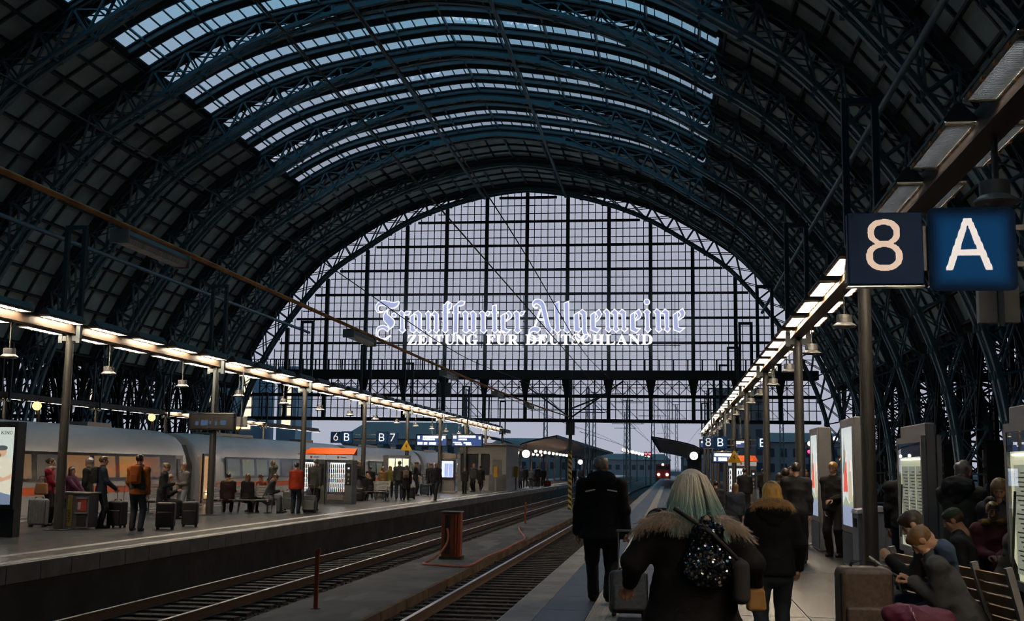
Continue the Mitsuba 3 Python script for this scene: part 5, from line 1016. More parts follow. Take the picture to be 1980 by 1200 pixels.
# signals
for x, y, z, c, lb in ((-4.3, 210, 4.4, (3.5, .12, .15), 'left of two small red signal lights above the oncoming train'), (-3.55, 210, 4.4, (3.5, .12, .15), 'right of two small red signal lights above the oncoming train'), (-15.2, 300, .4, (3, .1, .1), 'small red signal light low beside the left canopy'), (15.5, 135, 3.9, (1.2, .05, .25), 'small pink signal light right of the distant signs'), (2.2, 205, 4.5, (3.5, 1.9, .7), 'small orange light between the train and the dark canopy'), (18.0, 128, 3.0, (3.2, 1.3, .4), 'small orange signal light far right of the vending machine')):
    t = thing('signal_light', lb, 'signal'); part(t, 'lens', lamp(ply(trimesh.creation.icosphere(2, .22).apply_translation([x, y, z]), 'glow'), c)); part(t, 'housing', MB().box(x-.28, x+.28, y+.2, y+.4, z-.4, z+.4).box(x-.06, x+.06, y+.25, y+.35, -1, z-.4).ply('iron_black'))
# strings of yard lamps
for k in range(9):
    x, y, z = -10.2 + .72*k, 260 - 1.5*k, 5.9 - .18*k; solo('yard_lamp', lamp(ply(trimesh.creation.icosphere(2, .42 - .02*k).apply_translation([x, y, z]), 'glow'), (5, 3.3, 2.2)), f'{nth(k)} warm yard lamp from the left in the cluster right of the canopy', 'lamp', 'warm yard lamps by the left canopy')
for k in range(5):
    x, y, z = 17.3 + .78*k, 150, 5.15 + .16*k; solo('yard_lamp', lamp(ply(trimesh.creation.icosphere(2, .30).apply_translation([x, y, z]), 'glow'), (3.2, 2.1, 1.5)), f'{nth(k)} warm round yard lamp from the left in the row at the far right', 'lamp', 'warm yard lamps far right')
t = thing('lamp_rack', 'rack carrying the row of warm yard lamps far right', 'rack'); part(t, 'bar', MB().bars([[17.0, 150.3, 4.75]], [[20.8, 150.3, 5.4]], .1).ply('iron_black')); part(t, 'post', MB().box(18.8, 19, 150.2, 150.4, -1, 5.0).ply('iron_black'))
t = thing('lamp_rack', 'rack carrying the cluster of warm yard lamps by the left canopy', 'rack'); part(t, 'bar', MB().bars([[-10.8, 260.5, 5.6]], [[-3.8, 247.5, 4.1]], .12).ply('iron_black')); part(t, 'post', MB().box(-7.2, -7, 254, 254.2, -1, 4.9).ply('iron_black'))
# catenary masts and portals outside
for k, (x, y, h) in enumerate([(-24.5, 140, 11), (-17.5, 165, 13), (-12.2, 190, 14), (-10.5, 150, 12), (-8.9, 235, 13), (-6.3, 180, 15), (-5.7, 160, 11), (-.3, 240, 17), (-2.6, 180, 13), (1.4, 260, 16), (6.0, 200, 15), (-1.2, 300, 14), (12, 185, 12), (14.8, 160, 11.5), (17, 210, 14), (9.3, 300, 14), (-30, 170, 12), (-38, 190, 14)]):
    t = thing('catenary_mast', f'{ORD[k]} thin catenary mast from the left standing outside beyond the end wall' if k < 20 else '', 'mast', 'catenary masts outside'); m = MB(); w = .32
    for a, b in ((-w, -w), (w, -w), (w, w), (-w, w)): m.bars([[x+a, y+b, -1]], [[x+a*.5, y+b*.5, h]], .09)
    for z in np.arange(0, h-1, 1.3): m.bars([[x-w, y-w, z], [x+w, y-w, z]], [[x+w*.8, y-w, z+1.3], [x-w*.8, y-w, z+1.3]], .05)
    part(t, 'lattice', m.ply('far_roof')); part(t, 'arm', MB().bars([[x-2.2, y, h-3.2], [x, y, h-1.2], [x-.7, y, h]], [[x+2.2, y, h-3.2], [x+2.0, y, h-3.2], [x+.7, y, h]], .08).ply('far_roof'))
for k, (x, z) in enumerate([(-8.7, 5.2), (-3.5, 5.6), (-1.0, 6.9), (-12, 6.6), (4.5, 7.2), (-5.8, 8.0)]): solo('overhead_wire', MB().tube(np.array([[x, 113, z], [x*.9, 180, z+.3], [x*.8, 300, z]]), .025, 4).ply('iron_black'), f'{ORD[k]} thin wire over the outdoor tracks', 'wire', 'outdoor wires')
# buildings
def building(label, x0, x1, y, h, cols, rows, roof=2.5, lit=(), wall='far_wall'):
    t = thing('building', label, 'building'); d = 14
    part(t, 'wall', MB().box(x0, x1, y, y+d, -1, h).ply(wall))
    if roof: part(t, 'roof', MB().add(np.array([[x0-.4, y-.4, h], [x1+.4, y-.4, h], [x1+.4, y+d, h], [x0-.4, y+d, h], [x0+roof, y+d/2-2, h+roof], [x1-roof, y+d/2-2, h+roof], [x1-roof, y+d/2+2, h+roof], [x0+roof, y+d/2+2, h+roof]]), BOXQ).ply('far_roof'))
    w = (x1-x0)/cols
    for i in range(cols):
        for j in range(rows):
            a, z = x0 + w*(i+.25), 1.5 + j*(h-1.5)/rows; q = MB().box(a, a+w*.5, y-.08, y+.02, z, z+min(1.7, (h-1.5)/rows*.6))
            part(t, 'window', lamp(q.ply('glow'), (0.9, 0.62, 0.38)) if (i, j) in lit else q.ply('far_window'))
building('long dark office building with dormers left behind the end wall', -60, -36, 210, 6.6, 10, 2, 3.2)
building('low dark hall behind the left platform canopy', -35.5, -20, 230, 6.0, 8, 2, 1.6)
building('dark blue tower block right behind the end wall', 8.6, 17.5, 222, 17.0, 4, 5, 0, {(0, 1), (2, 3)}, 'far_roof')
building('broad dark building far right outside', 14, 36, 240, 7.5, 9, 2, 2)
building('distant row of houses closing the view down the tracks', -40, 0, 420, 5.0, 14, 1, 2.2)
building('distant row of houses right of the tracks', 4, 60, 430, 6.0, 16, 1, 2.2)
for k, (x, z0, z1) in enumerate([(-65.5, 8.5, 13.5), (-51.3, 8.5, 12.5), (-46.8, 5.5, 12), (-42.2, 5.8, 11.5)]):
    t = thing('stair_tower', f'{ORD[k]} tall strip of bright stairwell windows from the left, beyond the train', 'building'); m = MB()
    part(t, 'wall', MB().box(x-1.1, x+1.1, 125, 131, -1, z1+1.0).ply('far_pale'))
    for z in np.arange(z0, z1, 1.25): part(t, 'window', lamp(MB().box(x-.5, x+.5, 124.9, 125, z, z+1.0).ply('glow'), (0.95, 0.72, 0.5)))
# ---------------------------------------------------------------- people: smooth-blended bodies
def vnorm(v): v = np.asarray(v, float); return v/(np.linalg.norm(v) + 1e-12)
def sd(P, q):
    k = q[0]
    if k == 'c':                                       # tapered capsule
        a, b, ra, rb = q[1:5]; a = np.asarray(a, np.float32); ba = np.asarray(b, np.float32) - a; pa = P - a
        h = np.clip(pa @ ba/(ba @ ba + 1e-9), 0, 1); return np.linalg.norm(pa - h[:, None]*ba, axis=1) - (ra + (rb-ra)*h)
    if k == 'e':                                       # ellipsoid, optional axes
        c, r = np.asarray(q[1], np.float32), np.asarray(q[2], np.float32); p = P - c
        if len(q) > 3: p = p @ np.asarray(q[3], np.float32)
        k0 = np.linalg.norm(p/r, axis=1); k1 = np.linalg.norm(p/(r*r), axis=1); return k0*(k0-1)/np.maximum(k1, 1e-6)
    if k == 't':                                       # flattened tapered capsule: a, b, ra, rb, flatness, direction of the flat side's normal
        a, b, ra, rb, s, f = q[1:7]; a = np.asarray(a, float); ax = vnorm(np.asarray(b, float) - a); L = np.linalg.norm(np.asarray(b, float) - a)
        y = vnorm(np.asarray(f, float) - ax*np.dot(f, ax)); x = np.cross(y, ax); M = np.stack([x, y, ax], 1).astype(np.float32)
        p = (P - a.astype(np.float32)) @ M; p[:, 1] /= s; h = np.clip(p[:, 2]/max(L, 1e-6), 0, 1); p[:, 2] -= h*L
        return (np.linalg.norm(p, axis=1) - (ra + (rb-ra)*h))*min(1, 0.5 + 0.5*s)
def field(P, prims, k, cuts=()):
    d = None
    for q in prims:
        e = sd(P, q)
        d = e if d is None else _smin(d, e, k)
    for q in cuts:
        if q[0] == 'p': d = np.maximum(d, (P - np.asarray(q[1], np.float32)) @ np.asarray(q[2], np.float32))
        else: d = np.maximum(d, -sd(P, q))
    return d
def _smin(a, b, k):
    if k <= 0: return np.minimum(a, b)
    h = np.maximum(k - np.abs(a-b), 0)/k; return np.minimum(a, b) - h*h*k*0.25
def bounds(prims):
    lo, hi = [], []
    for q in prims:
        if q[0] == 'e': r = np.max(q[2]) if len(q) > 3 else np.asarray(q[2], float); lo.append(np.asarray(q[1])-r); hi.append(np.asarray(q[1])+r)
        else:
            for c, r in ((q[1], q[3]), (q[2], q[4])): r = r*max(1, q[5]) if q[0] == 't' else r; lo.append(np.asarray(c, float)-r); hi.append(np.asarray(c, float)+r)
    return np.min(lo, 0), np.max(hi, 0)
def nets(prims, h, k=0.03, cuts=()):
    lo, hi = bounds(prims); lo = lo - 2*h - k*0.3; hi = hi + 2*h + k*0.3
    n = np.ceil((hi-lo)/h).astype(int) + 1
    g = np.stack(np.meshgrid(*[lo[i] + h*np.arange(n[i]) for i in range(3)], indexing='ij'), -1).reshape(-1, 3).astype(np.float32)
    D = field(g, prims, k, cuts).reshape(n); return _nets(D, lo, h)
EDG = [(a, b) for a in range(8) for b in range(a+1, 8) if bin(a ^ b).count('1') == 1]
def _nets(D, lo, h):
    S = D < 0; n = D.shape
    c = np.stack([D[i:n[0]-1+i, j:n[1]-1+j, l:n[2]-1+l] for i in (0, 1) for j in (0, 1) for l in (0, 1)], -1)
    s = (c < 0).sum(-1); act = (s > 0) & (s < 8); ids = -np.ones(act.shape, int); I = np.argwhere(act); ids[act] = np.arange(len(I)); v = c[act]
    acc, cnt = np.zeros((len(I), 3)), np.zeros(len(I)); off = np.array([[i, j, l] for i in (0, 1) for j in (0, 1) for l in (0, 1)], float)
    for a, b in EDG:
        m = (v[:, a] < 0) != (v[:, b] < 0); t = np.where(m, v[:, a]/np.where(m, v[:, a]-v[:, b], 1), 0)
        acc += np.where(m[:, None], off[a] + t[:, None]*(off[b]-off[a]), 0); cnt += m
    V = (I + acc/np.maximum(cnt, 1)[:, None])*h + lo; F = []
    for ax in range(3):
        sl = [slice(None)]*3; sl2 = [slice(None)]*3; sl[ax] = slice(0, -1); sl2[ax] = slice(1, None)
        A, B = S[tuple(sl)], S[tuple(sl2)]; E = np.argwhere(A != B); u, w = (ax+1) % 3, (ax+2) % 3
        E = E[(E[:, u] > 0) & (E[:, w] > 0) & (E[:, u] < n[u]-1) & (E[:, w] < n[w]-1)]; q = []
        for du, dw in ((-1, -1), (0, -1), (0, 0), (-1, 0)):
            X = E.copy(); X[:, u] += du; X[:, w] += dw; q.append(ids[X[:, 0], X[:, 1], X[:, 2]])
        q = np.stack(q, 1); fl = A[tuple(E.T)] if len(E) else np.zeros(0, bool); q = np.where(fl[:, None], q, q[:, ::-1]); F.append(q)
    q = np.vstack(F); return V, np.vstack([q[:, [0, 1, 2]], q[:, [0, 2, 3]]])
def join(ms):
    V, F, n = [], [], 0
    for v, f in ms: V.append(v); F.append(f + n); n += len(v)
    return np.vstack(V), np.vstack(F)

# head, in metres for a 1.75 m person, origin in the middle of the head, face towards +y
def head_mesh(h):
    P = [('e', (0, -.012, .03), (.075, .093, .083)), ('e', (0, .028, -.05), (.054, .056, .058)), ('e', (0, .066, -.09), (.021, .017, .017)), ('e', (.036, .05, -.02), (.028, .028, .034)), ('e', (-.036, .05, -.02), (.028, .028, .034)),
         ('e', (0, .070, .030), (.050, .015, .011)), ('c', (0, .082, .022), (0, .104, -.020), .007, .0125), ('e', (0, .080, -.052), (.024, .013, .010)), ('e', (.077, -.008, -.004), (.010, .022, .032)), ('e', (-.077, -.008, -.004), (.010, .022, .032)), ('c', (0, -.022, -.06), (0, -.035, -.16), .052, .056)]
    lo, hi = bounds(P); lo, hi = lo - .02, hi + .02; n = np.ceil((hi-lo)/h).astype(int)+1
    g = np.stack(np.meshgrid(*[lo[i] + h*np.arange(n[i]) for i in range(3)], indexing='ij'), -1).reshape(-1, 3).astype(np.float32)
    D = field(g, P, .022)
    for s in (-1, 1):
        e = -sd(g, ('e', (s*.031, .088, .008), (.016, .014, .010))); k = .012; hh = np.maximum(k - np.abs(D-e), 0)/k; D = np.maximum(D, e) + hh*hh*k*.25
        D = np.minimum(D, sd(g, ('e', (s*.031, .068, .008), (.013, .013, .011))))
    V, F = _nets(D.reshape(n), lo, h); C = np.zeros((len(V), 3)); C[:] = 1
    for s in (-1, 1):
        d = V - [s*.031, .082, .008]; m = (np.abs(d[:, 0]) < .014) & (np.abs(d[:, 2]) < .007) & (V[:, 1] > .06); C[m] = (.9, 1.2, 1.4); C[m & (np.abs(d[:, 0]) < .006)] = (.08, .08, .08)
        C[(np.abs(V[:, 0] - s*.031) < .022) & (np.abs(V[:, 2] - .029) < .006) & (V[:, 1] > .06)] = (.35, .3, .25)
    C[(np.abs(V[:, 0]) < .024) & (np.abs(V[:, 2] + .052) < .0085) & (V[:, 1] > .07)] = (1.05, .62, .6)
    return V, F, C
HEAD = {h: head_mesh(h) for h in (.006, .011)}
_hair = {}
def hair_mesh(style, h):
    if (style, h) in _hair: return _hair[style, h]
    sk = ('e', (0, -.016, .034), (.085, .104, .091)); cut = [('e', (0, .105, -.025), (.075, .075, .078)), ('p', (0, -.02, -.055), (0, .25, -.97))]
    P = [sk]
    if style == 'short': P += [('e', (0, .04, .085), (.055, .05, .03))]
    if style == 'thin': P = [('e', (0, -.03, .02), (.084, .094, .088))]; cut = [('e', (0, .07, .09), (.06, .085, .06))] + cut
    if style == 'curly':
        r = np.random.default_rng(5)
        for i in range(26): a, b = r.uniform(0, 6.28), r.uniform(-.1, 1.4); P.append(('e', (.075*np.cos(a)*np.cos(b), -.02 + .09*np.sin(a)*np.cos(b), .035+.085*np.sin(b)), (.024,)*3))
    if style in ('long', 'longer'):
        L = -.19 if style == 'long' else -.30; cut = [cut[0]]
        P += [('t', (0, -.055, .02), (0, -.075, L), .088, .075, .55, (0, 1, 0))] + [('t', (s*.075, -.015, .03), (s*.085, .01, L*.8), .03, .028, .8, (1, 0, 0)) for s in (-1, 1)]
    if style == 'bun': P += [('e', (0, -.12, .03), (.04, .035, .04))]
    if style == 'cap': P = [('e', (0, -.012, .045), (.088, .106, .088)), ('t', (0, .06, .05), (0, .15, .035), .055, .05, .2, (0, 0, 1))]; cut = [('p', (0, 0, .035), (0, .25, -.97))]
    if style == 'beanie': P = [('e', (0, -.016, .04), (.090, .108, .096))]; cut = [('p', (0, 0, .02), (0, .2, -.98))]
    if style == 'bald': P = [('e', (0, -.03, .0), (.080, .088, .072))]; cut = [('e', (0, .05, .07), (.09, .13, .07)), cut[0], cut[1]]
    _hair[style, h] = nets(P, h, .02, cut); return _hair[style, h]
_hand = {}
def hand_mesh(kind, h):
    """left hand, wrist at the origin, fingers along +z, palm facing -y, thumb towards +x; metres for a 1.75 m person"""
    if (kind, h) in _hand: return _hand[kind, h]
    curl = {'relaxed': (.35, .45, .3), 'grip': (1.15, 1.35, .8), 'open': (.08, .12, .08), 'phone': (.75, .9, .5)}[kind]
    P = [('t', (0, 0, .018), (0, 0, .082), .030, .041, .36, (0, 1, 0)), ('c', (0, 0, -.05), (0, 0, .02), .026, .024)]
    for i, (x, l) in enumerate(((.030, .072), (.010, .080), (-.010, .074), (-.029, .058))):
        p = np.array([x, 0, .088 - .004*abs(i-1)]); a = 0.0
        for j, fr in enumerate((.46, .30, .24)):
            a += curl[j]*(1 + .08*i); d = np.array([x*.6*(.5 if j == 0 else .2), -np.sin(a), np.cos(a)]); q = p + vnorm(d)*l*fr*1.05; P.append(('c', p, q, .0095 - .0009*j, .0088 - .0009*j)); p = q
    t = .35 if kind == 'open' else .8; p = np.array([.026, -.006, .022]); q = p + [.030, -.012*t*2, .028]; r = q + np.array([.010*(1-t), -.022*t, .030]); s = r + np.array([-.012*t, -.016*t, .020]); P += [('c', p, q, .014, .011), ('c', q, r, .011, .0098), ('c', r, s, .0095, .0085)]
    _hand[kind, h] = nets(P, h, .009); return _hand[kind, h]
def ik(a, c, l1, l2, hint):
    a, c = np.asarray(a, float), np.asarray(c, float); d = c-a; L = np.linalg.norm(d); M = (l1+l2)*.998
    if L > M: c = a + d/L*M; d = c-a; L = M
    x = (L*L + l1*l1 - l2*l2)/(2*L); hgt = math.sqrt(max(l1*l1 - x*x, 0)); u = d/L; w = np.asarray(hint, float); w = vnorm(w - u*np.dot(w, u)); return a + u*x + w*hgt, c
def cloth(c, rough=.85):
    k = 'cloth_' + '_'.join(f'{int(v*1000)}' for v in c)
    if 'mat_' + k not in scene: mat(k, tuple(v*.5 for v in c), rough, spec=0.25)
    return k
scene['mat_skin'] = {'type': 'twosided', 'bsdf': {'type': 'principled', 'base_color': {'type': 'mesh_attribute', 'name': 'vertex_color'}, 'roughness': .55, 'specular': .35}}
scene['mat_hair'] = {'type': 'twosided', 'bsdf': {'type': 'principled', 'base_color': {'type': 'mesh_attribute', 'name': 'vertex_color'}, 'roughness': .45, 'specular': .5}}
SKIN = (.36, .20, .135)
def rot(ax, deg):
    a = math.radians(deg); c, s = math.cos(a), math.sin(a)
    return np.array({'x': [[1, 0, 0], [0, c, -s], [0, s, c]], 'y': [[c, 0, s], [0, 1, 0], [-s, 0, c]], 'z': [[c, -s, 0], [s, c, 0], [0, 0, 1]]}[ax])
def person(label, x, y, H, head=0, pose='stand', jacket=(.02, .02, .025), hem=.47, trousers=(.02, .022, .03), shoes=(.015, .013, .012), hair=('short', (.06, .04, .025)), g=1.0, lean=0, pitch=0, yaw=0,
           lh=None, rh=None, lk='relaxed', rk='relaxed', lf=None, rf=None, seat=.45, hood=None, collar=None, female=False, skin=SKIN, extra=None, open_front=None, group=None, voxel=None, flare=0.0, z0=0.0):
    t = thing('person', label, 'person', group)
    vx = voxel or (.017 if y < 16 else .022 if y < 32 else .03 if y < 65 else .042); fine = y < 32; hv = .006 if fine else .011
    s = H; G = np.array([g, g, 1.0])
    if pose == 'sit':
        hip = np.array([0, 0, (seat+.09)/s])
        lf = lf if lf is not None else (-.07, .27, .045); rf = rf if rf is not None else (.07, .25, .045)
    elif pose == 'walk': hip = np.array([0, 0, .515]); lf = lf or (-.05, .15, .045); rf = rf or (.05, -.17, .075)
    else: hip = np.array([0, 0, .525]); lf = lf or (-.062, .02, .042); rf = rf or (.065, -.02, .042)
    u = rot('x', -lean) @ [0, 0, 1.0]; f = rot('x', -lean) @ [0, 1.0, 0]
    waist, chest, neck = hip + u*.085, hip + u*.20, hip + u*.300
    Hh = rot('x', -lean*.6) @ rot('z', -yaw) @ rot('x', -pitch); hc = neck + (rot('x', -lean*.7) @ [0, .012, .105]) + Hh @ np.array([0, .02*math.sin(math.radians(pitch)), 0])
    sw = (.098 if female else .108)*g**.5
    LS, RS = neck - u*.028 - [sw, 0, 0], neck - u*.028 + [sw, 0, 0]
    base = [LS*0, 0]
    lh = np.array(lh if lh is not None else (hip + [-.135*g**.7, .03, -.055])); rh = np.array(rh if rh is not None else (hip + [.135*g**.7, .03, -.055]))
    LE, LW = ik(LS, lh, .165, .150, (-.45, -1, -.15)); RE, RW = ik(RS, rh, .165, .150, (.45, -1, -.15))
    LH, RH = hip + [-.052*g**.5, 0, -.012], hip + [.052*g**.5, 0, -.012]
    kh = (0, 1, .35) if pose != 'sit' else (0, .3, 1)
    LK, LA = ik(LH, lf, .245, .245, (-.12, *kh[1:])); RK, RA = ik(RH, rf, .245, .245, (.12, *kh[1:]))
    m = lambda p: tuple(np.asarray(p, float)*s)
    def limbs(pts, rs, add=0): return [('c', m(a), m(b), ra*s+add, rb*s+add) for (a, b, ra, rb) in [(pts[i], pts[i+1], rs[2*i], rs[2*i+1]) for i in range(len(pts)-1)]]
    def torso(add=0.0, top=True):
        q = [('t', m(hip - u*.01), m(waist), .092*s*g+add, .082*s*g+add, .70, f), ('t', m(waist), m(chest), .082*s*g+add, .098*s*g**.8+add, .66, f), ('t', m(chest), m(neck - u*.035), .098*s*g**.8+add, .070*s+add, .62, f)]
        return q + [('c', m(LS), m(RS), .040*s+add, .040*s+add)] if top else q
    arms = limbs([LS, LE, LW], [.036*g**.6, .025*g**.5, .024*g**.5, .016]) + limbs([RS, RE, RW], [.036*g**.6, .025*g**.5, .024*g**.5, .016])
    legs = limbs([LH, LK, LA], [.052*g**.7, .033*g**.4, .034*g**.5, .020]) + limbs([RH, RK, RA], [.052*g**.7, .033*g**.4, .034*g**.5, .020])
    def toe(A, K): d = np.array([0, 1.0, 0]); return A + d*.085 - [0, 0, .022]
    feet = []
    for A, K in ((LA, LK), (RA, RK)): feet += [('c', m(A - [0, .012, .018]), m(toe(A, K)), .024*s, .019*s)]
    body = nets(torso() + arms + legs + feet + [('c', m(neck - u*.03), m(hc - u*.03), .034*s, .030*s)], vx, .03*s)
    hV, hF, hC = HEAD[hv]; k = s/1.75; bits = [body, (hV*k @ Hh.T + hc*s, hF)]; cols = [np.ones((len(body[0]), 3)), hC]
    for E_, W_, kind, sd_ in ((LE, LW, lk, -1), (RE, RW, rk, 1)):
        v, fa = hand_mesh(kind, .005 if fine else .009); v = v*k*1.04
        if sd_ > 0: v = v*[-1, 1, 1]; fa = fa[:, ::-1]
        z = vnorm(W_-E_); ref = np.array([-sd_*-1.0, 0, 0]) if abs(z[2]) > .6 else np.array([0, 0, 1.0])
        yy = np.array([sd_*1.0, 0, 0]) if abs(z[2]) > .6 else np.array([0, 0, 1.0]); yy = vnorm(yy - z*np.dot(yy, z)); xx = np.cross(yy, z)
        if abs(z[2]) > .6 and (xx[1] > 0) != (sd_ < 0): pass
        bits.append((v @ np.stack([xx, yy, z], 1).T + W_*s, fa)); cols.append(np.ones((len(v), 3)))
    V, F = join(bits); C = np.vstack(cols)*np.asarray(skin)
    M = T().translate([x, y, z0]).rotate([0, 0, 1], head)
    part(t, 'body', moved(ply((V, F), 'skin', True, color=np.clip(C, 0, 1)), M))
    def put(name, mesh, mt, sm=True, parent=t, **kw): return part(parent, name, moved(ply(mesh, mt, sm, **kw), M))
    def wrinkle(mesh, amp, fr):
        v, fa = mesh; n = (mfbm(v*[fr, fr, fr*1.7] + x*3.1, 3) - .5)[:, None]; c = v - np.array([0, 0, 1])*v; r = np.linalg.norm(c[:, :2], axis=1, keepdims=True) + 1e-6
        tm = trimesh.Trimesh(v, fa, process=False); return v + tm.vertex_normals*n*amp*2, fa
    # clothes
    tr = legs[0:1]; add = .012*s/1.75*1.75*.75
    pts = limbs([LH, LK, LA], [.056*g**.7, .040*g**.4, .039, .034], add*.6) + limbs([RH, RK, RA], [.056*g**.7, .040*g**.4, .039, .034], add*.6) + [('t', m(hip - u*.02), m(waist), .096*s*g, .086*s*g, .72, f)]
    if trousers is not None: put('trousers', wrinkle(nets(pts, vx, .02*s, [('p', m(LA - [0, 0, .012]), (0, 0, -1))] if pose == 'stand' else []), .008, 9), cloth(trousers))
    ja = .016
    jk = torso(ja) + limbs([LS, LE, LW], [.038*g**.6, .031*g**.5, .031*g**.5, .024], ja*.7) + limbs([RS, RE, RW], [.038*g**.6, .031*g**.5, .031*g**.5, .024], ja*.7) + [('c', m(neck - u*.02), m(neck + u*.018), .044*s, .040*s)]
    hz = hem
    if pose != 'sit':
        low = np.array([hip[0], hip[1], hz]); jk += [('t', m(hip), m(low + [0, 0, .02]), .098*s*g+ja, (.100+flare)*s*g+ja, .74, f)]
        jk = wrinkle(nets(jk, vx, .025*s, [('p', m((0, 0, hz)), (0, 0, -1))]), .012, 8)
    else: jk = wrinkle(nets(jk + [('t', m(hip - u*.03), m(hip), .105*s*g, .10*s*g, .85, f)], vx, .025*s), .012, 8)
    jp = put('jacket', jk, cloth(jacket))
    if open_front is not None: put('shirt', nets([('t', m(hip + f*.055), m(neck - u*.03 + f*.045), .03*s, .022*s, .5, f)], vx*.7, .01), cloth(open_front), parent=jp)
    for A, K, nm in ((LA, LK, 'shoe'), (RA, RK, 'shoe')):
        put('shoe', nets([('c', m(A - [0, .016, .016]), m(toe(A, K) + [0, .008, 0]), .028*s, .022*s), ('c', m(A), m(A + [0, 0, .02]), .028*s, .028*s), ('t', m(A - [0, .02, .034]), m(toe(A, K) + [0, .012, -.008]), .025*s, .022*s, .5, (0, 0, 1))], min(vx, .022), .01, [('p', m((0, 0, A[2]-.042)), (0, 0, -1))]), cloth(shoes, .5))
    if hair:
        v, fa = hair_mesh(hair[0], hv*1.3 if fine else hv); v = v*k @ Hh.T + hc*s
        if hair[0] in ('cap', 'beanie'): put('hat', (v, fa), cloth(hair[1]))
        else:
            n = mnoise((v @ Hh)*[60, 60, 12], 3)[:, None]; put('hair', (v, fa), 'hair', color=np.clip(np.asarray(hair[1])*(.4 + .4*n), 0, 1))
        if len(hair) > 2: v, fa = hair_mesh(hair[2], hv*1.3); put('hair', (v*k @ Hh.T + hc*s, fa), 'hair', color=np.ones((len(v), 3))*np.asarray(hair[3]))
    nb = neck - f*.052
    if hood is not None:
        q = [('t', m(nb + [-.055, 0, .012]), m(nb + [.055, 0, .012]), .050*s, .050*s, .8, f), ('t', m(nb + [0, -.012, .01]), m(nb - u*.062 - f*.012), .066*s, .040*s, .5, f)]
        put('hood', wrinkle(nets(q, vx*.8, .03*s), .014, 12), cloth(hood), parent=jp)
    if collar is not None:
        a = np.linspace(-2.5, 2.5, 12); pp = [neck + np.array([.07*np.sin(w), -.052*np.cos(w)+.006, .018 - .012*np.cos(w)]) for w in a]; v, fa = nets([('c', m(pp[i]), m(pp[i+1]), .026*s, .026*s) for i in range(11)], vx*.8, .01)
        v = v + (mnoise(v*70, 2)[:, None]-.5)*.03*trimesh.Trimesh(v, fa, process=False).vertex_normals; put('fur_collar', (v, fa), cloth(collar), parent=jp)
    R = rot('z', head); w = lambda p: R @ (np.asarray(p, float)*s) + [x, y, z0]
    return dict(key=t, jp=jp, put=put, m=m, w=w, lh=w(LW), rh=w(RW), neck=neck, chest=chest, hip=hip, u=u, f=f, M=M, s=s, hc=hc, Hh=Hh, k=k, LW=LW, RW=RW)
def backpack(label, P, c, size=(.30, .16, .42), z=.22):
    t = thing('backpack', label, 'backpack'); s = P['s']; o = np.asarray(P['chest'])*s - np.asarray(P['f'])*(.062*s + size[1]*.45) + np.asarray(P['u'])*(.02)
    b = rbox(*size, .06, 4); b.apply_translation(o); part(t, 'bag', moved(ply(b, cloth(c), 40), P['M']))
    p = rbox(size[0]*.75, .06, size[2]*.42, .025, 3); p.apply_translation(o + [0, -size[1]*.5, -size[2]*.2]); part(t, 'pocket', moved(ply(p, cloth(tuple(np.array(c)*.7)), 40), P['M']))
    for sx in (-1, 1): part(t, 'strap', moved(MB().tube(np.array([o + [sx*.09, .05, size[2]*.45], np.asarray(P['neck'])*s + [sx*.075, 0.0, -.005], np.asarray(P['chest'])*s + [sx*.10, .125, .0], np.asarray(P['hip'])*s + [sx*.15, .03, .12], o + [sx*.12, .02, -size[2]*.4]]), .016, 6).ply(cloth(tuple(np.array(c)*.5)), True), P['M']))
    return t
def bag(label, o, size, c, strap=.2, rotz=0):
    t = thing('handbag', label, 'bag'); b = rbox(*size, min(size)*.3, 4); v = np.asarray(b.vertices); v[:, 0] *= 1 - .25*np.clip(v[:, 2]/size[2]+.2, 0, 1); b.vertices = v
    part(t, 'bag', moved(ply(b, cloth(c), 40), T().translate(list(o)).rotate([0, 0, 1], rotz))); a = np.linspace(0, np.pi, 12)
    part(t, 'strap', moved(MB().tube(np.stack([size[0]*.35*np.cos(a), a*0, size[2]*.42 + strap*np.sin(a)], 1), .009, 6).ply(cloth(tuple(np.array(c)*.6)), True), T().translate(list(o)).rotate([0, 0, 1], rotz)))
# ---------------------------------------------------------------- the travellers
BLK, NAVY, GRY, JEAN, DKG = (.012, .012, .014), (.015, .022, .04), (.09, .095, .10), (.035, .05, .075), (.035, .037, .04)
BRN, BLD, GRH, DBR = (.07, .04, .022), (.35, .22, .10), (.33, .32, .31), (.03, .018, .012)
# left platform, in front
a = person('woman in a red jacket with pale scarf, beside the left lamp post', -16.0, 28.7, 1.74, -75, jacket=(.22, .012, .03), hair=('bun', DBR), trousers=BLK, female=True, collar=(.5, .46, .42), rh=(.02, .16, .56))
bag('tan handbag hanging beside the woman in the red jacket', (-15.95, 28.25, .95), (.34, .14, .3), (.30, .17, .08))
person('person in a dark purple jacket reaching over the waste sorting bins', -15.35, 28.6, 1.52, -95, jacket=(.07, .012, .05), hair=('long', DBR), trousers=BLK, female=True, rh=(.05, .28, .52), lh=(-.1, .25, .5))
person('grey-haired bearded man in a black jacket looking left, right of the lamp post', -15.55, 29.9, 1.76, 95, jacket=(.016, .017, .018), hair=('curly', GRH), trousers=BLK)
p = person('man in a dark blue jacket with a black trolley, facing right', -14.25, 28.1, 1.80, -55, jacket=(.02, .032, .055), hair=('short', BRN), trousers=(.02, .024, .035), rh=(.12, .17, .55), rk='grip'); backpack('dark backpack of the man in the dark blue jacket', p, (.03, .026, .022))
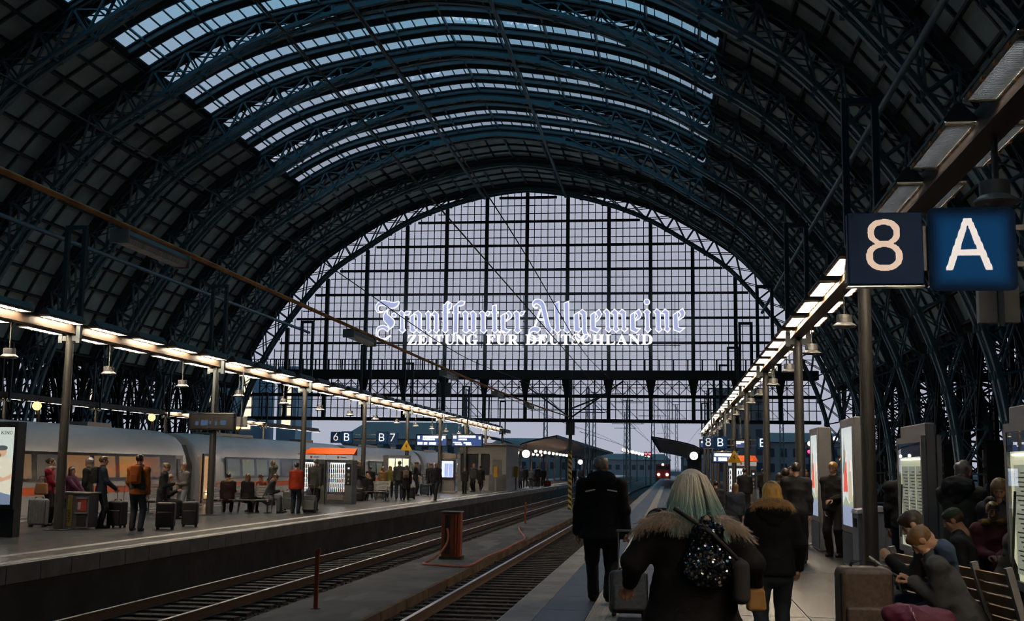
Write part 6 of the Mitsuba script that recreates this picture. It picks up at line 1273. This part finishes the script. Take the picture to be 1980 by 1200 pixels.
p = person('traveller seen from behind with orange sleeves and dark jeans', -12.9, 27.3, 1.85, 4, jacket=(.42, .13, .02), hair=('short', DBR), trousers=(.03, .042, .06), lh=(-.11, .1, .52), rh=(.14, .02, .46)); backpack('orange hiking backpack with grey straps', p, (.50, .12, .02), (.25, .18, .46))
v = p; part(v['jp'], 'vest', moved(ply(nets([('t', v['m'](v['hip'] + v['u']*.04), v['m'](v['neck'] - v['u']*.05), .120*1.85, .108*1.85, .66, v['f'])], .02, .02), cloth((.06, .065, .075)), True), v['M']))
person('woman in a long dark coat with bowed head before the train', -13.45, 29.9, 1.66, -70, jacket=(.03, .034, .04), hem=.30, hair=('bun', (.24, .15, .07)), trousers=BLK, female=True, pitch=30, lean=6, lh=(-.02, .18, .66), rh=(.05, .18, .66))
person('long-haired person in black sitting by the train doorway', -14.9, 33.4, 1.66, -80, 'sit', jacket=BLK, hair=('longer', (.16, .08, .035)), trousers=BLK, female=True, lean=8, pitch=15, lh=(-.03, .2, .5), rh=(.04, .2, .5))
person('young woman with long hair in a pale plaid jacket by the train doorway', -14.75, 34.3, 1.66, 150, jacket=(.16, .15, .15), hem=.5, hair=('longer', (.12, .06, .03)), trousers=(.22, .25, .30), shoes=(.5, .5, .5), female=True, lh=(-.03, .14, .6))
# seated group
person('person with a fur trimmed hood seated leftmost in the group before the train', -14.95, 38.5, 1.68, 20, 'sit', jacket=(.035, .014, .018), hair=('short', DBR), collar=(.30, .18, .07), trousers=BLK, lean=-4)
person('long-haired woman in black seated in the middle of the group', -14.3, 38.6, 1.66, -12, 'sit', jacket=BLK, hair=('longer', (.15, .08, .03)), trousers=BLK, female=True)
person('person in a patterned red top seated between the others', -14.25, 39.8, 1.60, 150, 'sit', jacket=(.24, .05, .025), hair=('curly', (.12, .06, .025)), trousers=DKG, female=True, pitch=20)
person('man in a padded dark grey jacket and light jeans seated with his head bowed', -13.75, 39.0, 1.78, -80, 'sit', jacket=(.04, .045, .05), hair=('short', (.12, .06, .025)), trousers=(.20, .22, .24), lean=22, pitch=22, lh=(-.03, .24, .42), rh=(.04, .24, .42))
person('standing man in an olive grey jacket facing left, behind the seated group', -16.2, 46.6, 1.82, 85, jacket=(.085, .09, .075), hair=('bald', (.2, .12, .07)), trousers=BLK, hood=(.07, .075, .06), rh=(.06, .14, .56))
person('person in a bright red and orange jacket seen from behind before the vending machine', -12.72, 39.0, 1.72, 0, jacket=(.45, .045, .012), hair=('short', DBR), trousers=(.015, .025, .04), female=True)
person('man in a dark tweed coat pulling a trolley towards the vending machine', -12.72, 41.2, 1.90, -8, 'walk', jacket=(.055, .055, .055), hem=.42, hair=('short', (.16, .15, .15)), trousers=BLK, rh=(.15, -.1, .42), rk='grip')
# behind the vending machine
person('person in a dark jacket and grey trousers looking down, right of the vending machine', -14.75, 54.6, 1.88, -80, jacket=BLK, hair=('thin', BRN), trousers=(.10, .105, .11), pitch=20, rh=(.05, .17, .57))
person('person in black seated right of the vending machine', -14.0, 54.0, 1.66, 60, 'sit', jacket=BLK, hair=('long', (.30, .16, .06)), trousers=(.06, .05, .045), lean=15, pitch=25)
person('person with long brown hair and a tan coat behind the bright suitcase', -15.0, 60.4, 1.62, 40, jacket=(.28, .16, .06), hair=('long', (.18, .08, .03)), trousers=BLK, female=True)
person('person in an olive yellow jacket behind the bright suitcase', -14.75, 61.0, 1.66, 10, jacket=(.15, .14, .03), hair=('long', (.28, .15, .04)), trousers=BLK, female=True)
person('person in black beside the lamp post behind the bright suitcase', -15.3, 59.0, 1.62, 20, jacket=BLK, hair=('short', DBR), trousers=BLK)
p = person('tall man in a grey jacket reading the lit timetable sheets', -13.55, 58.0, 1.92, 15, jacket=(.06, .062, .065), hair=('short', (.12, .11, .1)), trousers=JEAN)
p = person('person in black with a beige backpack standing by the timetable sheets', -12.95, 57.0, 1.70, 5, jacket=BLK, hair=('long', (.10, .09, .09)), trousers=BLK, flare=.02, hem=.3); backpack('beige backpack of the person by the timetable sheets', p, (.24, .17, .13), (.3, .15, .4))
person('tall man in black reading a white paper beside a blue suitcase', -14.35, 65.5, 1.92, -75, jacket=BLK, hair=('short', BRN), trousers=BLK, pitch=25, lh=(-.04, .2, .6), rh=(.05, .2, .58), shoes=(.3, .1, .05))
solo('paper', ply(rbox(.30, .26, .02, .008).apply_translation([-13.9, 65.45, 1.12]), 'paper_white', 30), 'white paper held by the man beside the blue suitcase', 'paper')
person('second person in black just behind the reading man', -13.85, 67.2, 1.84, 170, jacket=BLK, hair=('short', BRN), trousers=BLK)
person('man in an open dark coat with a grey scarf walking towards the camera', -11.5, 57.2, 1.88, 172, 'walk', jacket=(.014, .015, .02), hem=.40, hair=('thin', DBR), trousers=(.02, .024, .035), open_front=(.16, .17, .2), skin=(.4, .2, .14))
# by the booth and further
for lb, x, y, H, hd, jc, tc, hr in [
  ('person in a black jacket with a yellowish scarf standing before the booth', -12.75, 72.6, 1.62, 160, BLK, BLK, ('long', BRN)),
  ('person in a dark top half hidden by the lamp post at the booth', -13.1, 78, 1.90, 150, (.05, .05, .055), BLK, ('thin', (.4, .25, .18))),
  ('woman in a long black coat and white shoes walking by the booth', -12.35, 76.3, 1.76, -10, BLK, BLK, ('short', DBR)),
  ('man in black facing the camera beyond the booth corner', -12.3, 93.2, 1.90, 175, BLK, (.02, .024, .03), ('short', BRN)),
  ('person in blue jeans half hidden beyond the booth', -12.15, 95.5, 1.78, 160, (.03, .035, .05), JEAN, ('short', BRN)),
  ('person in black walking under the start of the left canopy', -12.2, 99, 1.80, 10, BLK, (.03, .035, .04), ('short', DBR)),
  ('person in a pale grey jacket under the left canopy', -11.8, 100, 1.62, 20, (.18, .19, .2), (.12, .14, .16), ('long', BLD)),
  ('broad person in black under the left canopy', -11.7, 104, 1.80, -20, BLK, BLK, ('short', DBR)),
  ('slim dark person beside the broad one under the left canopy', -11.5, 107, 1.70, 30, (.02, .02, .025), BLK, ('long', DBR)),
  ('distant person in dark clothes right of the striped mast', -10.2, 125, 1.70, 0, BLK, BLK, ('short', DBR)),
  ('distant person in grey right of the striped mast', -10.0, 131, 1.62, 0, (.12, .12, .13), (.1, .05, .05), ('short', BRN)),
  ('far away person on the outdoor part of the left platform', -8.9 - 2.2, 150, 1.7, 0, (.2, .08, .06), BLK, ('short', BLD)),
  ('small far away person near the end of the left canopy', -11.4, 170, 1.7, 10, BLK, BLK, ('short', BRN))]:
    person(lb, x, y, H, hd, 'walk' if 'walking' in lb else 'stand', jacket=jc, trousers=tc, hair=hr, hem=.33 if 'long black coat' in lb else .46, shoes=(.5, .5, .5) if 'white shoes' in lb else (.015, .013, .012))
person('seated person in brown beside a red bag under the left canopy', -12.3, 108, 1.66, 160, 'sit', jacket=(.12, .06, .045), trousers=(.10, .06, .05), hair=('short', BRN)); solo('handbag', ply(rbox(.6, .4, .5, .12).apply_translation([-11.2, 108, .26]), cloth((.35, .05, .03)), 40), 'small red bag on the platform under the left canopy', 'bag')
solo('bench_block', MB().box(-13.2, -11.6, 107.6, 108.1, 0, .43).ply('steel_dark'), 'low dark bench under the left canopy', 'bench')
# right platform
person('short-haired blond man in a black jacket standing between the two poster cases', 3.22, 24.0, 1.86, 150, jacket=(.014, .013, .013), hair=('short', (.34, .2, .08)), trousers=BLK, pitch=18, lh=(-.03, .14, .6), rh=(.08, .05, .46))
person('man in a black puffer jacket seen from behind left of the timetable board', 3.35, 17.6, 1.82, -15, jacket=(.016, .018, .024), hair=('short', (.12, .06, .03)), trousers=(.06, .07, .085), yaw=35)
person('elderly man with grey hair and a dark green jacket stooping behind the bench', 3.14, 13.5, 1.80, -35, jacket=(.045, .05, .038), hair=('curly', (.36, .33, .29)), trousers=(.05, .055, .065), lean=10, pitch=24, hood=(.025, .026, .024), hem=.44, lh=(-.05, .2, .52), rh=(.08, .2, .52))
person('blonde woman looking down at a child, beside the big timetable board', 3.42, 12.9, 1.62, 160, jacket=(.05, .045, .05), hair=('long', (.34, .2, .09)), trousers=BLK, female=True, pitch=32, lh=(-.04, .15, .62), rh=(.04, .17, .64), skin=(.5, .3, .2), collar=(.10, .08, .08))
person('child in a colourful striped jacket with a dark scarf, held by the blonde woman', 3.22, 12.45, 1.38, 175, jacket=(.13, .03, .045), hair=('short', (.28, .16, .07)), trousers=(.04, .03, .05), pitch=10, lh=(-.02, .16, .62), rh=(.05, .16, .62), collar=(.42, .24, .04))
person('traveller hunched on the second bench with a fur trimmed hood, back to the camera', 3.02, 11.55, 1.62, -82, 'sit', jacket=(.05, .042, .03), hair=None, collar=(.16, .10, .045), hood=(.10, .085, .06), trousers=BLK, lean=28, pitch=30)
b1 = person('boy in a grey jacket with blue hood, bent over his phone on the bench', 2.27, 9.62, 1.66, 78, 'sit', jacket=(.095, .10, .10), hair=('short', (.24, .13, .045)), trousers=(.06, .065, .06), hood=(.055, .095, .16), lean=27, pitch=40, lh=(-.035, .235, .485), rh=(.045, .225, .48), lk='phone', rk='phone', lf=(-.08, .30, .045), rf=(.06, .33, .045), skin=(.52, .3, .18), voxel=.013)
w = (b1['lh'] + b1['rh'])/2
ph = thing('phone', 'small dark phone in the hands of the boy in the grey jacket', 'phone'); part(ph, 'case', moved(ply(rbox(.075, .145, .01, .004), 'black_plastic', 30), T().translate([w[0]-.10, w[1]+.01, w[2]+.035]).rotate([0, 0, 1], 75).rotate([1, 0, 0], 25)))
b2 = person('dark-haired young man in black leaning forward with a tablet on the bench', 2.42, 10.85, 1.78, 80, 'sit', jacket=(.012, .012, .014), hair=('short', (.06, .032, .016)), trousers=(.05, .065, .09), lean=23, pitch=24, lh=(-.05, .27, .50), rh=(.06, .25, .44), lk='grip', rk='phone', lf=(-.08, .42, .06), rf=(.08, .33, .045), shoes=(.10, .075, .06), skin=(.5, .29, .2), voxel=.014)
w = b2['rh']; tb = thing('tablet', 'slim tablet with a pale edge held by the dark-haired young man', 'tablet'); part(tb, 'case', moved(ply(rbox(.17, .24, .01, .004), 'white_metal', 30), T().translate([w[0]-.13, w[1]-.02, w[2]+.05]).rotate([0, 0, 1], 80).rotate([1, 0, 0], 35)))
person('person in a dark green cap seated behind the boy', 2.92, 12.1, 1.66, 70, 'sit', jacket=(.02, .02, .02), hair=('cap', (.035, .055, .03), 'short', (.05, .03, .02)), trousers=BLK, lean=12, pitch=18)
# crowd ahead
for lb, x, y, H, hd, jc, tc, hr in [
  ('person with brown and blond hair right of the blonde woman, further ahead', 1.45, 27.0, 1.38, 10, (.03, .04, .06), BLK, ('longer', (.16, .09, .03))),
  ('small dark-haired person just left of the brown-haired one ahead', 1.15, 30.5, 1.40, 0, (.035, .035, .04), BLK, ('short', DBR)),
  ('dark-haired man in black behind the woman with the fur hood', 2.28, 24.0, 1.72, 5, BLK, BLK, ('short', DBR)),
  ('tall dark figure beside the lamp post ahead', 2.3, 22.2, 1.82, -5, (.018, .019, .02), BLK, ('short', DBR)),
  ('dark figure with a shoulder bag further ahead by the lamp post', 3.3, 33.0, 1.80, 170, BLK, BLK, ('short', BRN)),
  ('dark figure in front of the distant vending machine', 2.65, 43.0, 1.76, 0, BLK, (.03, .03, .04), ('short', DBR)),
  ('woman in a dark coat ahead, right of the vending machine', 2.75, 30.6, 1.62, 10, (.025, .022, .022), BLK, ('long', DBR)),
  ('distant dark figure right of the vending machine', 4.6, 60.0, 1.78, 0, BLK, BLK, ('short', BRN)),
  ('dark figure with warm lit face far right of the vending machine', 5.4, 48.0, 1.74, 165, (.03, .028, .028), BLK, ('short', BRN)),
  ('figure in dark clothes deep on the foreground platform', 4.2, 72.0, 1.75, 10, BLK, BLK, ('short', DBR))]:
    person(lb, x, y, H, hd, jacket=jc, trousers=tc, hair=hr)

# ---------------------------------------------------------------- the three walking away in front
p1 = person('tall grey-haired man in a dark hooded coat walking away along the platform edge', -.86, 14.85, 1.83, 2, 'walk', jacket=(.012, .013, .015), hem=.43, flare=.018, hair=('short', (.30, .28, .25)), trousers=(.016, .017, .02), g=1.32, yaw=28, hood=(.014, .015, .017), lf=(-.055, .10, .045), rf=(.055, -.10, .062), rh=(.178, -.03, .46), lh=(-.175, .02, .44), rk='grip', voxel=.014)
for s_ in (-1, 1): part(p1['jp'], 'reflective_strip', moved(MB().bars([[s_*.075, -.185, 1.395]], [[s_*.195, -.160, 1.37 if s_ < 0 else 1.375]], .012, .016).ply('letter_white'), p1['M']), 'short pale reflective strip')
p3 = person('woman in a black winter coat with ginger fur hood and jeans walking away', .92, 11.0, 1.58, 3, 'walk', jacket=(.011, .011, .012), hem=.455, hair=('short', (.36, .19, .05)), trousers=(.045, .06, .08), shoes=(.03, .02, .015), g=1.16, female=True, hood=(.012, .012, .013), rf=(.06, .09, .045), lf=(-.06, -.06, .05), lh=(-.17, .02, .45), rh=(.16, .08, .5), voxel=.013)
bag('small tan handbag in the right hand of the woman with teal hair', (.525, 7.54, .86), (.12, .08, .14), (.50, .28, .10), .07, 10)
p2 = person('woman with long blonde and teal hair in a black coat, walking away', .13, 7.4, 1.67, 3, 'walk', jacket=(.011, .011, .012), hem=.30, flare=.045, hair=None, trousers=BLK, g=1.50, female=True, hood=None, lh=(-.225, .12, .565), rh=(.240, .10, .565), lf=(-.07, .12, .045), rf=(.07, -.12, .06), voxel=.012)
def strands(par, name, roots, paths, r0, r1, cols, mt, M):
    """thin tapered strands; paths (n, k, 3); cols (n, k, 3)"""
    n, k = paths.shape[:2]; t = np.gradient(paths, axis=1); t /= np.linalg.norm(t, axis=2, keepdims=True) + 1e-9; a = np.cross(t, [0.3, 1, .2]); a /= np.linalg.norm(a, axis=2, keepdims=True) + 1e-9; b = np.cross(t, a)
    rad = np.linspace(r0, r1, k)[None, :, None, None]; g = np.arange(3)*2*np.pi/3; V = paths[:, :, None] + rad*(np.cos(g)[:, None]*a[:, :, None] + np.sin(g)[:, None]*b[:, :, None]); V = V.reshape(-1, 3); C = np.repeat(cols[:, :, None], 3, 2).reshape(-1, 3)
    i, j = np.meshgrid(np.arange(k-1), np.arange(3), indexing='ij'); q = np.stack([i*3+j, i*3+(j+1) % 3, (i+1)*3+(j+1) % 3, (i+1)*3+j], -1).reshape(-1, 4); q = (q[None] + np.arange(n)[:, None, None]*3*k).reshape(-1, 4)
    return part(par, name, moved(ply((V, np.vstack([q[:, [0, 1, 2]], q[:, [0, 2, 3]]])), mt, True, color=np.clip(C, 0, 1)), M), kind='stuff')
def ombre(z, r): z = np.asarray(z)[..., None]; b = np.array([.95, .76, .60]); mid = np.array([.70, .72, .60]); te = np.array([.30, .46, .43]); u = np.clip((z-.07)/-.10, 0, 1); w = np.clip((z+.01)/-.11, 0, 1); return (b*(1-u) + mid*u)*(1-w) + te*w
rg = np.random.default_rng(11); hs_, hc_ = p2['k'], np.asarray(p2['hc'])*p2['s']
hb = nets([('e', (0, -.018, .034), (.090, .108, .094)), ('t', (0, -.06, .02), (0, -.115, -.20), .092, .105, .50, (0, 1, 0)), ('t', (-.07, -.03, .02), (-.10, -.06, -.17), .04, .04, .8, (1, 0, 0)), ('t', (.07, -.03, .02), (.13, -.07, -.20), .04, .04, .8, (1, 0, 0))], .008, .03, [('e', (0, .105, -.025), (.075, .075, .078))])
part(p2['key'], 'hair', moved(ply((hb[0]*hs_ + hc_, hb[1]), 'hair', True, color=np.clip(ombre(hb[0][:, 2], 0)*(.8 + .4*mnoise(hb[0]*[70, 70, 8], 2)[:, None]), 0, 1)), p2['M']))
n, k = 1100, 9; th = rg.uniform(-2.5, 2.5, n); u = np.linspace(0, 1, k)[None]; L = rg.uniform(.24, .34, n)[:, None] + .03*(th > .3)[:, None]
sx_, sy_ = np.sin(th)[:, None], -np.cos(th)[:, None]; fan = 1 + .85*u**1.2; hz_ = .115 - .02*rg.random(n)[:, None]
prof_r = np.clip(np.sin(np.clip(u*3.2, 0, np.pi/2)), 0, 1); rr = (.012 + .088*prof_r)*fan*(1 + .10*rg.normal(0, 1, n)[:, None]*u)
X_ = rr*sx_*.98 + .012*np.sin(9*u + th[:, None]*7)*u + (th > .5)[:, None]*.07*u**1.6; Y_ = -.02 + (rr*1.12)*sy_*np.where(sy_ < 0, 1, .8) - .02*u; Z_ = hz_ - (hz_ - .02)*np.clip(u*2.2, 0, 1)**1.8*0.9 - L*np.clip(u-.25, 0, 1)/.75
paths = np.stack([X_, Y_, Z_], -1); cs = ombre(Z_, 0)*(.75 + .6*rg.random((n, 1, 1))); strands(p2['key'], 'hair_strands', None, paths*hs_ + hc_, .0024, .0010, cs, 'hair', p2['M'])
# fur on the hood edge lying over the shoulders
def fur(par, pts, n, ln, c, M, seed, spread=.03, r=.0022):
    rg = np.random.default_rng(seed); pts = np.asarray(pts); t = rg.uniform(0, len(pts)-1.001, n); i = t.astype(int); fr = (t-i)[:, None]; o = pts[i]*(1-fr) + pts[i+1]*fr + rg.normal(0, spread*.4, (n, 3)); d = rg.normal(0, .45, (n, 3)) + [0, -.75, -.45] + (o - pts.mean(0))*[3.0, 0, 0]; d /= np.linalg.norm(d, axis=1, keepdims=True); u = np.linspace(0, 1, 4)[None, :, None]; l = ln*rg.uniform(.6, 1.2, (n, 1, 1)); P_ = o[:, None] + d[:, None]*l*u + np.array([0, 0, -.35])*l*u**2; cc = np.asarray(c)*(.5 + .8*rg.random((n, 1, 1)))*(1.15 - .3*u); strands(par, 'fur_trim', None, P_, r, r*.35, cc, 'hair', M)
nk = np.asarray(p2['neck'])*p2['s']
arc = np.array([[-.31, .02, -.085], [-.25, -.06, -.01], [-.17, -.115, .012], [-.08, -.15, .0], [0, -.16, -.005], [.09, -.15, -.01], [.19, -.11, -.005], [.27, -.05, -.055], [.325, .02, -.13]]) + nk
part(p2['jp'], 'fur_base', moved(ply(nets([('c', tuple(arc[i]), tuple(arc[i+1]), .030, .030) for i in range(8)], .012, .01), cloth((.4, .32, .26)), True), p2['M']))
fur(p2['jp'], arc, 2800, .075, (.66, .53, .42), p2['M'], 3)
nk = np.asarray(p3['neck'])*p3['s']; arc3 = np.array([[-.155, .05, .0], [-.155, -.04, .06], [-.115, -.115, .095], [-.04, -.145, .105], [.04, -.145, .10], [.115, -.115, .08], [.155, -.04, .04], [.16, .05, -.03]]) + nk
part(p3['jp'], 'fur_base', moved(ply(nets([('c', tuple(arc3[i]), tuple(arc3[i+1]), .026, .026) for i in range(7)], .012, .01), cloth((.5, .3, .13)), True), p3['M'])); fur(p3['jp'], arc3, 2000, .055, (.80, .50, .24), p3['M'], 4, .025)
hb3 = nets([('e', (0, -.02, .02), (.098, .112, .10)), ('e', (.0, -.06, -.06), (.11, .075, .07))], .009, .04, [('e', (0, .105, -.025), (.075, .075, .078))]); hc3 = np.asarray(p3['hc'])*p3['s']; part(p3['key'], 'hair', moved(ply((hb3[0]*p3['k'] + hc3, hb3[1]), 'hair', True, color=np.array([.66, .36, .09])*(.55 + .8*mnoise(hb3[0]*[60, 60, 9], 4)[:, None])), p3['M']))
# sequined backpack
t = thing('backpack', 'black sequined backpack on the back of the blonde and teal haired woman', 'backpack'); o = np.asarray(p2['chest'])*p2['s'] + [.075, -.225, -.035]
bp = nets([('t', tuple(o + [0, 0, -.07]), tuple(o + [0, .02, .07]), .125, .095, .62, (0, 1, 0)), ('e', tuple(o + [0, -.03, -.07]), (.13, .075, .09)), ('c', tuple(o + [-.04, -.01, .13]), tuple(o + [.04, -.01, .13]), .05, .05)], .010, .05)
bp = (bp[0] + trimesh.Trimesh(*bp, process=False).vertex_normals*((mfbm(bp[0]*22, 3)[:, None]-.5)*.05), bp[1]); part(t, 'bag', moved(ply(bp, cloth((.012, .013, .018), .35), True), p2['M']))
mat('sequin', (.10, .115, .15), .16, 1.0); mat('sequin_bright', (.75, .68, .58), .14, 1.0)
tm = trimesh.Trimesh(*bp, process=False); rs = np.random.default_rng(9)
fi = rs.choice(len(tm.faces), 2600, p=tm.area_faces/tm.area); ctr = tm.triangles_center[fi]; nn = tm.face_normals[fi] + rs.normal(0, .55, (2600, 3)); nn /= np.linalg.norm(nn, axis=1, keepdims=True); keep_ = ctr[:, 1] < o[1] + .05; ctr, nn = ctr[keep_], nn[keep_]; brt = (ctr[:, 2] < o[2] - .03) & (rs.random(len(ctr)) < .30) | (rs.random(len(ctr)) < .03)
def discs(c, nrm, r):
    a = np.cross(nrm, [.31, .2, .93]); a /= np.linalg.norm(a, axis=1, keepdims=True); b = np.cross(nrm, a); g = np.arange(6)*np.pi/3; V = c[:, None] + nrm[:, None]*.004 + r*(np.cos(g)[None, :, None]*a[:, None] + np.sin(g)[None, :, None]*b[:, None]); F = np.array([[0, 1, 2], [0, 2, 3], [0, 3, 4], [0, 4, 5]]); return V.reshape(-1, 3), (F[None] + 6*np.arange(len(c))[:, None, None]).reshape(-1, 3)
part(t, 'sequins', moved(ply(discs(ctr[~brt], nn[~brt], .0075), 'sequin'), p2['M']), kind='stuff'); part(t, 'bright_sequins', moved(ply(discs(ctr[brt], nn[brt], .010), 'sequin_bright'), p2['M']), kind='stuff')
part(t, 'handle', moved(MB().tube(np.array([o + [-.035, .0, .15], o + [-.03, -.01, .21], o + [0, -.01, .23], o + [.03, -.01, .21], o + [.035, 0, .15]]), .010, 6).ply('rubber', True), p2['M']))
for s_ in (-1, 1): part(t, 'strap', moved(MB().tube(np.array([o + [s_*.07, .08, .2], o + [s_*.13 - .05, .2, .26], o + [s_*.17 - .06, .34, .12], o + [s_*.2 - .06, .33, -.1], o + [s_*.14, .12, -.18]]), .016, 6).ply('rubber', True), p2['M']))
t = thing('handbag', 'dark grey shoulder bag at the right hip of the woman in the foreground', 'bag'); part(t, 'bag', moved(ply(rbox(.10, .30, .26, .045, 4).apply_translation([.27, -.17, 1.0]), cloth((.05, .05, .055), .5), 40), p2['M'])); part(t, 'strap', moved(MB().tube(np.array([[.30, -.22, 1.08], [.22, -.30, 1.16], [.10, -.30, 1.28], [-.12, -.21, 1.42]]), .013, 6).ply('rubber', True), p2['M']))
# things lying by the bench
mat('bag_red', (0.08, 0.006, 0.0225), .7)
t = thing('sports_bag', 'dark red sports bag with white lettering lying on the bench end', 'bag'); v = nets([('t', (1.66, 9.2, .60), (1.98, 9.1, .58), .105, .095, .85, (0, 0, 1)), ('e', (1.82, 9.12, .59), (.17, .11, .09))], .014, .05); v = (v[0] + trimesh.Trimesh(*v, process=False).vertex_normals*((mfbm(v[0]*11, 3)[:, None]-.5)*.05), v[1]); part(t, 'bag', ply(v, 'bag_red', True))
mt = text_mesh('JOK', .075, .004, True); mt.apply_transform(np.array([[.42, 0, .0, 1.72], [.0, 0.25, -1, 9.01], [-.9, .42, 0, .69], [0, 0, 0, 1.0]])); part(t, 'lettering', ply((mt.vertices, mt.faces), 'letter_white'))
